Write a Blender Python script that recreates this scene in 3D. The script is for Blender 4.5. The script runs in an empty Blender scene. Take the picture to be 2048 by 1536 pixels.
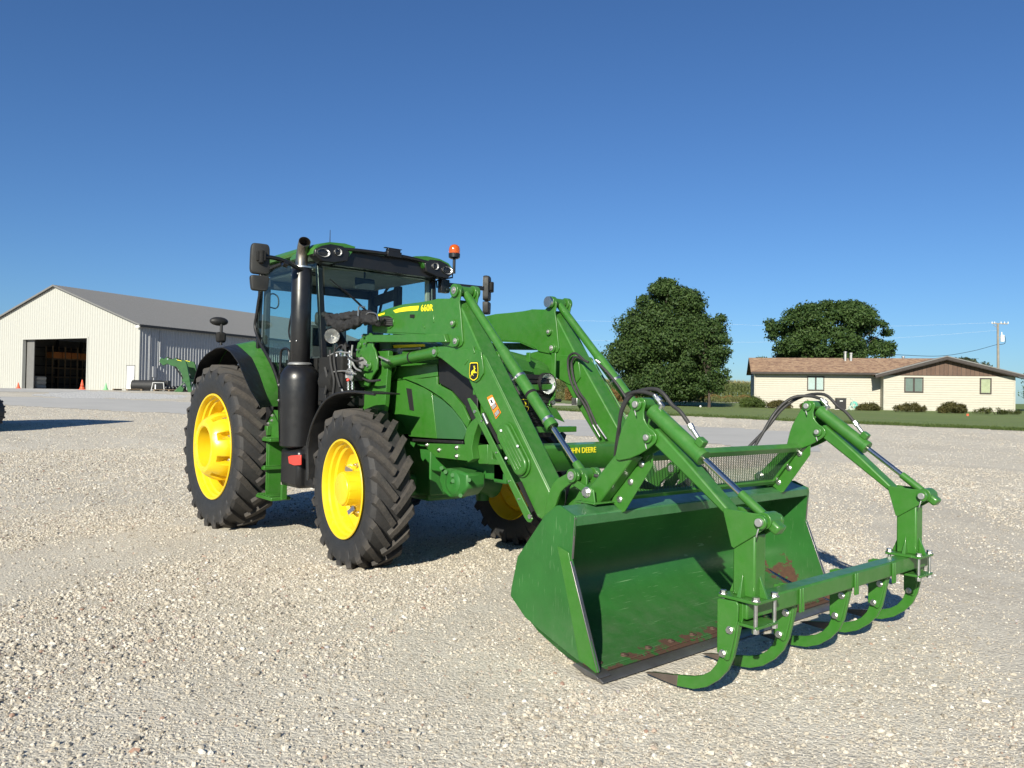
import bpy, bmesh, math, random
import numpy as np
from mathutils import Vector, Matrix
random.seed(7); rng = np.random.default_rng(7)
R = math.radians
SC = bpy.context.scene
COL = SC.collection

# ------------------------------------------------------------------ camera
CAM = Vector((9.2875, -4.52438, 1.58132)); YAW, PITCH, ROLL, FPX = 2.4405, 0.01587, 0.01688, 1564.2
_f = Vector((math.cos(YAW)*math.cos(PITCH), math.sin(YAW)*math.cos(PITCH), math.sin(PITCH)))
_r0 = Vector((math.sin(YAW), -math.cos(YAW), 0)); _u0 = _r0.cross(_f)
_r = math.cos(ROLL)*_r0 + math.sin(ROLL)*_u0; _u = -math.sin(ROLL)*_r0 + math.cos(ROLL)*_u0
cd = bpy.data.cameras.new('camera'); cam = bpy.data.objects.new('camera', cd); COL.objects.link(cam)
cam.matrix_world = Matrix(((_r.x, _u.x, -_f.x, CAM.x), (_r.y, _u.y, -_f.y, CAM.y), (_r.z, _u.z, -_f.z, CAM.z), (0, 0, 0, 1)))
cd.sensor_width = 36; cd.lens = 36*FPX/2048; cd.clip_start = 0.05; cd.clip_end = 6000
SC.camera = cam

# ------------------------------------------------------------------ light
SUN_AZ, SUN_EL = R(-58.2), R(27)
w = bpy.data.worlds.new('World'); SC.world = w; w.use_nodes = True
nt = w.node_tree; nt.nodes.clear()
wo = nt.nodes.new('ShaderNodeOutputWorld'); bg = nt.nodes.new('ShaderNodeBackground'); sky = nt.nodes.new('ShaderNodeTexSky')
sky.sky_type = 'NISHITA'; sky.sun_disc = False; sky.sun_elevation = SUN_EL
sky.sun_rotation = math.atan2(math.cos(SUN_AZ), math.sin(SUN_AZ))
sky.air_density = 1.0; sky.dust_density = 0.3; sky.ozone_density = 2.5; sky.altitude = 200
bg.inputs[1].default_value = 0.059
tint = nt.nodes.new('ShaderNodeMix'); tint.data_type = 'RGBA'; tint.blend_type = 'MULTIPLY'; tint.inputs[0].default_value = 1; tint.inputs[7].default_value = (.55, .84, 1.20, 1)
nt.links.new(sky.outputs[0], tint.inputs[6]); nt.links.new(tint.outputs[2], bg.inputs[0]); nt.links.new(bg.outputs[0], wo.inputs[0])
sd = bpy.data.lights.new('sun', 'SUN'); sd.energy = 5.0; sd.angle = R(0.53); sd.color = (1, 0.945, 0.80)
so = bpy.data.objects.new('sun', sd); COL.objects.link(so)
sdir = Vector((math.cos(SUN_AZ)*math.cos(SUN_EL), math.sin(SUN_AZ)*math.cos(SUN_EL), math.sin(SUN_EL)))
so.rotation_euler = sdir.to_track_quat('Z', 'Y').to_euler(); so.location = (0, -20, 30)
vs = SC.view_settings; vs.view_transform = 'Standard'; vs.look = 'None'; vs.exposure = 0.56; vs.gamma = 1; vs.use_curve_mapping = False
SC.cycles.max_bounces = 8; SC.cycles.transparent_max_bounces = 16
SC.cycles.use_denoising = True

# ------------------------------------------------------------------ measuring helpers
def ray(u, v): return _f + float((u-1024)/FPX)*_r - float((v-768)/FPX)*_u
def at(y, u, v):
    """point of the vertical plane y = const seen in that direction -> (x, z)"""
    d = ray(u, v); t = (y-CAM.y)/d.y
    return (CAM.x+t*d.x, CAM.z+t*d.z)
def A(y, pts): return [at(y, *p) for p in pts]
def P3(y, u, v): x, z = at(y, u, v); return Vector((x, y, z))
def W(u, v, D): return CAM + float(D)*ray(u, v)
_fh = Vector((math.cos(YAW), math.sin(YAW), 0)); _rh = Vector((math.sin(YAW), -math.cos(YAW), 0))
def sst(a, b, x):
    t = np.clip((x-a)/(b-a), 0, 1); return t*t*(3-2*t)
def gz(x, y):
    """the yard is level round the tractor and climbs gently towards the buildings"""
    dx = np.asarray(x, float)-CAM.x; dy = np.asarray(y, float)-CAM.y
    dep = dx*_fh.x+dy*_fh.y; lat = dx*_rh.x+dy*_rh.y
    d = np.hypot(dx, dy)*np.where(dep > 0, 1, .3)
    th = np.degrees(np.arctan2(-lat, np.maximum(dep, .01)))
    zr = np.interp(d, [0, 11.5, 16, 53, 110, 160, 4000], [0, 0, .08, .91, 1.70, 1.74, 1.9])
    zl = np.interp(d, [0, 11.5, 16, 62, 110, 160, 4000], [0, 0, .12, 1.53, 1.60, 1.64, 1.8])
    k = sst(6, 22, th)
    return zr*(1-k)+zl*k
def gpt(u, v):
    d = ray(u, v); t = 1.0
    lo = None
    for i in range(4000):
        p = CAM+d*t
        if p.z < float(gz(p.x, p.y)): break
        lo = t; t *= 1.01
    for i in range(30):
        m = (lo+t)/2; p = CAM+d*m
        if p.z < float(gz(p.x, p.y)): t = m
        else: lo = m
    p = CAM+d*t; return Vector((p.x, p.y, float(gz(p.x, p.y))))

# ------------------------------------------------------------------ object helpers
def tag(o, label=None, cat=None, group=None, kind=None):
    if label: o['label'] = label
    if cat: o['category'] = cat
    if group: o['group'] = group
    if kind: o['kind'] = kind
    return o
def empty(name, loc=(0, 0, 0), rz=0, parent=None, label=None, cat=None, group=None):
    o = bpy.data.objects.new(name, None); COL.objects.link(o); o.location = loc; o.rotation_euler = (0, 0, rz)
    o.empty_display_size = .2
    if parent: o.parent = parent
    return tag(o, label, cat, group)
def copy_tree(o, parent=None):
    c = o.copy(); COL.objects.link(c); c.parent = parent
    for ch in list(o.children): copy_tree(ch, c)
    return c

class MB:
    def __init__(s): s.v = []; s.f = []
    def add(s, vs, fs):
        n = len(s.v); s.v += [tuple(p) for p in vs]; s.f += [tuple(i+n for i in q) for q in fs]; return s
    def box(s, x0, x1, y0, y1, z0, z1):
        return s.add([(x, y, z) for z in (z0, z1) for y in (y0, y1) for x in (x0, x1)],
                     [(0, 2, 3, 1), (4, 5, 7, 6), (0, 1, 5, 4), (2, 6, 7, 3), (0, 4, 6, 2), (1, 3, 7, 5)])
    def prism(s, pts, y0, y1):
        n = len(pts)
        vs = [(x, y0, z) for x, z in pts]+[(x, y1, z) for x, z in pts]
        return s.add(vs, [tuple(range(n)), tuple(range(2*n-1, n-1, -1))]+[(i, (i+1) % n, (i+1) % n+n, i+n) for i in range(n)])
    def prismx(s, pts, x0, x1):
        n = len(pts)
        vs = [(x0, y, z) for y, z in pts]+[(x1, y, z) for y, z in pts]
        return s.add(vs, [tuple(range(n)), tuple(range(2*n-1, n-1, -1))]+[(i, (i+1) % n, (i+1) % n+n, i+n) for i in range(n)])
    def beam(s, p0, p1, w_, h_, side=(0, 1, 0)):
        p0, p1 = Vector(p0), Vector(p1); d = (p1-p0).normalized(); a = Vector(side); a = (a-d*a.dot(d)).normalized(); b = d.cross(a)
        vs = [p+a*i*w_/2+b*j*h_/2 for p in (p0, p1) for i, j in ((-1, -1), (1, -1), (1, 1), (-1, 1))]
        return s.add(vs, [(3, 2, 1, 0), (4, 5, 6, 7), (0, 1, 5, 4), (1, 2, 6, 5), (2, 3, 7, 6), (3, 0, 4, 7)])
    def lathe(s, prof, o=(0, 0, 0), axis=(0, 1, 0), n=32, closed=False):
        o = Vector(o); ax = Vector(axis).normalized(); t = Vector((0, 0, 1)) if abs(ax.z) < .9 else Vector((1, 0, 0))
        e1 = ax.cross(t).normalized(); e2 = ax.cross(e1); vs = []; m = len(prof)
        for i in range(n):
            a = 2*math.pi*i/n; e = e1*math.cos(a)+e2*math.sin(a)
            vs += [o+ax*h+e*r for r, h in prof]
        fs = []
        for i in range(n):
            j = (i+1) % n
            for k in range(m if closed else m-1):
                k2 = (k+1) % m; fs.append((i*m+k, i*m+k2, j*m+k2, j*m+k))
        return s.add(vs, fs)
    def cyl(s, p0, p1, r0, r1=None, n=20):
        r1 = r0 if r1 is None else r1; p0, p1 = Vector(p0), Vector(p1); d = p1-p0
        return s.lathe([(1e-4, 0), (r0, 0), (r1, d.length), (1e-4, d.length)], p0, d, n)
    def sphere(s, c, r, n=16, m=10):
        r = (r, r, r) if not hasattr(r, '__len__') else r; vs = []; fs = []
        for i in range(m+1):
            a = math.pi*i/m
            for j in range(n):
                b = 2*math.pi*j/n; vs.append((c[0]+r[0]*math.sin(a)*math.cos(b), c[1]+r[1]*math.sin(a)*math.sin(b), c[2]+r[2]*math.cos(a)))
        for i in range(m):
            for j in range(n): fs.append((i*n+j, (i+1)*n+j, (i+1)*n+(j+1) % n, i*n+(j+1) % n))
        return s.add(vs, fs)
    def tube(s, pts, r, n=8, sm=4, closed=False):
        P = [Vector(p) for p in pts]
        if sm and len(P) > 2:
            Q = []; L = len(P)
            rngi = range(L) if closed else range(L-1)
            for i in rngi:
                a = P[(i-1) % L] if closed or i > 0 else P[0]*2-P[1]; b = P[i]; c_ = P[(i+1) % L]; d = P[(i+2) % L] if closed or i+2 < L else P[-1]*2-P[-2]
                for k in range(sm):
                    t = k/sm; Q.append(.5*((2*b)+(c_-a)*t+(2*a-5*b+4*c_-d)*t*t+(3*b-a-3*c_+d)*t**3))
            if not closed: Q.append(P[-1])
            P = Q
        L = len(P); vs = []; nrm = None
        for i in range(L):
            if closed: tg = (P[(i+1) % L]-P[i-1]).normalized()
            else: tg = (P[min(i+1, L-1)]-P[max(i-1, 0)]).normalized()
            if nrm is None: nrm = tg.orthogonal().normalized()
            nrm = (nrm-tg*nrm.dot(tg)).normalized(); bn = tg.cross(nrm)
            rr = r[i*len(r)//L] if hasattr(r, '__len__') else r
            vs += [P[i]+(nrm*math.cos(2*math.pi*k/n)+bn*math.sin(2*math.pi*k/n))*rr for k in range(n)]
        fs = []
        for i in range(L if closed else L-1):
            j = (i+1) % L
            fs += [(i*n+k, i*n+(k+1) % n, j*n+(k+1) % n, j*n+k) for k in range(n)]
        if not closed: fs += [tuple(range(n))[::-1], tuple(range((L-1)*n, L*n))]
        return s.add(vs, fs)
    def xf(s, M, start=0):
        s.v = s.v[:start]+[tuple(M @ Vector(p)) for p in s.v[start:]]; return s
    def build(s, name, mat, parent=None, bevel=0, ang=35, flip=False, recalc=True, tagk=None):
        me = bpy.data.meshes.new(name); me.from_pydata([tuple(p) for p in s.v], [], s.f)
        if recalc:
            bm = bmesh.new(); bm.from_mesh(me); bmesh.ops.recalc_face_normals(bm, faces=bm.faces[:]); bm.to_mesh(me); bm.free()
        for m in (mat if isinstance(mat, (list, tuple)) else [mat]): me.materials.append(m)
        me.polygons.foreach_set('use_smooth', [True]*len(me.polygons)); me.set_sharp_from_angle(angle=R(ang))
        o = bpy.data.objects.new(name, me); COL.objects.link(o)
        if parent: o.parent = parent
        if bevel:
            b = o.modifiers.new('bevel', 'BEVEL'); b.width = bevel; b.segments = 2; b.limit_method = 'ANGLE'; b.angle_limit = R(35); b.harden_normals = False
        return o
def np_mesh(name, V, F, mat, parent=None, smooth=False):
    """V (n,3), F (m,k) numpy arrays"""
    me = bpy.data.meshes.new(name); n, (m, k) = len(V), F.shape
    me.vertices.add(n); me.vertices.foreach_set('co', np.ascontiguousarray(V, np.float32).ravel())
    me.loops.add(m*k); me.loops.foreach_set('vertex_index', np.ascontiguousarray(F, np.int32).ravel())
    me.polygons.add(m); me.polygons.foreach_set('loop_start', np.arange(0, m*k, k, dtype=np.int32))
    me.polygons.foreach_set('loop_total', np.full(m, k, np.int32))
    me.update(calc_edges=True); me.validate()
    if smooth: me.polygons.foreach_set('use_smooth', [True]*len(me.polygons))
    me.materials.append(mat)
    o = bpy.data.objects.new(name, me); COL.objects.link(o)
    if parent: o.parent = parent
    return o

# ------------------------------------------------------------------ materials
class NT:
    def __init__(s, name):
        s.m = bpy.data.materials.new(name); s.m.use_nodes = True; s.t = s.m.node_tree; s.t.nodes.clear()
        s.out = s.t.nodes.new('ShaderNodeOutputMaterial'); s.b = s.t.nodes.new('ShaderNodeBsdfPrincipled'); s.l(s.b.outputs[0], s.out.inputs[0])
    def n(s, t, **k):
        x = s.t.nodes.new('ShaderNode'+t)
        for a, b in k.items(): setattr(x, a, b)
        return x
    def l(s, a, b): s.t.links.new(a, b)
    def val(s, x, v):
        if hasattr(v, 'is_linked') or hasattr(v, 'links'): s.l(v, x)
        else: x.default_value = v
    def co(s, kind='Object', scale=None):
        t = s.n('TexCoord').outputs[kind]
        if scale is None: return t
        m = s.n('Mapping'); s.l(t, m.inputs[0]); m.inputs['Scale'].default_value = scale; return m.outputs[0]
    def noise(s, vec, scale, detail=4, rough=.6, dist=0):
        x = s.n('TexNoise'); s.l(vec, x.inputs['Vector']); x.inputs['Scale'].default_value = scale; x.inputs['Detail'].default_value = detail
        x.inputs['Roughness'].default_value = rough; x.inputs['Distortion'].default_value = dist; return x.outputs[0]
    def voro(s, vec, scale, out='Distance', feature='F1', rand=1):
        x = s.n('TexVoronoi', feature=feature); s.l(vec, x.inputs['Vector']); x.inputs['Scale'].default_value = scale; x.inputs['Randomness'].default_value = rand; return x.outputs[out]
    def ramp(s, v, a, b, lo=0., hi=1.):
        x = s.n('MapRange'); s.l(v, x.inputs[0]); x.inputs[1].default_value = a; x.inputs[2].default_value = b; x.inputs[3].default_value = lo; x.inputs[4].default_value = hi; return x.outputs[0]
    def mix(s, f, a, b):
        x = s.n('Mix', data_type='RGBA'); s.val(x.inputs[0], f)
        for i, c in ((6, a), (7, b)):
            if isinstance(c, (tuple, list)): x.inputs[i].default_value = (*c[:3], 1)
            else: s.l(c, x.inputs[i])
        return x.outputs[2]
    def math(s, op, a, b=0., clamp=False):
        x = s.n('Math', operation=op, use_clamp=clamp); s.val(x.inputs[0], a); s.val(x.inputs[1], b); return x.outputs[0]
    def bump(s, h, st, dist=.01):
        x = s.n('Bump'); s.l(h, x.inputs['Height']); x.inputs['Strength'].default_value = st; x.inputs['Distance'].default_value = dist; s.l(x.outputs[0], s.b.inputs['Normal']); return x
    def set(s, **k):
        for a, v in k.items():
            i = s.b.inputs[a.replace('_', ' ')]
            if isinstance(v, (tuple, list)): i.default_value = (*v[:3], 1)
            elif isinstance(v, (int, float)): i.default_value = v
            else: s.l(v, i)
        return s
def paint(name, col, rough=.35, metal=0., coat=0., var=.12, dust=0., dustc=(.30, .25, .18), bump=.02, bs=400):
    n = NT(name); c = n.co()
    a = n.noise(c, 3, 5); dark = tuple(x*(1-var) for x in col); light = tuple(min(1, x*(1+var)) for x in col)
    colr = n.mix(n.ramp(a, .3, .7), dark, light)
    rg = n.ramp(n.noise(c, 9, 5, .7), .3, .7, rough*.8, min(1, rough*1.3))
    if dust:
        geo = n.n('NewGeometry'); sp = n.n('SeparateXYZ'); n.l(geo.outputs['Normal'], sp.inputs[0])
        up = n.ramp(sp.outputs[2], -.2, 1, .35, 1)
        dn = n.math('MULTIPLY', n.ramp(n.noise(c, 14, 8, .75), .35, .8), up)
        colr = n.mix(n.math('MULTIPLY', dn, dust, True), colr, dustc)
    n.set(Base_Color=colr, Roughness=rg, Metallic=metal, Coat_Weight=coat)
    if coat: n.set(Coat_Roughness=.12)
    if bump: n.bump(n.noise(c, bs, 3), bump, .002)
    return n.m
GREEN = (.028, .142, .012)
M = {}
M['green'] = paint('green_paint', GREEN, .38, coat=.25, var=.10, dust=.38, dustc=(.17, .24, .13), bump=.06, bs=220)
M['cast'] = paint('green_cast', (.020, .130, .018), .42, var=.15, dust=.3, dustc=(.14, .19, .1), bump=.25, bs=90)
M['yellow'] = paint('yellow_paint', (.76, .52, .008), .32, coat=.3, var=.04, dust=.12, dustc=(.6, .5, .25), bump=.06, bs=160)
M['yellowdec'] = paint('yellow_decal', (.85, .72, .02), .5, var=.02)
M['black'] = paint('black_plastic', (.009, .009, .010), .5, var=.2, dust=.2, dustc=(.09, .085, .075), bump=.12, bs=500)
M['gloss'] = paint('black_gloss', (.010, .010, .011), .32, var=.2, dust=.1, dustc=(.08, .075, .07))
M['mirrorback'] = paint('black_mirror_case', (.019, .019, .018), .6, var=.1, bump=.2, bs=600)
M['fabric'] = paint('black_hose_sleeve', (.013, .013, .014), .85, var=.3, bump=.6, bs=120)
M['hose'] = paint('rubber_hose', (.022, .022, .023), .6, var=.2, dust=.25, dustc=(.15, .14, .12), bump=.1, bs=300)
M['steel'] = paint('zinc_steel', (.62, .62, .60), .35, metal=1, var=.12)
M['chrome'] = paint('chrome_rod', (.72, .66, .58), .16, metal=1, var=.03)
M['galv'] = paint('dull_steel', (.42, .42, .41), .5, metal=.7, var=.2)
M['exhaust'] = paint('heat_stained_steel', (.30, .27, .23), .38, metal=1, var=.3)
M['hole'] = paint('near_black', (.006, .006, .006), .9)  # for black parts; also stands for the shade inside openings and hollows
M['red'] = paint('red_reflector', (.65, .06, .045), .35, var=.1)
M['blue'] = paint('blue_cap', (.03, .12, .55), .4)
M['shadegreen'] = paint('shaded_green', (.013, .078, .014), .5, var=.2, dust=.3, dustc=(.1, .13, .08)); M['orange'] = paint('orange_decal', (.85, .22, .02), .5)  # the green is tractor paint darkened in its colour to stand for shade
M['white'] = paint('white_print', (.75, .75, .73), .5, var=.03)
M['beige'] = paint('cab_lining', (.30, .29, .25), .8)
M['darkcab'] = paint('cab_interior', (.035, .038, .04), .7)
M['glassrim'] = paint('window_seal', (.01, .01, .011), .45)
def glass(name, tint, rough=.01, k=.09):
    n = NT(name); n.t.nodes.remove(n.b)
    tr = n.n('BsdfTransparent'); tr.inputs[0].default_value = (*tint, 1)
    gl = n.n('BsdfGlossy'); gl.inputs['Roughness'].default_value = rough
    lw_ = n.n('LayerWeight'); lw_.inputs[0].default_value = .5; fr = n.math('ADD', n.math('MULTIPLY', n.math('POWER', lw_.outputs['Facing'], 5.0), .7), .03)
    mx = n.n('MixShader'); n.l(fr, mx.inputs[0]); n.l(tr.outputs[0], mx.inputs[1]); n.l(gl.outputs[0], mx.inputs[2]); n.l(mx.outputs[0], n.out.inputs[0])
    return n.m
M['cabglass'] = glass('tinted_cab_glass', (.87, .955, .94))
M['lens'] = NT('clear_lens').set(Base_Color=(.85, .86, .86), Roughness=.22, Metallic=.55).m
M['lensglass'] = glass('lens_cover', (.96, .96, .96))
n = NT('amber_lens'); n.set(Base_Color=(.85, .16, .01), Roughness=.12, Transmission_Weight=.55, Coat_Weight=.5); n.bump(n.n('TexWave').outputs[1], .1); M['amber'] = n.m

def tyre_mat():
    n = NT('tyre_rubber'); c = n.co(); sp = n.n('SeparateXYZ'); n.l(c, sp.inputs[0])
    at_ = n.n('Attribute'); at_.attribute_name = 'tread'
    big = n.ramp(n.noise(c, 5, 7, .75), .3, .62); fine = n.ramp(n.noise(c, 55, 5, .7), .35, .65)
    k = n.math('MULTIPLY', at_.outputs['Fac'], n.math('ADD', n.math('MULTIPLY', big, .62), n.math('MULTIPLY', fine, .30)), True)
    side = n.ramp(n.noise(c, 18, 5), .3, .8)
    base = n.mix(side, (.013, .014, .016), (.026, .027, .030))
    n.set(Base_Color=n.mix(n.math('MULTIPLY', k, .62), base, (.120, .100, .080)), Roughness=n.ramp(k, 0, .6, .62, .92))
    n.bump(n.math('ADD', n.noise(c, 70, 6, .75), n.math('MULTIPLY', n.voro(c, 45), at_.outputs['Fac'])), .35, .006)
    return n.m
M['tyre'] = tyre_mat()

def bucket_mat():
    """worn green paint inside the bucket: fine scratches everywhere, rust blooms near the floor edge and the far wall"""
    n = NT('worn_bucket_paint'); c = n.co(); sp = n.n('SeparateXYZ'); n.l(c, sp.inputs[0])
    base = n.mix(n.ramp(n.noise(c, 4, 6), .3, .7), (.018, .100, .018), (.025, .130, .025))
    # scratches: thin lines of warped stretched noise in three directions
    tot = None
    for ang, s1, s2, th in ((.5, 4, 150, .70), (1.25, 5, 190, .715), (-.6, 4, 170, .72), (0.05, 3, 120, .72)):
        mp = n.n('Mapping'); n.l(c, mp.inputs[0]); mp.inputs['Rotation'].default_value = (0, 0, ang); mp.inputs['Scale'].default_value = (s2, s1, s1*1.5)
        nz = n.noise(mp.outputs[0], 1, 2, .5, .3); l = n.ramp(nz, th, th+.035)
        tot = l if tot is None else n.math('MAXIMUM', tot, l)
    base = n.mix(n.math('MULTIPLY', tot, .75), base, (.15, .27, .13))
    fl = n.math('MULTIPLY', n.ramp(sp.outputs[0], 5.55, 5.9), n.ramp(sp.outputs[2], .4, .14))
    polish = n.math('MULTIPLY', fl, n.ramp(n.noise(c, 7, 6, .7), .3, .75)); base = n.mix(n.math('MULTIPLY', polish, .7), base, (.080, .135, .070))
    # rust
    nz = n.noise(c, 6.5, 8, .72)
    edge = n.ramp(sp.outputs[0], 6.0, 6.24)
    e1 = n.math('MULTIPLY', n.ramp(sp.outputs[2], .16, .10), edge)
    wall = n.math('MULTIPLY', n.ramp(sp.outputs[1], 1.08, 1.29), n.math('MULTIPLY', n.ramp(sp.outputs[2], .42, .22), n.math('MULTIPLY', n.ramp(sp.outputs[0], 5.50, 5.62), n.ramp(sp.outputs[0], 6.05, 5.92))))
    msk = n.ramp(n.math('ADD', nz, n.math('ADD', n.math('MULTIPLY', e1, .33), n.math('MULTIPLY', wall, .34))), .735, .765)
    rust = n.mix(n.noise(c, 40, 5, .7), (.035, .018, .012), (.115, .055, .032))
    n.set(Base_Color=n.mix(msk, base, rust), Roughness=n.ramp(msk, 0, 1, .38, .85))
    n.bump(n.noise(c, 60, 5), .08, .004)
    return n.m
M['bucket'] = bucket_mat()
M['edge'] = paint('worn_cutting_edge', (.24, .235, .23), .33, metal=.8, var=.35, dust=.3, dustc=(.2, .13, .09), bump=.15, bs=60)
M['rustbolt'] = paint('rusty_bolt', (.10, .06, .045), .7, metal=.4, var=.4, bump=.3, bs=150)
M['tip'] = paint('bare_tine_tip', (.15, .12, .10), .5, metal=.5, var=.3)



# ================================================================== TRACTOR
T = empty('tractor', label='green and yellow farm tractor with front loader, wide bucket and grapple, parked on pale gravel', cat='tractor')
SPLIT = set('bolt housing_bolt frame_bolt clamp_bolt holder_strap pin_boss pivot_boss pivot_pin round_bolt stand_bolt mast_boss mast_pin hydraulic_coupler guard_brace cab_frame cover_screw stack_rivet muffler_screw muffler_seam tine_bolt clamp_gusset weld_pad elbow_boss carrier_boss carrier_pin clamp_ring inner_frame knee_plate carrier_link hinge_plate foot_bracket tine_holder latch_block carrier_frame pallet_block hose_fitting pad fascia_board door_frame corner_post cover_rib arm_hose coupler_hose interior_frame window_frame bar_clamp cylinder_eye eye_pin emblem label_line lift_cylinder back_wall interior_lining wall_conduit loader_arm_rear mast stand_leg lower_guard steering_housing frame_bracket step_side guard_frame driver_seat dashboard'.split())
def pieces(mb, gap=.004):
    """split the collected geometry into pieces that do not touch"""
    n = len(mb.v); par = list(range(n))
    def find(a):
        while par[a] != a: par[a] = par[par[a]]; a = par[a]
        return a
    for f in mb.f:
        r = find(f[0])
        for q in f[1:]: par[find(q)] = r
    g = {}
    for i in range(n): g.setdefault(find(i), []).append(i)
    bx = []
    for k, ids in g.items():
        P = np.array([mb.v[i] for i in ids]); bx.append([P.min(0)-gap, P.max(0)+gap, {k}])
    ch = True
    while ch:
        ch = False
        for i in range(len(bx)):
            for j in range(i+1, len(bx)):
                if (bx[i][0] <= bx[j][1]).all() and (bx[j][0] <= bx[i][1]).all():
                    bx[i] = [np.minimum(bx[i][0], bx[j][0]), np.maximum(bx[i][1], bx[j][1]), bx[i][2] | bx[j][2]]; bx.pop(j); ch = True; break
            if ch: break
    out = []
    for _, _, ks in bx:
        ids = [i for k in ks for i in g[k]]; mp_ = {a: b for b, a in enumerate(ids)}; m = MB(); m.v = [mb.v[i] for i in ids]; m.f = [tuple(mp_[q] for q in f) for f in mb.f if f[0] in mp_]; out.append(m)
    return out
def part(name, mb, mat, parent=None, bevel=0, ang=35, label=None):
    if name in SPLIT and len(mb.v) < 6000:
        os_ = [m.build(name, mat, parent or T, bevel, ang) for m in pieces(mb)]; return os_[0]
    o = mb.build(name, mat, parent or T, bevel, ang)
    if label: o['label'] = label
    return o

def make_tyre(name, parent, Rt, rim, half, nl, lugw, s):
    """agricultural tyre, axle along local Y, outer side = s*-Y ... symmetric carcass with two rows of slanted lugs"""
    Rc = Rt-.046
    prof = [(rim-.012, half*.80), (rim+.012, half*.86), (rim+.05, half*.93), (rim+(Rc-rim)*.38, half*1.0), (rim+(Rc-rim)*.62, half*1.015), (rim+(Rc-rim)*.82, half*.985),
            (Rc-.028, half*.93), (Rc-.006, half*.80), (Rc+.002, half*.5), (Rc+.004, 0)]
    prof = [(r, -y) for r, y in prof]+[(r, y) for r, y in prof[-2::-1]]
    mb = MB().lathe(prof, n=144)
    nv = len(mb.v); tread = []
    for x, y, z in mb.v:
        r = math.hypot(x, z); tread.append(.38*float(sst(Rc-.10, Rc-.01, r)))
    # raised rings and side text band on the sidewall
    def surf(y):  # carcass radius at |y| on the crown side
        y = abs(y)/half
        return float(np.interp(y, [0, .5, .80, .93, .985, 1.0], [Rc+.004, Rc+.002, Rc-.006, Rc-.028, Rc-.055, Rc-.10]))
    for sd_ in (-1, 1):
        for i in range(nl):
            a0 = 2*math.pi*(i+(.5 if sd_ > 0 else 0))/nl
            segs = []
            for t, yy, da, top, wd in ((0, 1.035, .0, Rc-.10, 1.25), (.05, 1.03, .0, Rc-.045, 1.2), (.12, .985, .012, Rt-.022, 1.12), (.2, .90, .035, Rt-.004, 1.0), (.4, .68, .10, Rt, .95), (.6, .45, .175, Rt+.002, .93), (.8, .20, .255, Rt+.003, .92), (1, -.035, .325, Rt+.003, .95)):
                y = sd_*yy*half; ang = a0-da*.73/Rt*1.08
                yb = sd_*min(yy, .99)*half; rb = surf(yb)-.012 if yy < .985 else top-.045
                segs.append((y, ang, top, rb, wd*lugw, yb))
            base = len(mb.v); vs = []; m = len(segs)
            for j, (y, ang, top, rb, wd, yb) in enumerate(segs):
                # width direction: mix of circumferential and axial since the lug slants
                sl = .62 if j > 2 else (.3 if j == 2 else 0)
                for q, rr, ex in ((-1, rb, 1.35), (-1, top, 1.0), (1, top, 1.0), (1, rb, 1.35)):
                    dw = q*wd*ex/2; dang = dw*math.cos(sl)/Rt; dy = -sd_*dw*math.sin(sl)
                    yv = y if rr == top else yb
                    yv = yv+dy*(1 if j > 1 else 0); an = ang+dang
                    vs.append((rr*math.cos(an), yv, rr*math.sin(an)))
                    tread.append((1.0 if rr == top else .35) if j > 1 else .2)
            fs = []
            for j in range(m-1):
                for q in range(3): fs.append((j*4+q, j*4+q+1, j*4+5+q, j*4+4+q))
            fs += [(0, 1, 2, 3), (m*4-1, m*4-2, m*4-3, m*4-4)]
            mb.add(vs, fs)
    o = mb.build(name, M['tyre'], parent, 0, 24)
    at_ = o.data.attributes.new('tread', 'FLOAT', 'POINT'); at_.data.foreach_set('value', tread)
    return o
def ring(mb, prof, n=72, M_=None):
    return mb.lathe(prof, n=n)
def hexbolt(mb, c, ax, r=.014, h=.012):
    c = Vector(c); ax = Vector(ax).normalized()
    mb.lathe([(1e-4, 0), (r*1.5, 0), (r*1.5, h*.25), (r*1.02, h*.3), (r, h), (r*.5, h*1.02), (r*.45, h*1.6), (1e-4, h*1.6)], c, ax, 6); return mb

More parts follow.
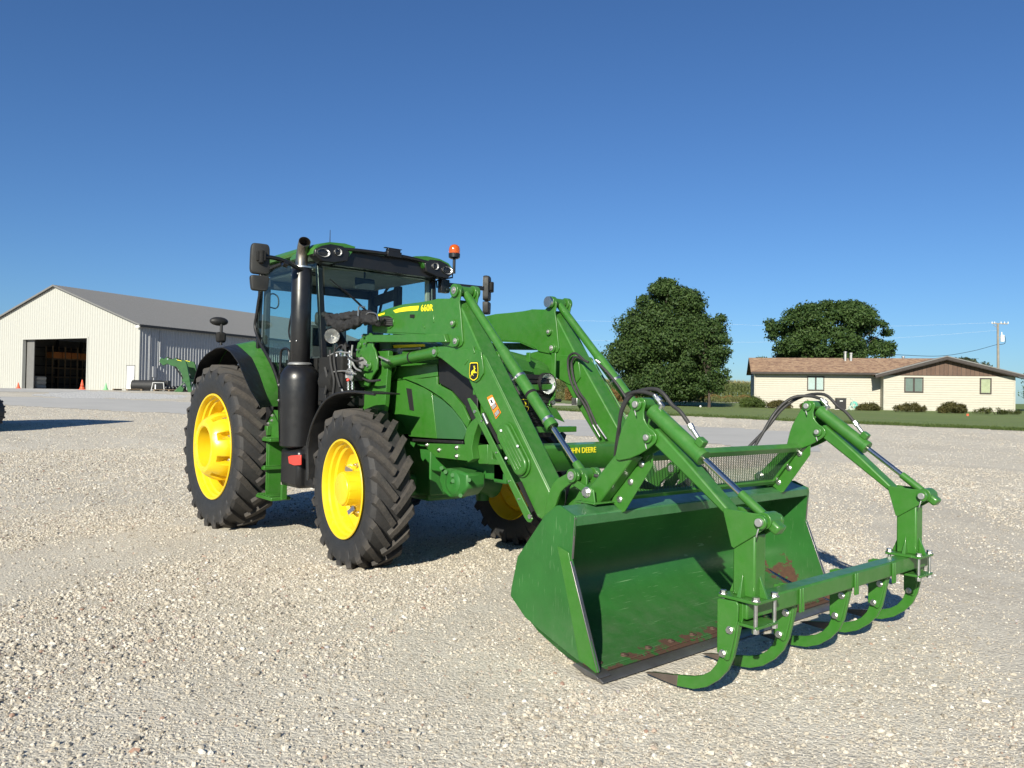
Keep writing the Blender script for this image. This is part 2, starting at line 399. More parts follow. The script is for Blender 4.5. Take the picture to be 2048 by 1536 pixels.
def make_rear_wheel(y, s, x=0, z=.935):
    """s=-1: tractor's right side"""
    w_ = empty('rear_wheel', (x, y, z), 0, T)
    H = .225
    t = make_tyre('tyre', w_, .962, .61, H+.012, 23, .062, s)
    o = s  # outward direction along y
    rim = [(.612, .198), (.622, .212), (.617, .222), (.600, .219), (.592, .200), (.588, .165), (.572, .150), (.566, .11), (.548, .098), (.542, .05), (.540, -.05), (.560, -.10), (.585, -.17), (.600, -.205), (.617, -.215), (.62, -.2)]
    mb = MB().lathe([(r, o*h) for r, h in rim], n=96)
    mb.lathe([(.545, o*-.02), (.50, o*-.035), (.44, o*-.03), (.36, o*-.03)], n=96)
    mb.lathe([(.36, o*-.045), (.44, o*-.045), (.50, o*-.05), (.545, o*-.035)], n=96)
    part('rim', mb, M['yellow'], w_)
    # cast centre with hollow middle and scalloped flanks
    prof = [(.405, -.03), (.405, .05), (.400, .12), (.395, .165), (.375, .215), (.345, .265), (.315, .302), (.295, .312), (.245, .312), (.232, .300), (.226, .22), (.222, .10), (.215, .02), (.15, .0), (.045, .0)]
    n = 240; vs = []; m = len(prof)
    for i in range(n):
        a = 2*math.pi*i/n
        ph = (a*8/(2*math.pi)) % 1; dd = abs(ph-.5)*2         # 0 at slot centre
        slot = float(sst(.36, .24, dd))
        octo = 1-.028*float(math.cos(a*8)+1)/2*0
        for k, (r, h) in enumerate(prof):
            rr = r
            if k < 3: rr = r-.095*slot
            elif k == 3: rr = r-.085*slot
            elif k == 4: rr = r-.035*slot
            if k <= 6: rr *= 1-.03*(math.cos(a*8+math.pi)+1)/2
            vs.append((rr*math.cos(a), o*h, rr*math.sin(a)))
    fs = [(i*m+k, i*m+k+1, ((i+1) % n)*m+k+1, ((i+1) % n)*m+k) for i in range(n) for k in range(m-1)]
    mb = MB().add(vs, fs)
    part('hub', mb, M['yellow'], w_, ang=28)
    mb = MB()
    for i in range(8):
        a = 2*math.pi*(i+.5)/8; hexbolt(mb, (.345*math.cos(a), o*.10, .345*math.sin(a)), (math.cos(a)*.3, o, math.sin(a)*.3), .02, .03)
        a2 = 2*math.pi*i/8; hexbolt(mb, (.47*math.cos(a2), o*-.03, .47*math.sin(a2)), (0, o, 0), .018, .03)
    part('bolt', mb, M['steel'], w_)
    mb = MB().cyl((0, o*-.1, 0), (0, o*.19, 0), .048); mb.cyl((0, o*.19, 0), (0, o*.215, 0), .03)
    part('axle_shaft', mb, M['hole'], w_)
    return w_
YR = 1.281-.215; YF = 1.046-.185
make_rear_wheel(-YR, -1); make_rear_wheel(YR, 1)

def make_front_wheel(y, s, steer):
    w_ = empty('front_wheel', (2.765, y, .70), steer, T)
    o = s
    make_tyre('tyre', w_, .742, .4525, .195, 20, .058, s)
    rim = [(.452, .172), (.4625, .184), (.458, .192), (.443, .190), (.436, .172), (.430, .140), (.414, .125), (.408, .088), (.386, .072), (.380, .03), (.377, -.03), (.392, -.07), (.425, -.12), (.44, -.165), (.455, -.178), (.46, -.165)]
    mb = MB().lathe([(r, o*h) for r, h in rim], n=96)
    mb.lathe([(.380, o*.0), (.355, o*-.035), (.325, o*-.055), (.29, o*-.045), (.25, o*-.03), (.15, o*-.028)], n=96)
    mb.lathe([(.15, o*-.04), (.25, o*-.045), (.29, o*-.06), (.325, o*-.07), (.355, o*-.05), (.380, o*-.015)], n=96)
    part('rim', mb, M['yellow'], w_)
    mb = MB().lathe([(.205, o*-.05), (.205, o*-.02), (.195, o*-.008), (.165, o*-.004), (.160, o*.0), (.158, o*.165), (.156, o*.172), (.150, o*.174), (.148, o*.186), (.143, o*.192), (.10, o*.197), (1e-4, o*.198)], n=64)
    for i in range(12):
        a = 2*math.pi*i/12; mb.cyl((.148*math.cos(a), o*.10, .148*math.sin(a)), (.148*math.cos(a), o*.176, .148*math.sin(a)), .012, n=10)
    part('hub', mb, M['yellow'], w_, ang=30)
    mb = MB()
    for i in range(10):
        a = 2*math.pi*(i+.3)/10; hexbolt(mb, (.235*math.cos(a), o*-.03, .235*math.sin(a)), (0, o, 0), .017, .035)
        if i % 2 == 0: mb.beam((.29*math.cos(a), o*-.04, .29*math.sin(a)), (.37*math.cos(a), o*-.0, .37*math.sin(a)), .05, .02, (-math.sin(a), 0, math.cos(a)))
    mb.cyl((.40*math.cos(.5), o*.05, .40*math.sin(.5)), (.36*math.cos(.5), o*.09, .36*math.sin(.5)), .006, n=8)
    part('bolt', mb, M['steel'], w_)
    return w_
make_front_wheel(-YF, -1, R(-4.7)); make_front_wheel(YF+.26, 1, R(-4.7))

# ---------------------------------------------------------------- chassis
mb = MB().box(-.35, 1.9, -.36, .36, .55, 1.25).box(-.35, .35, -.25, .25, .45, 1.35)
part('transmission', mb, M['hole'], bevel=.02)
mb = MB().cyl((0, -1.2, .935), (0, 1.2, .935), .085).box(-.2, .2, -.62, .62, .75, 1.13); part('rear_axle', mb, M['cast'], bevel=.02)
mb = MB().box(1.9, 3.1, -.30, .30, .62, 1.16).box(3.1, 4.2, -.30, .30, .86, 1.16).box(4.05, 4.22, -.30, .30, .84, 1.10); part('engine_frame', mb, M['cast'], bevel=.015)
# front axle: beam, swollen final drives, steering parts
mb = MB().beam((2.765, -.70, .70), (2.765, .70, .70), .18, .20, (1, 0, 0)).box(2.55, 2.98, -.24, .24, .55, .88)
part('front_axle', mb, M['cast'], bevel=.025)
for s in (-1, 1):
    mb = MB().lathe([(.01, 0), (.10, 0), (.12, .02), (.125, .06), (.16, .12), (.19, .2), (.20, .24), (.20, .27), (.01, .27)], (2.765, s*.44, .70), (0, s, 0), 28)
    mb.cyl((2.765, s*.60, .48), (2.765, s*.60, .92), .07)
    part('final_drive', mb, M['cast'])
# big housing seen in front of the near wheel
mb = MB().prism(A(-.48, [(885, 938), (900, 936), (921, 941), (938, 948), (938, 975), (926, 991), (903, 996), (888, 985), (880, 960)]), -.50, -.30)
mb.lathe([(.01, 0), (.09, 0), (.12, .03), (.12, .10), (.01, .10)], P3(-.52, 902, 966)+Vector((0, 0, 0)), (0, 1, 0), 24)
part('steering_housing', mb, M['cast'], bevel=.03)
mb = MB()
for u, v in ((883, 936), (891, 944), (938, 960), (921, 991), (905, 950), (906, 962)): mb.cyl(P3(-.53, u, v), P3(-.48, u, v), .018, n=8)
part('housing_bolt', mb, M['cast'])
# loader mounting frame along the chassis
y = -.50
mb = MB().prism(A(y, [(850, 887), (856, 887), (929, 889), (945, 892), (946, 921), (935, 922), (873, 915), (862, 905), (852, 895)]), y, y+.03)
part('frame_bracket', mb, M['green'], bevel=.004)
mb = MB().prism(A(y-.02, [(945, 842), (958, 832), (968, 832), (957, 850), (950, 870), (945, 895), (948, 918), (937, 925), (930, 880), (935, 856)]), y-.03, y+.04)
part('curved_brace', mb, M['green'], bevel=.004)
mb = MB()
for u, v in ((878, 900), (913.5, 895), (913.5, 912.5), (854, 890)): hexbolt(mb, P3(y-.002, u, v), (0, -1, 0), .016, .014)
part('frame_bolt', mb, M['steel'])
mb = MB().prism([(2.2, 1.0), (2.6, 1.0), (2.75, 1.5), (2.8, 2.0), (2.3, 2.0)], -.60, -.55); part('loader_tower', mb, M['green'], bevel=.004)
mb = MB().prism([(2.2, 1.0), (2.6, 1.0), (2.75, 1.5), (2.8, 2.0), (2.3, 2.0)], .55, .60).box(2.25, 2.6, .3, .58, .95, 1.25); part('loader_tower', mb, M['green'], bevel=.004)
part('tower_foot', MB().box(2.25, 2.6, -.58, -.3, .95, 1.25), M['green'], bevel=.004)

# ---------------------------------------------------------------- hood
HW = .42
def hood_top(x): return float(np.interp(x, [1.75, 2.4, 3.2, 3.8, 4.02, 4.1], [2.17, 2.15, 2.08, 1.99, 1.92, 1.80]))
secs = []; xs = np.concatenate([np.linspace(1.75, 3.7, 12), [3.85, 3.95, 4.02, 4.07]])
vs = []; NS = 17
for x in xs:
    zt = hood_top(x); hw = HW*(1-.10*float(sst(3.3, 4.1, x))); zb = 1.20 if x < 3.8 else 1.25
    for k in range(NS):
        t = k/(NS-1)*2-1; a = abs(t)
        if a > .45: yy = hw*(1.0-.06*(1-(a-.45)/.55)); zz = zb+(zt-.10-zb)*(1-(a-.45)/.55)
        else: yy = hw*.94*math.sin(a/.45*math.pi/2)**.8 if a > 0 else 0; zz = zt-.10+.10*math.cos(a/.45*math.pi/2)**.6
        vs.append((x, yy*(1 if t > 0 else -1), zz))
fs = [(i*NS+k, i*NS+k+1, (i+1)*NS+k+1, (i+1)*NS+k) for i in range(len(xs)-1) for k in range(NS-1)]
fs += [tuple(range(NS)), tuple(range((len(xs)-1)*NS, len(xs)*NS))]
mb = MB().add(vs, fs); part('hood', mb, M['green'], ang=32)
# raised side panels and trims (outer surface y=-.42)
y = -.425
def sidepanel(s, name, px, mat, th=.012, off=0.0, bev=.004):
    pts = A(y, px); y0 = s*(abs(y)+off)
    return part(name, MB().prism(pts, y0, y0+s*-th*0+s*th), mat, bevel=bev)
for s in (-1, 1):
    sidepanel(s, 'side_panel', [(768, 792), (777, 772), (790, 762), (812, 760), (850, 776), (866, 786), (876, 877), (820, 873), (807, 845), (795, 838), (780, 815)], M['green'], .014)
    sidepanel(s, 'engine_cover', [(868, 790), (885, 799), (906, 817), (926, 842), (936, 860), (929, 879), (877, 877)], paint('green_cover', (.036, .118, .042), .42, var=.06, bump=.05), .016)
    sidepanel(s, 'hood_band', [(812, 757), (850, 757), (878, 753), (878, 768), (906, 783), (930, 812), (943, 840), (938, 856), (926, 838), (906, 813), (886, 795), (866, 782), (840, 768)], M['green'], .022)
    sidepanel(s, 'side_grille', [(878, 715), (896, 712), (905, 722), (935, 748), (956, 790), (958, 838), (946, 842), (931, 810), (906, 781), (880, 766)], M['black'], .010)
    sidepanel(s, 'vent', [(815, 776), (826, 778), (831, 822), (822, 820)], M['hole'], .018)
    sidepanel(s, 'hood_rear_panel', [(760, 735), (840, 730), (876, 728), (877, 752), (838, 757), (812, 759), (790, 760), (770, 770)], M['green'], .010)
    sidepanel(s, 'hood_stripe', [(786, 690), (850, 688), (852, 693), (790, 696)], M['yellowdec'], .012)
    sidepanel(s, 'sill_trim', [(822, 877), (929, 882), (929, 888), (824, 882)], M['black'], .02)
# nose: grille, lamps, emblem
mb = MB().box(4.06, 4.10, -.33, .33, 1.22, 1.78)
for i in range(14): mb.box(4.10, 4.112, -.31, .31, 1.27+i*.036, 1.28+i*.036)
part('front_grille', mb, M['black'], bevel=.006)
for s in (-1, 1):
    mb = MB().lathe([(.01, 0), (.05, .005), (.085, .03), (.09, .05)], (4.09, s*.245, 1.70), (1, 0, 0), 24); hl = part('headlight', mb, M['lens'])
    mb = MB().lathe([(.09, .05), (.097, .055), (.1, .03), (.1, 0)], (4.09, s*.245, 1.70), (1, 0, 0), 24); part('headlight_ring', mb, M['black'], hl)
    mb = MB().lathe([(.09, .052), (.06, .06), (.01, .064)], (4.09, s*.245, 1.70), (1, 0, 0), 24); part('headlight_cover', mb, M['lensglass'], hl)
mb = MB().box(1.7, 1.77, -.45, .45, 1.2, 2.15); part('firewall', mb, M['hole'])

# ---------------------------------------------------------------- cab
RW = .86
def sup(a, n=4.): c, s = math.cos(a), math.sin(a); return (abs(c)**(2/n)*(1 if c > 0 else -1), abs(s)**(2/n)*(1 if s > 0 else -1))
# roof: shallow crowned shell
def roof_shell(layers, cx, name, mat, n=64, nn=5.):
    vs = []
    for hx, hy, z in layers:
        for i in range(n):
            a = 2*math.pi*i/n; c_, s_ = sup(a, nn); vs.append((cx+hx*c_, hy*s_, z-.025*(c_*hx/.9 > .6)*0))
    m = len(layers)
    fs = [(k*n+i, k*n+(i+1) % n, (k+1)*n+(i+1) % n, (k+1)*n+i) for k in range(m-1) for i in range(n)]
    fs += [tuple(range(n)), tuple(range((m-1)*n, m*n))]
    return part(name, MB().add(vs, fs), mat, ang=40)
roof_shell([(.83, .80, 3.06), (.86, .87, 3.075), (.87, .885, 3.105), (.84, .86, 3.145), (.76, .78, 3.178), (.60, .62, 3.195), (.3, .3, 3.202)], .82, 'roof', M['green'])
roof_shell([(.76, .74, 2.975), (.79, .80, 2.985), (.80, .83, 3.06), (.78, .80, 3.07)], .80, 'roof_underside', M['black'])
part('headliner', MB().box(.10, 1.50, -.70, .70, 2.935, 2.97), M['beige'], bevel=.02)
for s in (-1, 1):
    # lamp pods at the front corners
    def pod(sy): return [Vector(p) for p in sy]
    mb = MB()
    prof = [(.38, 3.175), (.52, 3.195), (.70, 3.185), (.84, 3.145), (.905, 3.085), (.90, 3.03), (.82, 3.00), (.60, 3.00), (.46, 3.05)]
    secp = []
    for k, (x, sc) in enumerate(((1.10, .8), (1.35, .96), (1.62, 1.0), (1.72, .97), (1.755, .90))):
        cx, cz = .66, 3.09; secp += [(x, s*(cx+(a-cx)*sc), cz+(b-cz)*sc) for a, b in prof]
    m = len(prof); fs = [(k*m+i, k*m+(i+1) % m, (k+1)*m+(i+1) % m, (k+1)*m+i) for k in range(4) for i in range(m)]+[tuple(range(m)), tuple(range(4*m, 5*m))]
    mb.add(secp, fs); pd = part('lamp_pod', mb, M['green'], ang=50)
    pf = [(.48, 3.10), (.56, 3.15), (.70, 3.155), (.80, 3.125), (.885, 3.075), (.885, 3.02), (.80, 2.955), (.66, 2.955), (.50, 3.0)]
    mb = MB().prismx([(s*a, b) for a, b in pf], 1.62, 1.77); part('pod_face', mb, M['gloss'], pd, bevel=.012)
    for (yy, zz, ry, rz) in ((.623, 3.078, .040, .040), (.792, 3.05, .072, .046)):
        mb = MB(); st = 0; mb.lathe([(.3, 0), (.75, .15), (.97, .45), (1.0, .6)], (0, 0, 0), (1, 0, 0), 24)
        mb.v = [(1.755+x*.055, s*yy+yv*ry, zz+zv*rz) for x, yv, zv in mb.v]; lp = part('work_light', mb, M['lens'], pd)
        mb = MB().lathe([(1.0, .6), (.7, .85), (.3, .97), (.01, 1.0)], (0, 0, 0), (1, 0, 0), 24)
        mb.v = [(1.755+x*.045, s*yy+yv*ry, zz+zv*rz) for x, yv, zv in mb.v]; part('light_cover', mb, M['lensglass'], pd)
# front bar between the pods, rear-view camera housing and aerials
mb = MB().tube([(1.74, -.56, 3.125), (1.76, -.2, 3.135), (1.76, .2, 3.135), (1.74, .56, 3.115)], .022, 10)
mb.box(1.64, 1.712, -.62, .62, 2.95, 3.125); part('roof_front_bar', mb, M['gloss'], bevel=.004)
mb = MB().box(1.72, 1.80, -.03, .15, 3.11, 3.17).box(1.735, 1.79, -.02, .14, 3.17, 3.20); mb.beam((1.77, -.06, 3.205), (1.77, .16, 3.205), .04, .008, (1, 0, 0))
part('roof_camera', mb, M['gloss'], bevel=.004)
part('antenna', MB().cyl((1.50, -.58, 3.15), (1.51, -.585, 3.36), .006, .003, 8), M['black'])
# cab frame
mb = MB(); fr = []
for s in (-1, 1):
    mb.beam((1.555, s*.735, 3.0), (1.66, s*.70, 1.85), .055, .065, (1, 0, 0))          # A post
    mb.beam((.155, s*.79, 3.0), (.10, s*.79, 1.9), .05, .05, (1, 0, 0))
mb.beam((1.57, -.75, 2.975), (1.57, .75, 2.975), .07, .07, (1, 0, 0))
part('cab_frame', mb, M['gloss'], bevel=.01)
rail = [P3(-.83, *q) for q in ((563, 527), (540, 538), (527, 556), (519, 590), (513, 630), (510, 655), (519, 683), (530, 704), (545, 733), (557, 768), (566, 812))]
for s in (-1, 1):
    rr = [(p.x, p.y*(-s), p.z) for p in rail]
    part('window_seal', MB().tube(rr, .018, 8), M['glassrim'])
    pts = A(-.82, [(563, 529), (541, 539), (528, 557), (520, 590), (514, 630), (511, 655), (520, 683), (531, 704), (546, 733), (558, 768), (567, 815), (590, 817), (612, 740), (640, 640), (645, 527)])
    part('side_window', MB().prism(pts, s*.818, s*.812), M['cabglass'])
vsw = MB(); zz = [(2.955, 1.60, .69), (2.6, 1.655, .70), (2.2, 1.70, .70), (1.90, 1.73, .66)]
v_ = []
for z, x, hw in zz:
    for k in range(9):
        t = k/8*2-1; v_.append((x+.06*(1-t*t), hw*t, z))
for z, x, hw in zz:
    for k in range(9):
        t = k/8*2-1; v_.append((x+.06*(1-t*t)-.006, hw*t, z))
fs = []
for L in (0, 36): fs += [(L+i*9+k, L+i*9+k+1, L+(i+1)*9+k+1, L+(i+1)*9+k) for i in range(3) for k in range(8)]
part('windshield', MB().add(v_, fs), M['cabglass'])
part('rear_window', MB().box(.105, .111, -.70, .70, 1.95, 2.90), M['cabglass'])
# inner lining posts, beams, seat, controls
mb = MB().beam((1.52, .69, 2.95), (1.60, .66, 1.9), .04, .07, (1, 0, 0)); part('post_lining', mb, M['beige'], bevel=.012)
mb = MB().beam((.78, .74, 2.95), (.78, .74, 1.4), .10, .08, (1, 0, 0)).beam((.18, .72, 2.95), (.16, .72, 1.9), .09, .09, (1, 0, 0)).beam((.18, -.72, 2.95), (.16, -.72, 1.9), .07, .07, (1, 0, 0))
mb.beam((.8, .74, 2.86), (.16, .74, 2.80), .05, .14).beam((.14, -.72, 2.88), (.14, .72, 2.88), .08, .10, (1, 0, 0))
part('inner_frame', mb, M['darkcab'], bevel=.015)
mb = MB().box(.30, .85, -.27, .27, 1.72, 1.86).box(.24, .38, -.26, .26, 1.86, 2.42).box(.22, .32, -.14, .14, 2.42, 2.60); part('driver_seat', mb, M['darkcab'], bevel=.05)
mb = MB().tube([(1.22+.14*math.cos(a)*.5, .19*math.sin(a), 2.06+.19*math.cos(a)*.8) for a in np.linspace(0, 2*math.pi, 17)[:-1]], .014, 8, 2, True).beam((1.22, 0, 2.06), (1.42, 0, 1.7), .05, .05); mb.beam((1.22, -.18, 2.06), (1.22, .18, 2.06), .02, .02)
part('steering_wheel', mb, M['darkcab'])
mb = MB().box(.45, 1.05, -.56, -.34, 1.80, 1.95).box(.85, 1.15, -.52, -.30, 1.95, 2.0); part('console', mb, M['darkcab'], bevel=.03)
mb = MB().box(1.28, 1.31, -.66, -.42, 2.10, 2.30); part('monitor', mb, M['darkcab'], bevel=.01)
mb = MB().box(1.55, 1.57, -.30, -.05, 2.74, 2.87); mb.cyl((1.56, -.18, 2.87), (1.56, -.18, 2.95), .01); part('inside_mirror', mb, M['darkcab'], bevel=.012)
mb = MB().beam((1.25, .30, 2.1), (1.55, .25, 2.05), .3, .12).box(1.35, 1.68, -.5, .5, 1.85, 2.02); part('dashboard', mb, M['darkcab'], bevel=.03)
part('floor_panel', MB().box(.1, 1.66, -.74, .74, 1.22, 1.30), M['darkcab'])
part('rear_wall', MB().box(.06, .10, -.78, .78, 1.3, 1.95), M['darkcab'])
p = [P3(-.60, *q) for q in ((559, 586), (567, 583), (577, 590), (578, 606), (572, 613), (562, 611))]
part('grab_loop', MB().tube([(q.x-.3, q.y, q.z) for q in p], .009, 8), M['darkcab'])
mb = MB().tube([(1.67, -.66, 2.80), (1.70, -.40, 2.62), (1.72, -.14, 2.42), (1.74, .02, 2.28)], .008, 8, 3); mb.tube([(1.69, -.50, 2.70), (1.735, -.10, 2.38)], .012, 6, 0); part('wiper', mb, M['gloss'])
# lower cab side under the window, above the steps
mb = MB().prism([(.62, 1.25), (1.5, 1.25), (1.66, 1.75), (1.66, 1.95), (.9, 1.95)], -.79, -.76); part('cab_side', mb, M['hole'], bevel=.005)
mb = MB().prism([(.62, 1.25), (1.5, 1.25), (1.66, 1.75), (1.66, 1.95), (.9, 1.95)], .76, .79); part('cab_side', mb, M['hole'], bevel=.005)

# ---------------------------------------------------------------- rear fenders
def arc_sheet(path_in, path_out, y_in, y_out, th=.012, n=40):
    """sheet whose inner edge follows path_in at y_in and outer edge follows path_out at y_out (lists of (x,z))"""
    def rs(p):
        p = np.array(p, float); d = np.r_[0, np.cumsum(np.hypot(*np.diff(p, axis=0).T))]; t = np.linspace(0, d[-1], n); return np.stack([np.interp(t, d, p[:, 0]), np.interp(t, d, p[:, 1])], 1)
    a, b = rs(path_in), rs(path_out); vs = []
    cen = np.array([0, .93]) if a[:, 0].mean() < 1.5 else np.array([2.765, .7])
    for L in (0, 1):
        for i in range(n):
            for q, yy in ((a[i], y_in), (b[i], y_out)):
                dd = (q-cen)/np.linalg.norm(q-cen)*th*L; vs.append((q[0]-dd[0], yy, q[1]-dd[1]))
    N = 2*n; fs = [(2*i, 2*i+1, 2*i+3, 2*i+2) for i in range(n-1)]+[(N+2*i, N+2*i+2, N+2*i+3, N+2*i+1) for i in range(n-1)]
    fs += [(2*i, 2*i+2, N+2*i+2, N+2*i) for i in range(n-1)]+[(2*i+1, N+2*i+1, N+2*i+3, 2*i+3) for i in range(n-1)]+[(0, N, N+1, 1), (2*n-2, 2*n-1, N+2*n-1, N+2*n-2)]
    return MB().add(vs, fs)
edge_in = [(-.80, 1.60), (-.70, 1.86), (-.5, 2.04), (-.3, 2.15), (-.09, 2.215)]+A(-.77, [(512, 684), (527.5, 704), (539, 719.5), (553, 757), (566.6, 813)])
bound = [(-.92, 1.55), (-.82, 1.86), (-.62, 2.04), (-.42, 2.13), (-.15, 2.165)]+A(-.95, [(488, 699), (506, 715.6), (519.7, 745), (531, 778), (544, 813)])
outer = A(-1.26, [(386, 765), (392.7, 740), (398.6, 723), (412, 707.6), (431.8, 695), (447, 694), (461, 703), (477, 725), (488, 753), (502, 784), (516, 805), (520, 815)])
for s in (-1, 1):
    part('rear_fender', arc_sheet(edge_in, bound, s*.77, s*.96), M['green'], bevel=.004)
    part('fender_extension', arc_sheet(bound, outer, s*.96, s*1.26), M['black'], bevel=.004)
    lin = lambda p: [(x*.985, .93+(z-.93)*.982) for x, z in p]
    part('fender_shade_sheet', arc_sheet(lin(edge_in), lin(bound), s*.775, s*.955), M['hole']); part('fender_inner_side', MB().prism([(-.80, 1.3), (-.78, 1.62), (-.5, 2.02), (-.09, 2.20), (.35, 1.95), (.6, 1.70), (.85, 1.40), (.9, 1.0), (-.6, 1.0)], s*.76, s*.745), M['hole'])  # dark sheet added under the fender, its black stands for shade
    lx = -.33
    tl = part('tail_light', MB().box(lx-.05, lx+.03, s*1.02, s*1.14, 2.18, 2.31), M['hole'], bevel=.03)
    part('work_light_rear', MB().sphere((lx-.03, s*1.10, 2.44), (.06, .115, .055)), M['black'], tl); part('lamp_stalk', MB().cyl((lx, s*1.08, 2.15), (lx, s*1.08, 2.42), .018), M['black'], tl)
# fender skirt, steps, tank
y = -.97
part('fender_skirt', MB().prism(A(y-.02, [(519, 809), (545, 813), (544, 822), (528, 852), (523, 830)]), y-.02, y), M['black'], bevel=.004)
part('step_bracket', MB().prism(A(y, [(547, 820), (568, 822), (571, 870), (577, 877), (530, 875), (529, 850)]), y, y+.02), M['green'], bevel=.004)
part('step_box', MB().box(*[.97, at(y, 556, 0)[0], y-.05, y, at(y, 533, 870)[1], at(y, 533, 851)[1]]), M['green'], bevel=.006)
mb = MB()
for u, v in ((545, 831), (544, 841), (537, 847)): hexbolt(mb, P3(y-.002, u, v), (0, -1, 0), .012, .012)
part('bolt', mb, M['galv'])
zs = [at(y, 550, q)[1] for q in (876, 934, 992)]
for k, z in enumerate(zs):
    x0, x1 = (.955, .955, .82)[k], at(y, (577, 566, 582)[k], 0)[0]
    mb = MB().box(x0, x1, y-.10, y+.12, z-.035, z)
    for i in range(5): mb.box(x0+.02+i*(x1-x0-.04)/5, x0+.035+i*(x1-x0-.04)/5, y-.095, y+.1, z, z+.012)
    part('step_tread', mb, M['green'], bevel=.008)
xa, xb = .965, at(y, 562, 0)[0]
mb = MB().box(xa, xa+.015, y-.03, y+.12, zs[2], zs[0]).box(xa, xb, y+.10, y+.12, zs[2], zs[0]).box(xb-.02, xb, y-.05, y+.12, zs[2], zs[0]); part('step_side', mb, M['green'], bevel=.004)
mb = MB().beam((at(y, 585, 0)[0], y+.02, zs[2]-.02), (at(y, 585, 0)[0], y+.02, zs[2]+.14), .06, .04); part('step_hanger', mb, M['green'], bevel=.004)
# DEF tank with red reflector
tx, ty = 1.60, -.93
def rbox(x0, x1, y0, y1, z0, z1, r=.05): return MB().box(x0, x1, y0, y1, z0, z1)
part('fluid_tank', MB().box(1.36, 1.80, -1.04, -.72, .60, 1.0), M['gloss'], bevel=.045)
part('tank_guard', MB().box(1.62, 2.02, -.96, -.60, .62, 1.04), M['black'], bevel=.02)
part('reflector', MB().prism(A(-1.05, [(576, 913), (582, 911), (601, 910), (601, 930), (588, 931), (578, 927)]), -1.052, -1.035), M['red'], bevel=.004)
part('filler_cap', MB().cyl((1.42, -.98, 1.0), (1.42, -.98, 1.06), .035), M['blue'])
# ---------------------------------------------------------------- exhaust
mx_, my_ = 1.57, -.93
part('muffler', MB().lathe([(.01, -.02), (.16, -.02), (.19, .0), (.195, .3), (.205, .45), (.207, .68), (.200, .74), (.165, .80), (.125, .835), (.11, .842), (.01, .842)], (mx_, my_, 1.03), (0, 0, 1), 48), M['gloss'])
mb = MB()
for k in (0, 1):
    q = [(mx_+(r+.003)*math.sin(a), my_-(r+.003)*math.cos(a), z) for r, a, z in ((.19, -.25, 1.06), (.205, -.35, 1.45), (.207, -.38, 1.70), (.2, -.36, 1.77), (.165, -.3, 1.83))]
    mb.tube(q, .006, 6, 3)
part('muffler_seam', mb, M['hole'])
mb = MB()
for z in (1.50, 1.66):
    for a in (-.47, -.28): c_ = Vector((mx_+.208*math.sin(a), my_-.208*math.cos(a), z)); hexbolt(mb, c_, (math.sin(a), -math.cos(a), 0), .010, .008)
part('muffler_screw', mb, M['galv'])
part('stack_collar', MB().lathe([(.105, 0), (.125, .005), (.125, .015), (.108, .03)], (mx_, my_, 1.87), (0, 0, 1), 40), M['galv'])
part('exhaust_stack', MB().lathe([(.098, 0), (.104, .01), (.104, .99), (.098, 1.0), (.06, 1.0)], (mx_, my_, 1.89), (0, 0, 1), 48), M['gloss'])
part('stack_ring', MB().lathe([(.062, -.005), (.112, -.005), (.112, .012), (.062, .018)], (mx_, my_, 2.895), (0, 0, 1), 40), M['steel'])
mb = MB()
for z, a in ((2.82, -.62), (2.82, .75), (2.12, -.62), (2.12, .75)): mb.sphere((mx_+.105*math.sin(a), my_-.105*math.cos(a), z), .010, 10, 6)
part('stack_rivet', mb, M['steel'])
pipe = [(mx_-.01, my_, 2.90), (mx_-.01, my_, 3.0), (mx_+.005, my_, 3.06), (mx_+.045, my_-.01, 3.115), (mx_+.115, my_-.03, 3.155)]
def open_tube(pts, r, th, n=24):
    o_ = MB().tube(pts, r, n, 5); o_.f = o_.f[:-2]; i_ = MB().tube(pts, r-th, n, 5); i_.f = i_.f[:-2]
    k = len(o_.v); L = k//n; o_.add(i_.v, [q[::-1] for q in i_.f]); o_.f += [((L-1)*n+i, (L-1)*n+(i+1) % n, k+(L-1)*n+(i+1) % n, k+(L-1)*n+i) for i in range(n)]
    return o_
part('exhaust_pipe', open_tube(pipe, .062, .004), M['exhaust'])
part('exhaust_bore', MB().tube(pipe[:-1], .056, 20, 5), M['hole'])
# handrails
for px_, yy, r in (([(564, 815), (559, 800), (560, 745), (562, 706), (567, 698), (574, 698), (578, 707), (577, 745), (572, 790)], -.96, .014), ([(590, 583), (588, 600), (579, 650), (578, 668), (582, 680), (588, 683)], -.90, .010)):
    part('handrail', MB().tube([P3(yy, *q) for q in px_], r, 8), M['gloss'])
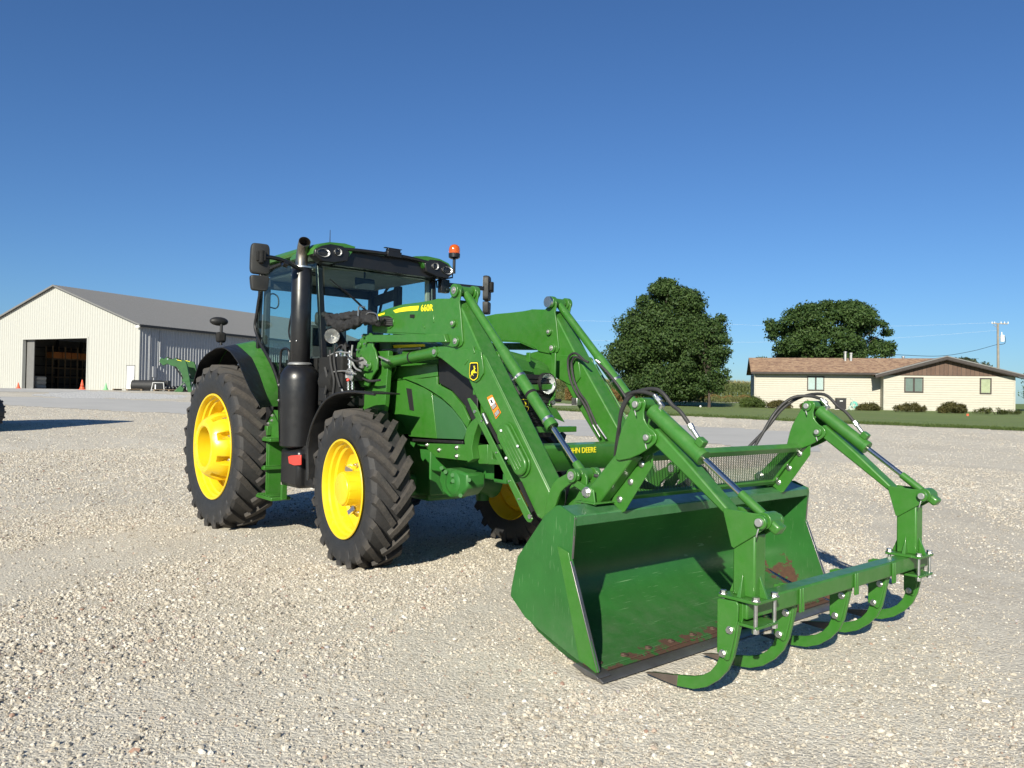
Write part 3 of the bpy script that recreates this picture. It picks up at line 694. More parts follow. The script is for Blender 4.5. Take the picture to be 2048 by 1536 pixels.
# ---------------------------------------------------------------- mirrors
def mirror(s, yaw):
    root = empty('mirror', (1.69, s*1.44, 2.86), yaw, T)
    def shell(z0, z1, w0, w1, d):
        m = MB(); n = 24; lay = [(d, .86, 1), (d*.9, .95, 1), (d*.4, 1, 1), (0, 1, 1), (-.02, .96, 1)]
        for x, sc, _ in lay:
            for i in range(n):
                a = 2*math.pi*i/n; c_, s_ = sup(a, 6); zc = (z0+z1)/2; hh = (z1-z0)/2*(1-(1-sc)*.6); t = (s_+1)/2; m.v.append((x, c_*(w0*(1-t)+w1*t)*sc, zc+hh*s_))
        L = len(lay); m.f = [(k*n+i, k*n+(i+1) % n, (k+1)*n+(i+1) % n, (k+1)*n+i) for k in range(L-1) for i in range(n)]+[tuple(range(n)), tuple(range((L-1)*n, L*n))]
        return m
    part('mirror_case', shell(-.105, .205, .098, .092, .05), M['mirrorback'], root, ang=40)
    part('lower_mirror_case', shell(-.27, -.115, .080, .098, .05), M['mirrorback'], root, ang=40)
    part('mirror_glass', MB().box(-.024, -.021, -.08, .08, -.08, .18), M['chrome'], root)
    part('mirror_clamp', MB().box(.04, .09, -.045, .045, .02, .12).cyl((.07, -.0, .0), (.07, 0, .13), .03), M['hole'], root, bevel=.01)
    return root
mirror(-1, R(-8)); mirror(1, R(40))
mb = MB().tube([(1.75, -1.43, 2.93), (1.72, -1.30, 2.935), (1.70, -1.18, 2.92), (1.66, -1.0, 2.87), (1.60, -.80, 2.84)], .022, 10); mb.cyl((1.705, -1.20, 2.90), (1.705, -1.155, 2.885), .033); part('mirror_arm', mb, M['gloss'])
mb = MB().beam((1.64, .78, 2.90), (1.74, 1.46, 2.90), .05, .05, (0, 0, 1)).box(1.60, 1.68, .78, .90, 2.80, 2.96).beam((1.66, .85, 2.83), (1.70, 1.1, 2.87), .04, .07, (0, 0, 1)); part('mirror_arm', mb, M['gloss'], bevel=.008)
# ---------------------------------------------------------------- beacon
b0 = P3(.98, 905, 556); bx, bz = at(.98, 908, 545)
part('beacon_bracket', MB().tube([P3(.98, 905, 545), P3(.98, 905, 555), P3(.9, 880, 559), P3(.85, 873, 562), P3(.82, 874, 575)], .010, 8, 1), M['gloss'])
bt = at(.98, 908, 517)[1]; bh = at(.98, 908, 489)[1]
bc = part('beacon', MB().cyl((bx, .98, at(.98, 908, 547)[1]), (bx, .98, bt), .018).lathe([(.01, -.005), (.045, -.005), (.068, .01), (.070, .055), (.066, .06), (.01, .06)], (bx, .98, bt), (0, 0, 1), 32), M['gloss'])
h_ = bh-bt-.06
part('beacon_lens', MB().lathe([(.066, 0), (.067, h_*.45), (.058, h_*.75), (.036, h_*.93), (.01, h_)], (bx, .98, bt+.06), (0, 0, 1), 32), M['amber'], bc, ang=60)

# ---------------------------------------------------------------- front fenders
ff = A(-1.05, [(617, 958), (616, 895), (621, 866), (629, 840), (645, 809), (660, 793), (680, 784), (712, 781), (745, 783), (778, 786)])
for s in (-1, 1):
    ffm = [p for p in ff[:-2]]+[at(-1.05, 752, 786)]
    mb = arc_sheet(ffm, ffm, s*.80, s*1.06, .014, 36); fo = part('front_fender', mb, M['black'], bevel=.005)
    lip = [(x, s*1.06, z-.012) for x, z in ffm]; part('fender_lip', MB().tube(lip, .013, 8), M['black'], fo)
    part('fender_bracket', MB().beam((2.5, s*.5, 1.0), (2.35, s*.75, 1.40), .05, .03, (1, 0, 0)), M['hole'], fo)
# dark machinery between cab and loader tower
mb = MB().box(1.85, 2.35, -.86, -.45, 1.45, 1.95).box(1.75, 2.2, -.72, -.40, 1.05, 2.0).cyl((1.95, -.80, 1.70), (2.2, -.80, 1.70), .12).box(1.7, 2.4, -.5, -.42, 1.2, 2.1)
part('valve_block', mb, M['hole'], bevel=.02)
for k, (px_, yy, r, m_) in enumerate((([(660, 700), (662, 730), (668, 760), (666, 790)], -.88, .012, 'hose'), ([(671, 690), (668, 715), (672, 745), (680, 775)], -.89, .010, 'hose'), ([(690, 690), (694, 712), (712, 722), (726, 720)], -.84, .010, 'hose'),
        ([(665, 744), (690, 742), (712, 748)], -.87, .008, 'galv'), ([(705, 690), (703, 715), (710, 735), (722, 742)], -.82, .009, 'galv'), ([(656, 712), (676, 704), (700, 706)], -.88, .007, 'galv'), ([(716, 742), (726, 756), (742, 762), (760, 760)], -.70, .012, 'hose'),
        ([(760, 706), (790, 712), (820, 709), (850, 702)], -.50, .014, 'hose'), ([(765, 700), (800, 699), (840, 697)], -.48, .010, 'galv'), ([(650, 735), (655, 760), (650, 788)], -.90, .014, 'hose'), ([(683, 778), (690, 790), (705, 794)], -.86, .009, 'galv'))):
    part('engine_hose' if m_ == 'hose' else 'engine_pipe', MB().tube([P3(yy, *q) for q in px_], r, 8, 4), M[m_])
mb = MB().box(1.95, 2.10, -.90, -.84, 1.50, 1.66).box(2.12, 2.26, -.89, -.83, 1.44, 1.54); part('valve_cover', mb, M['black'], bevel=.01)
part('oil_filter', MB().lathe([(.01, 0), (.05, 0), (.055, .02), (.055, .15), (.04, .17), (.01, .17)], (2.28, -.72, 1.52), (0, 0, 1), 24), M['galv'])
part('tube_joint', MB().cyl(P3(-.50, 790, 704), P3(-.50, 800, 702), .030, n=8), M['steel'])
lw = P3(-.85, 664, 672)
wl = part('side_work_light', MB().lathe([(.01, -.09), (.05, -.085), (.075, -.03), (.082, .0), (.078, .01)], lw, (.9, -.35, .0), 28), M['gloss'])
part('light_reflector', MB().lathe([(1e-4, -.055), (.02, -.05), (.045, -.03), (.062, -.012), (.074, .004)], lw, (.9, -.35, .0), 28).sphere(lw+Vector((.9, -.35, 0)).normalized()*-.02, .014), M['steel'], wl); part('light_glass', MB().lathe([(.074, .006), (.05, .018), (.01, .024)], lw, (.9, -.35, .0), 28), M['lensglass'], wl)
# hydraulic couplers
mb = MB()
for i, (u0, v0, v1, r) in enumerate(((674, 708, 738, .016), (683, 700, 736, .020), (691, 704, 738, .016), (700, 702, 738, .018), (677, 760, 778, .013), (685, 760, 779, .013), (697, 762, 780, .013), (705, 760, 779, .013))):
    a_, b_ = P3(-.78, u0, v0), P3(-.78, u0, v1); d_ = (a_-b_)
    mb.cyl(b_, a_, r, n=12)
    for t in (.2, .5, .75): mb.cyl(b_+d_*t, b_+d_*(t+.1), r*1.35, n=6)
part('hydraulic_coupler', mb, M['steel'])
mb = MB().prism(A(-.80, [(667, 740), (710, 742), (708, 762), (668, 758)]), -.80, -.70); part('coupler_block', mb, M['gloss'], bevel=.006)
part('coupler_tag', MB().prism(A(-.802, [(673, 748), (678, 748), (678, 757), (673, 757)]), -.803, -.80), M['yellowdec'])
cc = P3(-.82, 699, 751); pts = [(cc.x+.06*math.cos(a), cc.y, cc.z+.06*math.sin(a)) for a in np.linspace(-.9, 3.6, 14)]
mb = MB().tube(pts, .014, 8, 2).cyl((cc.x, cc.y, cc.z), (cc.x, cc.y+.05, cc.z), .045); part('coupler_lever', mb, M['galv'])
part('lever_knob', MB().sphere(P3(-.84, 696, 760), .017), M['red'])
part('coupler_hose', MB().tube([P3(-.84, 672, 722), P3(-.84, 668, 708), P3(-.84, 674, 697), P3(-.84, 684, 690), P3(-.84, 690, 700)], .009, 8).tube([P3(-.80, 677, 780), P3(-.78, 677, 800)], .014, 8).tube([P3(-.80, 700, 780), P3(-.78, 702, 800)], .014, 8), M['hose'])
for k, px_ in enumerate(([(647, 629), (660, 635), (690, 633), (712, 631), (735, 633), (750, 636), (765, 641)], [(656, 662), (668, 660), (690, 652), (712, 644), (738, 639), (760, 642)], [(650, 632), (665, 642), (680, 652), (700, 650), (725, 638)])):
    q = [P3(-.74-.03*k, *z) for z in px_]; q = [p+Vector((0, .02*math.sin(i*2.3+k), .012*math.cos(i*1.7+k))) for i, p in enumerate(q)]
    o = part('hose_sleeve', MB().tube(q, [.03, .042, .046, .044, .05, .045, .03][:len(q)+0], 14, 6), M['fabric'])
    tx_ = bpy.data.textures.new('crumple', 'CLOUDS'); tx_.noise_scale = .05; d_ = o.modifiers.new('sub', 'SUBSURF'); d_.levels = 1; d_.render_levels = 2
    d_ = o.modifiers.new('crumple', 'DISPLACE'); d_.texture = tx_; d_.strength = .05; d_.mid_level = .5
part('sleeve_tail', MB().tube([P3(-.74, 668, 660), P3(-.72, 676, 672), P3(-.70, 684, 686), P3(-.68, 690, 698)], .05, 12), M['fabric'])
for px_ in ([(716, 645), (717, 616), (722, 613), (730, 614)], [(716, 645), (722, 646), (730, 642)], [(733, 629), (738, 625), (752, 627), (757, 640)]):
    part('hose_hanger', MB().tube([P3(-.80, *q) for q in px_], .006, 8, 3), M['steel'])

# ================================================================== FRONT LOADER
Yo, Yi = .651, .451          # outer and inner faces of an arm
YC = (Yo+Yi)/2
A1 = A(-Yo, [(742, 640), (755, 627), (770, 619), (786, 614), (806, 608.5), (835, 605), (857, 601.5), (868, 599), (874, 597), (899, 597), (904, 591), (903, 584), (904, 578), (908, 573), (914, 572.5), (919, 575.5), (921, 582), (920, 592), (918, 603), (920.5, 622), (922, 640), (923, 655), (925.5, 683), (922.5, 691), (916, 695), (908, 695), (896, 692.5), (886, 690), (880, 683), (850, 668.5), (745, 663)])
A2 = A(-Yo+.015, [(912, 598), (926, 622), (963, 706), (969, 713), (1099, 983), (1099, 1005), (1093, 1028), (1084, 1040), (1074, 1034), (1040, 962), (990, 868), (952, 794), (937, 760), (923, 751), (882, 718), (870, 712), (866, 703), (872, 693), (890, 688), (905, 670)])
A2plate = A(-Yo, [(958, 700), (962, 704), (966, 735), (966, 747), (958, 760), (951, 765), (943, 762), (934, 756), (925, 751), (884, 718), (895, 705), (925, 697)])
LINK = A(-Yo, [(738, 670.5), (896, 668.5), (901, 685), (739, 685)])
MAST = A(-Yo-.02, [(733, 670), (741.5, 665), (747, 675), (745.5, 692), (750, 700), (755, 720), (754, 739), (745, 752), (736, 773), (722, 774), (717, 765), (717, 742), (714, 730), (712, 712), (714, 692), (722, 676)])
pin = lambda y, u, v: P3(y, u, v)
topP, midP, lowP = at(-Yo, 911.5, 581), at(-Yo, 908, 646.5), at(-Yo, 914, 682.5)
botP = at(-Yo, 1148, 951); mastP = at(-Yo-.02, 741, 731); liftP = at(-.60, 877, 704)
CYL0 = at(-YC, 929, 583)
def xz(p, y): return (p[0], y, p[1])
def text_mesh(name, body, origin, right, up, size, mat, parent, extrude=.001, xscale=1.0):
    cu = bpy.data.curves.new(name, 'FONT'); cu.body = body; cu.size = size; cu.extrude = extrude; cu.offset = size*.014
    o = bpy.data.objects.new(name, cu); dg = bpy.context.evaluated_depsgraph_get()
    me = bpy.data.meshes.new_from_object(o.evaluated_get(dg) if False else o); bpy.data.objects.remove(o); bpy.data.curves.remove(cu)
    Rt, Up = Vector(right).normalized(), Vector(up).normalized(); N = Rt.cross(Up)
    for v in me.vertices:
        c_ = v.co.copy(); v.co = Vector(origin)+Rt*c_.x*xscale+Up*c_.y+N*c_.z
    me.materials.clear(); me.materials.append(mat); o = bpy.data.objects.new(name, me); COL.objects.link(o); o.parent = parent; return o
def decal(name, pts3, mat, parent, n_, th=.0012):
    """thin sticker: polygon of 3D points, lifted along n_"""
    n_ = Vector(n_); P = [Vector(p) for p in pts3]; k = len(P)
    mb = MB().add([p for p in P]+[p+n_*th for p in P], [tuple(range(k))[::-1], tuple(range(k, 2*k))]+[(i, (i+1) % k, k+(i+1) % k, k+i) for i in range(k)])
    return part(name, mb, mat, parent)
def badge(parent, c, right, up, n_, h, tilt=0, nm='emblem'):
    """black rounded shield, thin yellow outline, leaping deer"""
    Rt, Up, N = Vector(right), Vector(up), Vector(n_)
    sh = [(-.36, .46), (-.28, .5), (.28, .5), (.36, .46), (.40, .1), (.40, -.2), (.34, -.36), (.12, -.48), (0, -.5), (-.12, -.48), (-.34, -.36), (-.40, -.2), (-.40, .1)]
    def pl_(pts, k, off): return [Vector(c)+Rt*(x*h*k)+Up*(y*h*k)+N*off for x, y in pts]
    b = decal(nm, pl_(sh, 1.06, .0005), M['gloss'], parent, N)
    decal('emblem_outline', pl_(sh, 1.0, .0018), M['yellowdec'], b, N, .0008); decal('emblem_field', pl_(sh, .90, .0028), M['gloss'], b, N, .0008)
    deer = [(-.30, -.30), (-.20, -.16), (-.22, -.06), (-.16, .04), (-.05, .10), (.02, .13), (.04, .22), (.0, .32), (-.05, .40), (.03, .35), (.07, .27), (.09, .35), (.07, .42), (.13, .34), (.12, .25), (.20, .20), (.12, .16), (.13, .06), (.16, -.01), (.27, -.02), (.30, -.09), (.26, -.10), (.18, -.07), (.10, -.09), (.0, -.10), (-.08, -.10), (-.06, -.18), (.02, -.26), (-.02, -.27), (-.12, -.18), (-.15, -.17), (-.22, -.28), (-.32, -.34)]
    decal('leaping_deer', pl_([(x*.95, y*.85-.01) for x, y in deer], 1, .0038), M['yellowdec'], b, N, .0008)
    return b
def loader_arm(s):
    """s=-1: tractor's right side (near the camera)"""
    f = lambda y: y*s       # y given as positive distance from the centre line
    nm = 'loader_arm'
    th = .016
    # rear section: two plates joined by a crowned top and a belly plate
    mb = MB().prism(A1, f(Yo), f(Yo-th)).prism(A1, f(Yi), f(Yi+th))
    rear = part('loader_arm_rear', mb, M['green'], bevel=.005)
    n1 = [p for p in A1[:10]]; mb = MB()
    for strip, dz in ((n1, -.006), ([A1[0]]+[A1[-1], A1[-2], A1[-3]], .004)):
        for (xa, za), (xb, zb) in zip(strip, strip[1:]):
            mb.add([(xa, f(Yo-.003), za+dz), (xb, f(Yo-.003), zb+dz), (xb, f(Yi+.003), zb+dz), (xa, f(Yi+.003), za+dz), (xa, f(Yo-.003), za+dz-.014), (xb, f(Yo-.003), zb+dz-.014), (xb, f(Yi+.003), zb+dz-.014), (xa, f(Yi+.003), za+dz-.014)],
                   [(0, 1, 2, 3), (4, 5, 6, 7), (0, 1, 5, 4), (1, 2, 6, 5), (2, 3, 7, 6), (3, 0, 4, 7)])
    part('top_plate', mb, M['green'], rear)
    # front boom: closed box
    boom = part('loader_arm_front', MB().prism(A2, f(Yo-.015), f(Yi+.015)), M['green'], bevel=.012)
    part('knee_plate', MB().prism(A2plate, f(Yo-.001), f(Yo-.017)).prism(A2plate, f(Yi+.001), f(Yi+.017)), M['green'], boom, bevel=.004)
    # weld bead along the front edge and small stiffening pads
    e = A(-Yo, [(969, 716), (1000, 780), (1050, 883), (1098, 983)]); part('weld_bead', MB().tube([xz(p, f(Yo-.018)) for p in e], .008, 6, 2), M['green'], boom)
    for u, v, l, a in ((1005-0, 0, 0, 0),):
        pass
    pads = [((866, 630), (868, 645)), ((843, 649), (850, 656)), ((945, 692), (949, 707)), ((929, 729), (936, 719))]
    mb = MB()
    for p, q in pads:
        a_, b_ = at(-Yo, *p), at(-Yo, *q); mb.beam(xz(a_, f(Yo+.001)), xz(b_, f(Yo+.001)), .008, .018)
    part('weld_pad', mb, M['green'], rear, bevel=.003)
    # bosses and pins
    mb = MB(); pm = MB()
    for (x, z), r in ((topP, .056), (lowP, .046), (midP, .034)):
        for yy, o_ in ((Yo, 1), (Yi, -1)):
            mb.cyl((x, f(yy-.03*o_), z), (x, f(yy+.022*o_), z), r, n=32)
            pm.cyl((x, f(yy), z), (x, f(yy+.026*o_), z), r*.55, n=20); pm.cyl((x, f(yy+.02*o_), z), (x, f(yy+.036*o_), z), r*.28, n=6)
    part('pin_boss', mb, M['green'], rear, bevel=.003); part('pivot_pin', pm, M['galv'], rear, bevel=.002)
    if s > 0:
        part('pin_cap', MB().cyl((topP[0], Yi-.024, topP[1]), (topP[0], Yi-.05, topP[1]), .052, n=32), M['steel'], rear)
    # self levelling bar
    part('levelling_bar', MB().prism(LINK, f(Yo+.045), f(Yo+.001)), M['green'], bevel=.006)
    # mast with pivots and lock lever
    mast = part('mast', MB().prism(MAST, f(Yo+.022), f(Yo+.002)).prism(MAST, f(Yi), f(Yi+.02)), M['green'], bevel=.005)
    mb = MB()
    for u, v, r in ((741, 731, .045), (730, 752, .03), (722, 690, .03), (731, 672, .022), (735, 685, .016)):
        x, z = at(-Yo-.02, u, v); mb.cyl((x, f(Yo), z), (x, f(Yo+.045), z), r, n=24)
    part('mast_boss', mb, M['green'], mast, bevel=.004)
    mb = MB()
    for u, v, r in ((741, 731, .018), (731, 672, .012), (735, 688, .010), (720, 700, .012)):
        x, z = at(-Yo-.02, u, v); mb.cyl((x, f(Yo+.04), z), (x, f(Yo+.06), z), r, n=12)
    part('mast_pin', mb, M['steel'], mast)
    part('latch', MB().prism(A(-.70, [(716, 715), (723, 714), (733, 724), (732, 731), (726, 729), (724, 737), (717, 736)]), f(.70), f(.68)).beam(P3(-.69, 759, 713)*1 if s < 0 else Vector((P3(-.69, 759, 713).x, .69, P3(-.69, 759, 713).z)), (at(-.69, 778, 722)[0], f(.69), at(-.69, 778, 722)[1]), .03, .012), M['galv'], mast, bevel=.003)
    # lift cylinder
    a_, b_ = at(-.60, 741, 731), at(-.60, 877, 704); a_, b_ = Vector(xz(a_, f(.59))), Vector(xz(b_, f(.59))); d_ = b_-a_
    lc = part('lift_cylinder', MB().cyl(a_+d_*.26, a_+d_*.97, .052, n=36).cyl(a_+d_*.24, a_+d_*.34, .058, n=36).cyl(a_+d_*.90, a_+d_*.98, .058, n=36), M['green'], bevel=.003)
    part('lift_rod', MB().cyl(a_, a_+d_*.27, .028), M['galv'], lc)
    part('cylinder_band', MB().cyl(a_+d_*.62, a_+d_*.64, .0545, n=36), M['hole'], lc)
    mb = MB().cyl(b_+Vector((0, f(-.05)*0-.055, 0)), b_+Vector((0, .055, 0)), .045, n=28).sphere(b_+Vector((.05, 0, .005)), .052).cyl(a_+Vector((0, -.04, 0)), a_+Vector((0, .04, 0)), .04, n=24)
    part('cylinder_eye', mb, M['green'], lc)
    part('eye_pin', MB().cyl(b_-Vector((0, .064, 0)), b_+Vector((0, .064, 0)), .022, n=20), M['galv'], lc)
    # tilt cylinder: thin tube, thick sleeve, chrome rod, on the arm's centre plane
    p0 = Vector(xz((topP[0]-.01, topP[1]), f(YC))); p1 = Vector(xz((botP[0]-.005, botP[1]), f(YC))); d_ = p1-p0; L = d_.length; e = d_/L
    t1, t2 = .385, .775
    tc = part('tilt_cylinder', MB().cyl(p0, p0+d_*t1, .0345, .0365, 32).cyl(p0+d_*(t1-.012), p0+d_*t2, .046, n=36).cyl(p0+d_*(t1-.03), p0+d_*(t1-.01), .040, .045, 32).cyl(p0+d_*(t2-.02), p0+d_*t2, .050, n=36), M['green'], bevel=.003)
    part('tilt_rod', MB().cyl(p0+d_*t2, p0+d_*.955, .0215, n=28), M['chrome'], tc)
    part('cylinder_eye', MB().cyl(p0-Vector((0, .06, 0)), p0+Vector((0, .06, 0)), .044, n=28).cyl(p1-Vector((0, .055, 0)), p1+Vector((0, .055, 0)), .046, n=28).cyl(p0+d_*.945, p1, .03, .036, 20), M['green'], tc, bevel=.003)
    mb = MB()
    for t in (.515, .74): mb.cyl(p0+d_*(t-.006), p0+d_*(t+.006), .0485, n=32)
    sc_ = p0+d_*.515+Vector((0, -.05, 0)); mb.cyl(sc_, sc_+Vector((-.03, 0, -.02)), .008)
    part('clamp_ring', mb, M['steel'], tc)
    part('cable_tie', MB().cyl(p0+d_*.60, p0+d_*.612, .0485, n=32), M['hole'], tc)
    # steel feed pipe of the cylinder
    # attachment carrier: curved bell link, hinge plates
    cl = A(-Yo-.01, [(1088, 1036), (1091, 1014), (1095, 996), (1100, 978), (1106, 967), (1115, 957), (1128, 950), (1140, 944), (1147, 941), (1155, 944), (1158, 952), (1156, 960), (1148, 964), (1138, 969), (1128, 977), (1121, 984), (1116, 996), (1112, 1008), (1108, 1018), (1100, 1038)])
    cr = part('carrier_link', MB().prism(cl, f(Yo+.012), f(Yo-.012)).prism(cl, f(Yi-.012), f(Yi+.012)), M['green'], bevel=.005)
    mb = MB()
    for yy, o_ in ((Yo+.01, 1), (Yi-.01, -1)): mb.cyl((botP[0], f(yy-.03*o_), botP[1]), (botP[0], f(yy+.02*o_), botP[1]), .048, n=30)
    part('carrier_boss', mb, M['green'], cr, bevel=.003)
    part('carrier_pin', MB().cyl((botP[0], f(Yo+.01), botP[1]), (botP[0], f(Yo+.036), botP[1]), .030, n=24).cyl((botP[0], f(Yi-.01), botP[1]), (botP[0], f(Yi-.036), botP[1]), .030, n=24).cyl((botP[0], f(Yo+.03), botP[1]), (botP[0], f(Yo+.045), botP[1]), .012, n=6), M['galv'], cr)
    hp = A(-Yo+.03, [(1156, 964), (1160, 952), (1168, 946), (1172, 955), (1172, 972), (1182, 985), (1190, 1008), (1182, 1012), (1136, 1018), (1152, 992), (1160, 978)])
    part('hinge_plate', MB().prism(hp, f(Yo-.035), f(Yo-.055)).prism(hp, f(Yi+.035), f(Yi+.055)), M['green'], cr, bevel=.004)
    # latch strip, parking stand flat on the rear edge of the boom
    st = A(-Yo-.012, [(935, 797), (940, 796), (953, 812), (962, 832), (1062, 1029), (1066, 1038), (1062, 1045), (1056, 1044), (1050, 1036), (1000, 930), (946, 824)])
    ps = part('parking_stand', MB().prism(st, f(Yo+.018), f(Yo+.006)), M['green'], bevel=.004)
    mb = MB()
    for u, v, r in ((950, 823, .014), (1060, 1033, .018), (964, 842, .008), (1019, 962, .007), (1038, 998, .007), (993, 905, .007)): x, z = at(-Yo-.02, u, v); mb.cyl((x, f(Yo+.015), z), (x, f(Yo+.028), z), r, n=14)
    part('stand_bolt', mb, M['steel'], ps)
    gr = A(-Yo, [(964, 826), (968, 825), (1000, 885), (996, 888)]); part('stand_slot', MB().prism(gr, f(Yo+.004), f(Yo-.012)), M['hole'], ps)
    a_, b_ = at(-Yo-.01, 967, 828), at(-Yo-.01, 976, 848); part('stand_spring', MB().cyl(xz(a_, f(Yo+.012)), xz(b_, f(Yo+.012)), .013, n=12), M['steel'], ps)
    gr = A(-Yo, [(1036, 966), (1041, 963), (1067, 1022), (1064, 1026)]); part('stand_slot', MB().prism(gr, f(Yo+.006), f(Yo-.012)), M['hole'], ps)
    # oval ribbed cover
    c0, c1 = at(-Yo, 1012, 868), at(-Yo, 1043, 930)
    def stad(r, k=16, off=0.0):
        ax = math.atan2(c1[1]-c0[1], c1[0]-c0[0]); o_ = []
        for cc_, s0 in ((c0, math.pi/2), (c1, -math.pi/2)):
            for i in range(k+1): a = ax+s0+math.pi*i/k; o_.append((cc_[0]+r*math.cos(a), cc_[1]+r*math.sin(a)))
        return o_
    if s < 0:
        ov = part('oval_cover', MB().prism(stad(.094), f(Yo+.003), f(Yo-.014)), M['green'], bevel=.004)
        part('cover_dome', MB().prism(stad(.079), f(Yo+.032), f(Yo)), M['green'], ov, bevel=.012)
        mb = MB(); ax = Vector((c1[0]-c0[0], 0, c1[1]-c0[1])).normalized(); pp = Vector((ax.z, 0, -ax.x))
        for k, (o_, l0, l1) in enumerate(((-.045, -.01, .0), (-.016, -.03, .03), (.016, -.03, .03), (.045, -.0, .01))):
            a_ = Vector(xz(c0, f(Yo+.033)))+pp*o_+ax*(l0); b_ = Vector(xz(c1, f(Yo+.033)))+pp*o_+ax*(l1); mb.beam(a_, b_, .008, .009)
        part('cover_rib', mb, M['green'], ov, bevel=.003)
        mb = MB()
        for u, v in ((1035, 892), (1012, 916), (1002, 861)): mb.cyl(P3(-Yo-.03, u, v), P3(-Yo-.042, u, v), .010, n=10)
        part('cover_screw', mb, M['steel'], ov)
    return rear, boom
rearN, boomN = loader_arm(-1)
rearF, boomF = loader_arm(1)
# decals on the near arm
ys = -Yo-.0016
decal('yellow_stripe', [P3(ys, *q) for q in ((786.5, 621), (797, 617), (808, 614.4), (822, 612.6), (838, 611.5), (836, 621), (816, 622), (800, 624), (791, 626))], M['yellowdec'], rearN, (0, -1, 0))
decal('yellow_stripe', [P3(ys, *q) for q in ((756, 629), (764, 626.5), (770, 625), (768, 632), (757, 633))], M['yellowdec'], rearN, (0, -1, 0))
o0, o1 = P3(ys, 841.5, 622.5), P3(ys, 867, 621.5)
text_mesh('model_number', '660R', o0, (o1-o0), (0, 0, 1), .082, M['yellowdec'], rearN, xscale=(o1-o0).length/.18)
part('hose_port', MB().prism(A(ys, [(752, 640), (757, 633), (768, 629), (779, 629), (786, 634), (789, 643), (787, 652), (780, 658), (770, 657), (760, 651)]), ys-.010, ys+.006), M['green'], rearN, bevel=.006)
part('hose_port_opening', MB().prism(A(ys-.01, [(755, 640), (759, 635), (768, 632), (778, 632), (784, 636), (786, 643), (784, 650), (779, 654), (770, 653), (762, 649)]), ys-.013, ys-.008), M['hole'], rearN)
mb = MB()
for k in range(4): mb.tube([P3(-.70, 752, 639+k*4), P3(-.69, 770, 637+k*4), P3(-.66, 786, 639+k*3.6)], .010, 8, 3)
part('arm_hose', mb, M['hose'])
part('arm_socket', MB().prism(A(ys, [(820.5, 629), (829, 629), (829, 635.5), (820.5, 635.5)]), ys-.004, ys+.004).cyl(P3(ys-.004, 826, 632.5), P3(ys-.012, 826, 632.5), .012), M['hole'], rearN)
bc_ = P3(ys+.0, 948, 743)
dn = Vector((A(ys, [(1050, 883)])[0][0]-A(ys, [(969, 716)])[0][0], 0, A(ys, [(1050, 883)])[0][1]-A(ys, [(969, 716)])[0][1])).normalized()
badge(boomN, bc_+Vector((0, -.001, 0)), (1, 0, 0), (0, 0, 1), (0, -1, 0), .148)
# warning label: white panel, orange heads, black text blocks
q = [(974, 795), (984, 789.5), (1002, 825), (992, 838)]
def lab(u, v):  # bilinear inside q: u across, v down
    a_ = Vector((q[0][0], q[0][1]))*(1-u)+Vector((q[1][0], q[1][1]))*u; b_ = Vector((q[3][0], q[3][1]))*(1-u)+Vector((q[2][0], q[2][1]))*u; c_ = a_*(1-v)+b_*v; return P3(ys+.014, c_.x, c_.y)
def rect(u0, u1, v0, v1): return [lab(u0, v0), lab(u1, v0), lab(u1, v1), lab(u0, v1)]
lb = decal('warning_label', rect(0, 1, 0, 1), M['orange'], boomN, (0, -1, 0))
for (u0, u1, v0, v1, m_) in ((.07, .93, .12, .42, 'white'), (.07, .93, .43, .62, 'hole'), (.07, .93, .76, .97, 'hole')): decal('label_panel', [p+Vector((0, -.0015, 0)) for p in rect(u0, u1, v0, v1)], M[m_], lb, (0, -1, 0), .0005)
for k in range(4): decal('label_line', [p+Vector((0, -.0023, 0)) for p in rect(.14, .86, .45+k*.04, .465+k*.04)], M['white'], lb, (0, -1, 0), .0004)
for k in range(4): decal('label_line', [p+Vector((0, -.0023, 0)) for p in rect(.14, .86, .79+k*.042, .805+k*.042)], M['white'], lb, (0, -1, 0), .0004)
decal('label_figure', [p+Vector((0, -.0023, 0)) for p in rect(.35, .6, .18, .36)], M['hole'], lb, (0, -1, 0), .0004)
# cross tube with lettering
c0 = at(-Yi, 1068, 889); zt = at(0, 1168, 885)[1]; xt = at(0, 1168, 897)[0]
prof = [(xt, 1.205), (xt+.012, 1.190), (xt+.012, 1.110), (xt-.005, 1.055), (xt-.05, .995), (xt-.10, .985), (xt-.15, 1.01), (xt-.17, 1.08), (xt-.16, 1.19), (xt-.14, 1.212)]
tube_ = part('cross_tube', MB().prism(prof, -Yi-.02, Yi+.02), M['green'], bevel=.008)
o0, o1 = Vector((xt+.0145, at_y := 0, 1.125)), None
# text spans y from the first to the last letter, read along +y
def yon(u, v, x):
    d = ray(u, v); t = (x-CAM.x)/d.x; return CAM.y+t*d.y, CAM.z+t*d.z
yb, zb_ = yon(1200, 904, xt+.0145); ya, _ = yon(1137, 908, xt+.0145)
text_mesh('brand_name', 'John Deere'.upper(), (xt+.0135, ya-.02, zb_), (0, 1, 0), (0, 0, 1), .062, M['yellowdec'], tube_, xscale=(yb-ya+.02)/.402)
# open bracket of the loader frame behind the boom
part('frame_bracket', MB().prism(A(-.46, [(952, 890), (975, 889), (976, 928), (957, 928), (952, 905)]), -.46, -.30).prism(A(-.46, [(975, 889), (1010, 888), (1012, 898), (984, 900), (984, 918), (1012, 922), (1012, 930), (976, 929)]), -.46, -.40), M['green'], bevel=.005)
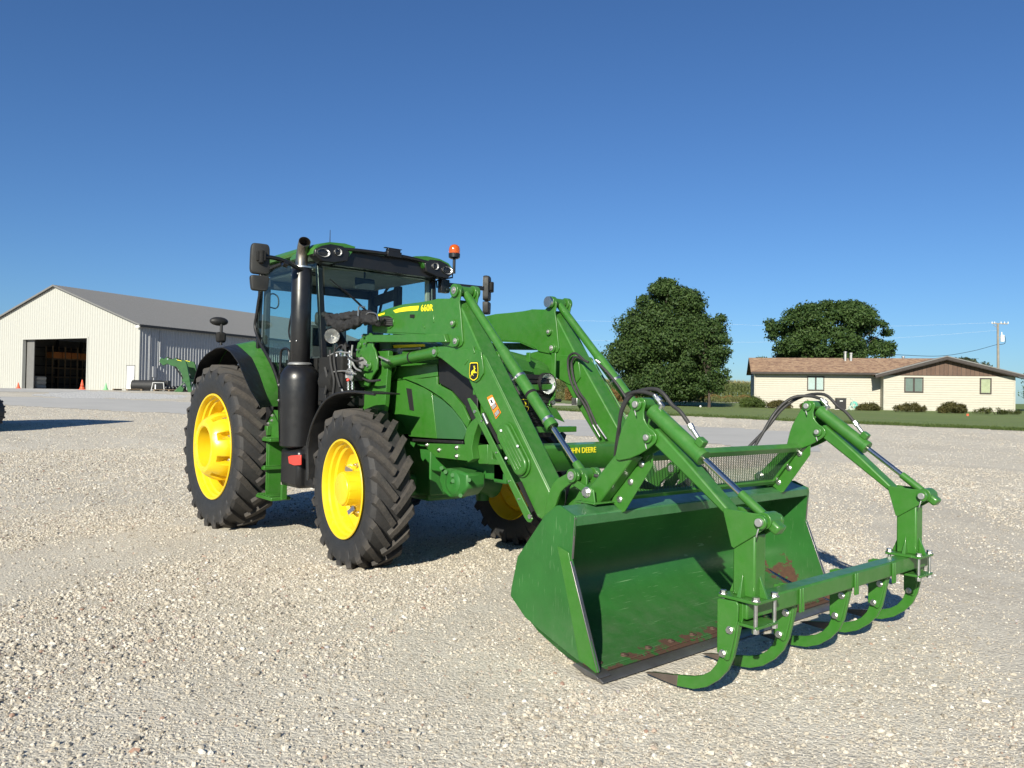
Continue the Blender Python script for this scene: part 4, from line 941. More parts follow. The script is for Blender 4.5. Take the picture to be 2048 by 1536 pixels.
# guard in front of the grille
gy = .34; gx = at(gy, 1107, 760)[0]
def gpz(u, v, x=None):
    y_, z_ = yon(u, v, x or gx); return Vector((x or gx, y_, z_))
mb = MB().beam(gpz(1108, 706), gpz(1106, 792), .016, .055, (0, 1, 0)).beam(gpz(962, 780)-Vector((0, .05, 0)), gpz(1112, 773), .016, .05, (1, 0, 0)).beam(gpz(962, 700)-Vector((0, .05, 0)), gpz(960, 790)-Vector((0, .05, 0)), .016, .05, (0, 1, 0))
gu = part('grille_guard', mb, M['green'], bevel=.004)
part('guard_brace', MB().beam(gpz(1057, 705), gpz(1057, 724), .012, .05, (0, 1, 0)).beam(gpz(1108, 790), gpz(1098, 812), .03, .03).add([gpz(1029, 714), gpz(1056, 722), gpz(1067, 745), gpz(1036, 740), gpz(1029, 714)+Vector((-.01, 0, 0)), gpz(1056, 722)+Vector((-.01, 0, 0)), gpz(1067, 745)+Vector((-.01, 0, 0)), gpz(1036, 740)+Vector((-.01, 0, 0))], [(0, 1, 2, 3), (7, 6, 5, 4), (0, 4, 5, 1), (1, 5, 6, 2), (2, 6, 7, 3), (3, 7, 4, 0)]), M['green'], gu, bevel=.003)
part('guard_bolt', MB().cyl(gpz(1100, 805)+Vector((.02, 0, 0)), gpz(1100, 805)+Vector((.05, 0, 0)), .022, n=8), M['steel'], gu)
part('guard_handle', MB().beam(gpz(1106, 800), gpz(1122, 801), .03, .03), M['hole'], gu, bevel=.012)
part('lower_guard', MB().add([gpz(1095, 812, 4.35), gpz(1113, 818, 4.35), gpz(1130, 845, 4.35), gpz(1108, 836, 4.35), gpz(1095, 812, 4.3), gpz(1113, 818, 4.3), gpz(1130, 845, 4.3), gpz(1108, 836, 4.3)], [(0, 1, 2, 3), (7, 6, 5, 4), (0, 4, 5, 1), (1, 5, 6, 2), (2, 6, 7, 3), (3, 7, 4, 0)]).beam((4.3, -.42, 1.30), (4.3, .42, 1.30), .07, .05, (1, 0, 0)), M['green'], gu, bevel=.004)
badge(gu, Vector((4.125, -.02, 1.50)), (0, 1, 0), (0, 0, 1), (1, 0, 0), .12)

# ================================================================== BUCKET
BH = 1.308
SP = A(-BH, [(1113, 1011), (1120, 1011), (1149, 1032), (1150, 1040), (1143.5, 1119), (1150, 1150), (1197, 1346), (1160, 1325), (1110, 1285), (1050, 1235), (1021, 1192), (1022, 1178), (1035, 1113), (1060, 1075), (1090, 1030)])
for s in (-1, 1):
    sp = part('side_plate', MB().prism(SP, s*BH, s*(BH-.012)), M['bucket'], bevel=.003)
    fl = A(-BH, [(1117, 1092), (1139, 1105), (1142, 1120), (1199, 1345), (1193, 1345), (1160, 1318), (1140, 1210)])
    part('wear_strip', MB().prism(fl, s*(BH+.010), s*BH), M['green'], sp, bevel=.002)
    e = A(-BH, [(1143, 1122), (1197.5, 1344)]); part('strip_edge', MB().beam(xz(e[0], s*(BH-.0)), xz(e[1], s*(BH-.0)), .026, .006), M['edge'], sp, bevel=.002)
    e2 = A(-BH, [(1149.5, 1036), (1143.5, 1118)]); part('plate_edge', MB().beam(xz(e2[0], s*(BH-.006)), xz(e2[1], s*(BH-.006)), .0125, .004), M['edge'], sp)
inner = [(6.255, .040), (6.15, .052), (5.95, .092), (5.75, .165), (5.66, .225), (5.60, .29), (5.565, .37), (5.56, .45), (5.585, .55), (5.66, .66), (5.76, .76), (5.86, .835), (5.93, .862), (5.985, .868)]
outr = [(x-(.012 if i > 3 else 0), z-(.012 if i < 9 else -.0)) for i, (x, z) in enumerate(inner)]
nI = len(inner)
vs = [(x, y_, z) for y_ in (-BH+.012, BH-.012) for x, z in inner]+[(x, y_, z) for y_ in (-BH+.012, BH-.012) for x, z in outr]
fs = []
for L in (0, 2*nI): fs += [(L+i, L+i+1, L+nI+i+1, L+nI+i) for i in range(nI-1)]
part('bucket_shell', MB().add(vs, fs), M['bucket'], ang=50)
tf = at(-BH, 1149, 1034); tb = at(-BH, 1115, 1012)
zt_ = [(tb[0], tb[1]), (tf[0], tf[1]+.004), (tf[0]-.002, tf[1]-.058), (tf[0]-.07, tf[1]-.05), (tb[0]-.02, tb[1]-.08)]
M['speck'] = paint('speckled_green', (.026, .125, .032), .35, coat=.3, var=.05, dust=.5, dustc=(.16, .28, .17), bump=.15, bs=60)
part('top_rail', MB().prism(zt_, -BH+.013, BH-.013), M['speck'], bevel=.006)
x0_ = at(-BH-.02, 1205, 1357)[0]
edge = [(x0_-.145, .052), (x0_-.125, .064), (x0_-.02, .030), (x0_, .006), (x0_-.03, .001), (x0_-.17, .022), (x0_-.2, .04)]
part('cutting_edge', MB().prism([(x0_-.16, .050), (x0_-.04, .030), (x0_, .008), (x0_-.02, .000), (x0_-.17, .026)], -BH-.012, BH+.012), M['edge'], bevel=.003)
part('wear_bar', MB().prism([(6.10, .073), (6.215, .052), (6.215, .046), (6.10, .064)], -BH+.013, BH-.013), M['bucket'], bevel=.002)
part('skid_shoe', MB().prism(A(-BH, [(1150, 1327), (1160, 1325), (1198, 1348), (1204, 1356), (1190, 1354), (1170, 1343)]), -BH-.03, -BH+.08), M['edge'], bevel=.003)
bolt0 = None
for k in range(12):
    y_ = -BH+.10+k*(2*BH-.2)/11; z_ = .063
    mb = MB().cyl((0, 0, -.004), (0, 0, .003), .030, .030, 20).cyl((0, 0, .001), (0, 0, .011), .018, .017, 6)
    if bolt0 is None: bolt0 = part('edge_bolt', mb, M['rustbolt']); o = bolt0
    else: o = bolt0.copy(); COL.objects.link(o); o.parent = T
    o.location = (6.165, y_, .0585); o.rotation_euler = (0, R(-9), 0)
# rear hooks of the carrier under the rail
part('carrier_frame', MB().box(5.62, 5.70, -.72, .72, .80, .88).box(5.44, 5.50, -.72, .72, .20, .30).box(5.40, 5.51, -.66, -.60, .2, .85).box(5.40, 5.51, -.50, -.44, .2, .85).box(5.40, 5.51, .60, .66, .2, .85).box(5.40, 5.51, .44, .50, .2, .85).box(5.5, 5.64, -.66, .66, .70, .82), M['green'], bevel=.006)
part('latch_block', MB().beam((5.35, -.60, 1.0), (5.62, -.60, .90), .10, .05).beam((5.35, .60, 1.0), (5.62, .60, .90), .10, .05), M['green'], bevel=.006)

# ================================================================== GRAPPLE
YG, HG = .952, .069
def Ag(pts): return A(-YG-HG, pts)
def z2(*p): return [(1220+a/5.12, 760+b/5.12) for a, b in p]
def z4(*p): return [(1380+a/3.49, 960+b/3.49) for a, b in p]
CLAM = Ag(z2((285, 180), (330, 182), (355, 205), (362, 240), (352, 280), (342, 330), (345, 390), (365, 440), (400, 490), (440, 520), (468, 560), (474, 600), (462, 640), (430, 670), (380, 712), (300, 760), (200, 805), (90, 826), (60, 812), (52, 780), (90, 590), (120, 490), (165, 390), (215, 290), (230, 235), (250, 200)))
ELB = Ag([(1444, 1019), (1449, 1016.5), (1500, 1026), (1517, 1028), (1528, 1031), (1533, 1040), (1532, 1052), (1524, 1061), (1512, 1069), (1472, 1093), (1466, 1097), (1461, 1093)])
gu_, gl_, ge_ = at(-YG-HG, 1275.7, 808.8), at(-YG-HG, 1297.1, 874.8), at(-YG-HG, 1522.8, 1044.5)
STAND = Ag([(1183, 962), (1238, 893), (1262, 915), (1196, 1003), (1186, 1010), (1176, 1005), (1170, 975)])
ARM = Ag([(1303, 857), (1309, 858), (1375, 930), (1448, 1015), (1460, 1035), (1452, 1037), (1443, 1029), (1380, 966), (1304, 891), (1296, 880)])
UX0, UX1 = at(-YG-.05, 1464.5, 1180)[0], at(-YG-.05, 1504, 1180)[0]
ZTOP = .80; ZB = at(-YG-.05, 1480, 1192)[1]
def side(yc):
    f0, f1 = yc-HG, yc+HG; t = .012
    g = part('grapple_stand', MB().prism(STAND, yc-.05, yc+.05), M['green'], bevel=.012)
    part('pivot_plate', MB().prism(CLAM, f0, f0+t), M['green'], g, bevel=.004); part('pivot_plate', MB().prism(CLAM, f1, f1-t), M['green'], g, bevel=.004)
    mb = MB(); pm = MB()
    for (x, z), r in ((gu_, .036), (gl_, .032)):
        for yy, o_ in ((f0, -1), (f1, 1)): mb.cyl((x, yy, z), (x, yy+.018*o_, z), r, n=28)
        pm.cyl((x, f0-.032, z), (x, f1+.032, z), r*.56, n=20); pm.cyl((x+.0, f0-.028, z-.035), (x+.012, f0-.030, z-.065), .004, n=6)
    part('pivot_boss', mb, M['green'], g, bevel=.003); part('pivot_pin', pm, M['galv'], g, bevel=.003)
    # foot bracket with big hex bolt
    fb = A(-YG-HG-.03, [(1162, 982), (1166, 976), (1180, 974), (1187, 980), (1189, 1000), (1191, 1013), (1162, 1013)])
    part('foot_bracket', MB().prism(fb, f0-.030, f0-.018).prism(fb, f1+.030, f1+.018).box(fb[0][0]-.02, fb[-2][0]+.02, f0-.06, f1+.06, tb[1]-.002, tb[1]+.008), M['green'], g, bevel=.004)
    bx_, bz_ = at(-YG-HG-.03, 1174, 984.5)
    mb = MB().cyl((bx_, f0-.030, bz_), (bx_, f0-.036, bz_), .034, n=24).cyl((bx_, f0-.036, bz_), (bx_, f0-.055, bz_), .026, n=6); part('hex_bolt', mb, M['steel'], g, bevel=.002)
    a = part('grapple_arm', MB().prism(ARM, yc-.05, yc+.05), M['green'], bevel=.010)
    part('elbow_plate', MB().prism(ELB, f0+.004, f0+.016), M['green'], a, bevel=.004); part('elbow_plate', MB().prism(ELB, f1-.004, f1-.016), M['green'], a, bevel=.004)
    part('elbow_boss', MB().cyl((ge_[0], f0+.004, ge_[1]), (ge_[0], f0-.016, ge_[1]), .035, n=28).cyl((ge_[0], f1-.004, ge_[1]), (ge_[0], f1+.016, ge_[1]), .035, n=28), M['green'], a, bevel=.003)
    part('elbow_pin', MB().cyl((ge_[0], f0-.032, ge_[1]), (ge_[0], f1+.032, ge_[1]), .021, n=20).cyl((ge_[0], f0-.026, ge_[1]-.03), (ge_[0]-.012, f0-.028, ge_[1]-.075), .004, n=6), M['galv'], a, bevel=.003)
    part('upright', MB().box(UX0, UX1+.015, yc-.05, yc+.05, ZB, at(-YG, 1480, 1060)[1]), M['green'], a, bevel=.010)
    # cylinder
    p0 = Vector((gu_[0]+.005, yc, gu_[1]-.0)); p1 = Vector((ge_[0], yc, ge_[1]+.005)); d = p1-p0
    c_ = part('grapple_cylinder', MB().cyl(p0+d*.07, p0+d*.50, .046, n=36).cyl(p0+d*.06, p0+d*.10, .0475, n=36).cyl(p0+d*.475, p0+d*.505, .048, n=36), M['green'], bevel=.003)
    part('cylinder_rod', MB().cyl(p0+d*.50, p0+d*.80, .017, n=24), M['chrome'], c_)
    part('rod_tube', MB().cyl(p0+d*.795, p0+d*.96, .024, n=24).cyl(p1-Vector((0, .05, 0)), p1+Vector((0, .05, 0)), .042, n=28).cyl(p0-Vector((0, .052, 0)), p0+Vector((0, .052, 0)), .040, n=28), M['green'], c_, bevel=.003)
    e_ = d.normalized(); part('rod_clevis', MB().beam(p1-e_*.0+Vector((0, 0, 0)), p1+e_*.085, .075, .055), M['green'], c_, bevel=.014)
    pr = p0+d*.44; nn = Vector((-e_.z, 0, e_.x)); nn = nn if nn.z > 0 else -nn
    part('port_block', MB().beam(pr+nn*.04, pr+nn*.085, .05, .05), M['green'], c_, bevel=.006)
    hy_ = .025 if yc < 0 else -.075
    q0, q1 = pr+nn*.068-e_*.03, pr+nn*.085-e_*.09
    part('hose_fitting', MB().cyl(q0, q1, .013, n=12).cyl(q1, q1-e_*.03+nn*.01, .017, n=6), M['steel'], c_)
    b0_ = p0+d*.10+nn*.05; b1_ = b0_+Vector((-.06, 0, .055))
    part('hose_fitting', MB().cyl(p0+d*.10, b0_+nn*.02, .016, n=12).cyl(b0_+nn*.01, b1_+nn*.02, .014, n=12).cyl(b0_+(b1_-b0_)*.3+nn*.02, b0_+(b1_-b0_)*.7+nn*.02, .020, n=6), M['steel'], c_)
    hs = [q1, q1-e_*.12+nn*.028, p0+d*.16+nn*.11, p0+d*.02+nn*.12, p0+Vector((-.10, .02, .07)), p0+Vector((-.20, hy_, -.02)), p0+Vector((-.27, hy_*2.4, -.17)), p0+Vector((-.34, hy_*4.5, -.33))]
    part('hydraulic_hose', MB().tube(hs, .0115, 10, 6), M['hose'], c_)
    hs = [b1_+nn*.02, b1_+Vector((-.08, 0, .035)), b1_+Vector((-.19, hy_*.7, .02)), b1_+Vector((-.28, hy_*1.6, -.08)), b1_+Vector((-.33, hy_*3, -.25)), b1_+Vector((-.36, hy_*4.4, -.40))]
    part('hydraulic_hose', MB().tube(hs, .0115, 10, 6), M['hose'], c_)
    # clamp onto the cross bar: two flanges, gussets, four long bolts
    xm = (UX0+UX1)/2+.008; hx = .115; hy = .105
    cl_ = part('bar_clamp', MB().box(xm-hx, xm+hx, yc-hy, yc+hy, ZB-.014, ZB+.002).box(xm-hx+.02, xm+hx, yc-hy+.01, yc+hy-.01, ZB-.138, ZB-.124), M['green'], a, bevel=.003)
    mb = MB(); gz_ = ZB+.002
    for s_ in (-1, 1):
        mb.add([(xm-.012, yc+s_*.049, gz_), (xm+.012, yc+s_*.049, gz_), (xm, yc+s_*.049, gz_+.12), (xm-.012, yc+s_*.095, gz_), (xm+.012, yc+s_*.095, gz_), (xm, yc+s_*.055, gz_+.12)], [(0, 1, 2), (5, 4, 3), (0, 3, 4, 1), (1, 4, 5, 2), (2, 5, 3, 0)])
    for s_, xe in ((-1, UX0), (1, UX1+.015)):
        mb.add([(xe, yc-.008, gz_), (xe, yc+.008, gz_), (xe, yc+.008, gz_+.11), (xe, yc-.008, gz_+.11), (xe+s_*.045, yc-.008, gz_), (xe+s_*.045, yc+.008, gz_)], [(0, 1, 2, 3), (0, 4, 5, 1), (1, 5, 2), (0, 3, 4), (4, 3, 2, 5)])
    part('clamp_gusset', mb, M['green'], a, bevel=.002)
    mb = MB()
    for sx in (-1, 1):
        for sy in (-1, 1):
            px_, py_ = xm+sx*.095, yc+sy*.085
            mb.cyl((px_, py_, ZB+.004), (px_, py_, ZB+.022), .018, n=6); mb.cyl((px_, py_, ZB-.16), (px_, py_, ZB+.004), .0105, n=14); mb.cyl((px_, py_, ZB-.16), (px_, py_, ZB-.138), .018, n=6); mb.cyl((px_, py_, ZB+.001), (px_, py_, ZB+.005), .024, n=16)
    part('clamp_bolt', mb, M['steel'], a)
side(-YG); side(YG)
# cross bar
BX0, BX1 = 6.922, 7.022
part('cross_bar', MB().box(BX0, BX1, -YG-.07, 1.16, ZB-.110, ZB-.0145), M['green'], bevel=.010)
# tines
tn = -1.04
def An(pts): return A(tn-.03, pts)
HOLD = An([(1434, 1198), (1438, 1196.5), (1473, 1204), (1476, 1210), (1475, 1240), (1462, 1300), (1457, 1320), (1453, 1322), (1436, 1309), (1433.5, 1303)])
c_out = [(1473, 1245), (1468, 1285), (1461, 1318), (1450, 1343), (1432, 1362), (1408, 1376), (1382, 1380), (1350, 1374), (1320, 1362), (1285, 1346.5)]
c_in = [(1300, 1346), (1340, 1351), (1380, 1354), (1400, 1352), (1416, 1344), (1428, 1330), (1434, 1314), (1436, 1290), (1440, 1240)]
TN = An(c_out+c_in)
tmin = min(z for x, z in TN)
def rel(pts, y0): return pts
def make_tine():
    root = empty('grapple_tine', (0, 0, 0), 0, T)
    b = MB().prism(TN, -.0125, .0125); tn_ = part('tine_blade', b, M['green'], root, bevel=.004)
    tipp = An([(1285, 1346.5), (1300, 1346), (1340, 1351), (1352, 1352), (1350, 1374), (1320, 1362)])
    part('tine_tip', MB().prism(tipp, -.0133, .0133), M['tip'], root, bevel=.003)
    h = part('tine_holder', MB().prism(HOLD, -.030, -.016).prism(HOLD, .030, .016), M['green'], root, bevel=.004)
    mb = MB()
    for u, v in ((1460, 1260), (1445.5, 1306.5)):
        x, z = at(tn-.03, u, v); mb.cyl((x, -.031, z), (x, -.035, z), .020, n=18).cyl((x, -.035, z), (x, -.048, z), .0155, n=6).cyl((x, .031, z), (x, .05, z), .0155, n=6)
    part('tine_bolt', mb, M['steel'], root)
    return root
t0 = make_tine()
TY = [-1.04, -.508, .12, .622, 1.152]
t0.location = (0, TY[0], 0)
for y_ in TY[1:]:
    c_ = copy_tree(t0, T); c_.location = (0, y_, 0)
# bars seen proud of the cross bar where the holders wrap round it
mb = MB()
for y_ in TY[1:4]: mb.box(BX1+.001, BX1+.013, y_-.022, y_-.004, ZB-.15, ZB-.018).box(BX1+.001, BX1+.013, y_+.006, y_+.024, ZB-.15, ZB-.018)
part('holder_strap', mb, M['green'], bevel=.004)

# ---------------------------------------------------------------- debris guard between the grapple stands
GT = (6.205, 1.235); GB = (6.005, .968)
gp = A(-.90, z2((5, 1265), (40, 1272), (120, 1360), (150, 1345), (435, 875), (440, 735), (400, 780), (335, 860), (205, 890), (130, 965)))
for s in (-1, 1):
    yy = -.90 if s < 0 else .896
    g = part('guard_plate', MB().prism(gp, yy, yy+.008), M['green'], bevel=.003)
    mb = MB()
    for u, v in z2((325, 862), (212, 1043), (100, 1222)):
        x, z = at(-.90, u, v); mb.lathe([(.022, 0), (.021, .006), (.014, .012), (.01, .013)], (x, yy, z), (0, -1, 0), 16); mb.lathe([(1e-4, .013), (.012, .0128)], (x, yy, z), (0, -1, 0), 16)
    part('round_bolt', mb, M['steel'], g)
gdir = Vector((GT[0]-GB[0], 0, GT[1]-GB[1])); gl = gdir.length; gdir /= gl; gn = Vector((gdir.z, 0, -gdir.x))
G0 = Vector((GB[0], 0, GB[1]))
fr_ = MB()
def gpt_(s_, y_, o_=0): return G0+gdir*s_*gl+gn*o_+Vector((0, y_, 0))
fr_.beam(gpt_(1, -.88), gpt_(1, .89), .045, .05, gdir).beam(gpt_(0.0, -.88), gpt_(0.0, .89), .035, .035, gdir).beam(gpt_(0, -.87), gpt_(1, -.87), .03, .035).beam(gpt_(0, .87), gpt_(1, .87), .03, .035)
gf = part('guard_frame', fr_, M['green'], bevel=.004)
mb = MB(); ny, ns = 60, 20
for i in range(ny+1):
    for j in range(ns):
        ya = -.86+1.72*i/ny; sa, sb = j/ns, (j+1)/ns; st = 1.72/ny
        off = .5 if j % 2 else 0
        c0_ = gpt_(sa, ya+off*st); 
        for q in (-.5, .5):
            yb_ = ya+off*st+q*st
            if -.87 < yb_ < .88: mb.beam(c0_, gpt_(sb, yb_), .0027, .0031, gn)
part('expanded_mesh', mb, M['shadegreen'], gf)  # wires use the darkened green, so their backlit shade is in the colour
tag(bpy.data.objects['expanded_mesh'], kind='stuff')
# hoses along the far boom and at the far knee
hs = []
for k, o_ in enumerate((0, 7)):
    q = [(1170+o_, 722+o_*.4), (1152, 707+o_), (1139+o_, 712+o_), (1136+o_, 730), (1141+o_, 760), (1152+o_, 785), (1165+o_, 803), (1175+o_*.8, 822), (1186+o_, 850)]
    hs.append(part('boom_hose', MB().tube([P3(Yi-.04, *z) for z in q], .011, 10, 5), M['hose']))
part('hose_fitting', MB().cyl(P3(Yi-.04, 1186, 850), P3(Yi-.04, 1200, 874), .010).cyl(P3(Yi-.04, 1194, 850), P3(Yi-.04, 1213, 878), .010).cyl(P3(Yi-.04, 1192, 720), P3(Yi-.02, 1200, 726), .014), M['steel'])
part('hose_clamp', MB().box(*[P3(Yi, 1168, 0).x-.02, P3(Yi, 1168, 0).x+.05, Yi-.06, Yi, P3(Yi, 1170, 806).z-.02, P3(Yi, 1170, 796).z]), M['steel'], bevel=.004)
part('boom_hose', MB().tube([P3(Yi-.02, *z) for z in ((1197, 727), (1215, 745), (1235, 770), (1255, 800))], .012, 10, 5), M['hose'])
# near boom inner hoses
for k in range(2):
    part('boom_hose', MB().tube([P3(-Yi+.02, *z) for z in ((984+k*5, 692), (978+k*8, 705), (985+k*4, 720), (1002+k*4, 748), (1022+k*3, 768), (1040, 790))], .012, 10, 5), M['hose'])
part('wound_hose', MB().tube([P3(-Yi+.03, 984+6*math.cos(a)+a*1.2, 706+9*math.sin(a)+a*1.2) for a in np.linspace(0, 16, 40)], .010, 8, 2), M['hose'])
# bundle of loops behind the screen
for k in range(3):
    part('bucket_hose', MB().tube([(5.55+.03*k, -.62, 1.05-.02*k), (5.70, -.40, .98+.03*k), (5.75+.02*k, 0, .95-.03*k), (5.70, .35, 1.02+.03*k), (5.66, .60, .95)], .013, 8, 6), M['hose'])
part('number_plate', MB().prism(A(-.3, [(1060, 845), (1066, 852), (1060, 862), (1055, 853)]), -.3, -.29), M['green'])

# ================================================================== SETTING
def st(o): o['kind'] = 'structure'; return o
def az_dir(px): return math.degrees(math.atan2(px-1024, FPX))
# --- gravel yard: polar sheet round the viewpoint out to the horizon, fine near the tractor
def vnoise(x, y, s, seed=0):
    """smooth value noise"""
    x = x/s+seed*17.3; y = y/s-seed*9.1; xi, yi = np.floor(x), np.floor(y); fx, fy = x-xi, y-yi; fx = fx*fx*(3-2*fx); fy = fy*fy*(3-2*fy)
    def h(a, b): v = np.sin(a*127.1+b*311.7+seed*74.7)*43758.5453; return v-np.floor(v)
    return (h(xi, yi)*(1-fx)+h(xi+1, yi)*fx)*(1-fy)+(h(xi, yi+1)*(1-fx)+h(xi+1, yi+1)*fx)*fy
RUT = math.radians(122)        # direction of the faint wheel tracks across the yard
def rough_z(x, y):
    c_, s_ = math.cos(RUT), math.sin(RUT); a = x*c_+y*s_; b = -x*s_+y*c_
    d = np.hypot(x-CAM.x, y-CAM.y); k = 1-sst(14, 30, d)
    z = (vnoise(a, b, 1.9, 1)-.5)*.035+(vnoise(a/3.5, b, .28, 2)-.5)*.016+(vnoise(a/1.6, b, .09, 3)-.5)*.008
    near = np.hypot(x-3.0, y)  # keep the ground under the machine level
    calm = sst(4.6, 6.8, near)*.8+.2
    return z*k*calm-.006
ang = np.concatenate([np.linspace(-180, -52, 60)[:-1], np.linspace(-52, 52, 920), np.linspace(52, 180, 60)[1:-1]])
rad = np.concatenate([np.linspace(.2, 2.4, 12)[:-1], np.geomspace(2.4, 17, 420)[:-1], np.geomspace(17, 170, 130)[:-1], np.geomspace(170, 3500, 22)])
a_ = math.pi*2*0+YAW-np.radians(ang); AA, RR = np.meshgrid(a_, rad)
X = CAM.x+RR*np.cos(AA); Y = CAM.y+RR*np.sin(AA); Z = gz(X, Y)+rough_z(X, Y)
nr, na = RR.shape; V = np.stack([X, Y, Z], -1).reshape(-1, 3)
i, j = np.meshgrid(np.arange(nr-1), np.arange(na), indexing='ij'); j2 = (j+1) % na
Fq = np.stack([i*na+j, (i+1)*na+j, (i+1)*na+j2, i*na+j2], -1).reshape(-1, 4)
V = np.vstack([V, [[CAM.x, CAM.y, float(Z[0].mean())]]]); cidx = len(V)-1
def gravel_mat():
    n = NT('gravel'); c = n.co('Object')
    big = n.noise(c, .22, 6, .6); mid = n.noise(c, 1.3, 6, .65)
    v1 = n.voro(c, 95, 'Color'); v2 = n.voro(c, 48, 'Color'); d1 = n.voro(c, 95); d2 = n.voro(c, 48); v3 = n.voro(c, 16, 'Color')
    def bw(x): b = n.n('RGBToBW'); n.l(x, b.inputs[0]); return b.outputs[0]
    fine = bw(v1); med = bw(v2); cor = bw(v3)
    base = n.mix(n.ramp(big, .3, .7), (.47, .43, .355), (.62, .575, .485))
    mpt = n.n('Mapping'); n.l(c, mpt.inputs[0]); mpt.inputs['Rotation'].default_value = (0, 0, -RUT); mpt.inputs['Scale'].default_value = (.12, 1.6, 1); trk = n.noise(mpt.outputs[0], 1, 4, .6)
    base = n.mix(n.ramp(trk, .52, .66, 0, .35), base, (.40, .36, .295)); base = n.mix(n.ramp(trk, .44, .34, 0, .3), base, (.66, .62, .53))
    base = n.mix(n.ramp(mid, .35, .7, 0, .40), base, (.47, .41, .325))
    t = n.math('ADD', n.math('MULTIPLY', fine, .5), n.math('MULTIPLY', med, .5))
    base = n.mix(n.ramp(t, .58, .80, 0, .6), base, (.70, .65, .55))
    base = n.mix(n.ramp(t, .42, .20, 0, .55), base, (.27, .235, .19))
    base = n.mix(n.ramp(cor, .80, .9, 0, .25), base, (.60, .56, .50))
    n.set(Base_Color=base, Roughness=.92, Specular_IOR_Level=.25)
    h = n.math('ADD', n.math('MULTIPLY', n.math('SUBTRACT', 1, d1), .35), n.math('ADD', n.math('MULTIPLY', n.math('SUBTRACT', 1, d2), .8), n.math('MULTIPLY', n.noise(c, 6, 6, .75), 1.2)))
    n.bump(h, .55, .014)
    return n.m
M['gravel'] = gravel_mat()
me_o = np_mesh('gravel_yard', V, Fq, M['gravel'], smooth=True); st(me_o)
def inpoly(px, py, P):
    ins = np.zeros(px.shape, bool); n_ = len(P)
    for i in range(n_):
        (x0, y0), (x1, y1) = P[i], P[(i+1) % n_]; c_ = ((y0 > py) != (y1 > py)) & (px < (x1-x0)*(py-y0)/((y1-y0) if y1 != y0 else 1e-9)+x0); ins ^= c_
    return ins
_cx = (X[:-1]+X[1:])/2; _cy = (Y[:-1]+Y[1:])/2; _cx = (_cx+np.roll(_cx, -1, 1))/2; _cy = (_cy+np.roll(_cy, -1, 1))/2
def terrain_sheet(name, px, mat, lift, rag=.3):
    """patch that follows the yard surface, a few millimetres above it; its outline was measured along sight lines to the ground"""
    P = [tuple(gpt(*p))[:2] for p in px]
    jx = (vnoise(_cx, _cy, .7, 11)-.5)*rag*2+(vnoise(_cx, _cy, .25, 12)-.5)*rag; jy = (vnoise(_cx, _cy, .7, 13)-.5)*rag*2+(vnoise(_cx, _cy, .25, 14)-.5)*rag
    k = inpoly(_cx+jx, _cy+jy, P).ravel(); F_ = Fq[k]; idx, inv = np.unique(F_, return_inverse=True)
    V_ = V[idx].copy(); V_[:, 2] += lift; o = np_mesh(name, V_, inv.reshape(-1, 4), mat, smooth=True); return st(o)
n = NT('asphalt'); c = n.co(); t = n.noise(c, .5, 6); n.set(Base_Color=n.mix(n.ramp(n.noise(c, 30, 4), .3, .7, 0, .5), n.mix(n.ramp(t, .3, .7), (.40, .39, .365), (.48, .465, .435)), (.43, .415, .39)), Roughness=.85); n.bump(n.noise(c, 50, 4), .4, .01); M['asphalt'] = n.m
n = NT('concrete'); c = n.co(); n.set(Base_Color=n.mix(n.ramp(n.noise(c, .8, 6), .3, .7), (.40, .385, .355), (.52, .50, .46)), Roughness=.85); M['concrete'] = n.m
n = NT('lawn'); c = n.co(); sc_ = n.co(scale=(1, 1, 1))
mp = n.n('Mapping'); n.l(c, mp.inputs[0]); mp.inputs['Rotation'].default_value = (0, 0, -YAW+R(92)); mp.inputs['Scale'].default_value = (.08, .9, 1)
str_ = n.noise(mp.outputs[0], 1, 3)
g_ = n.mix(n.ramp(str_, .35, .65), (.130, .195, .048), (.185, .240, .068)); g_ = n.mix(n.ramp(n.noise(c, 18, 6, .8), .3, .7, 0, .55), g_, (.095, .130, .035)); g_ = n.mix(n.ramp(n.noise(c, .35, 5), .45, .75, 0, .45), g_, (.17, .19, .07))
n.set(Base_Color=g_, Roughness=.9); n.bump(n.noise(c, 30, 6, .8), .8, .05); M['lawn'] = n.m
M['palegravel'] = None
LAWN = [(1070, 817), (1180, 825), (1260, 829.5), (1340, 831), (1420, 834), (1500, 838), (1600, 843), (1700, 847.5), (1780, 850), (1850, 853), (1950, 857), (2100, 864), (2400, 872), (2400, 806), (2048, 800), (1800, 797), (1500, 794), (1300, 791), (1070, 790), (900, 789), (900, 807)]
LAWNP = [tuple(gpt(*p))[:2] for p in LAWN]
lawn = terrain_sheet('lawn', LAWN, M['lawn'], .012, .25)
ROAD = [(-160, 788), (0, 793), (200, 797), (340, 803), (480, 810), (700, 819), (900, 829), (1100, 838), (1240, 843), (1400, 853), (1500, 858), (1570, 863), (1615, 874), (1654, 896), (1630, 904), (1560, 900), (1480, 893), (1350, 880), (1230, 874), (1100, 868), (900, 858), (700, 846), (500, 835), (340, 826), (200, 820), (0, 809), (-160, 804)]
ROADP = [tuple(gpt(*p))[:2] for p in ROAD]
road = terrain_sheet('service_road', ROAD, M['asphalt'], .008, .25)
apron = terrain_sheet('shed_apron', [(-60, 776.5), (30, 776), (100, 777), (160, 778.5), (172, 781), (150, 783.5), (90, 785), (30, 784), (-60, 783)], M['concrete'], .012, .05)
path = terrain_sheet('garden_path', [(1250, 800.5), (1480, 804.5), (1480, 806.2), (1250, 801.9)], M['concrete'], .020, .0)
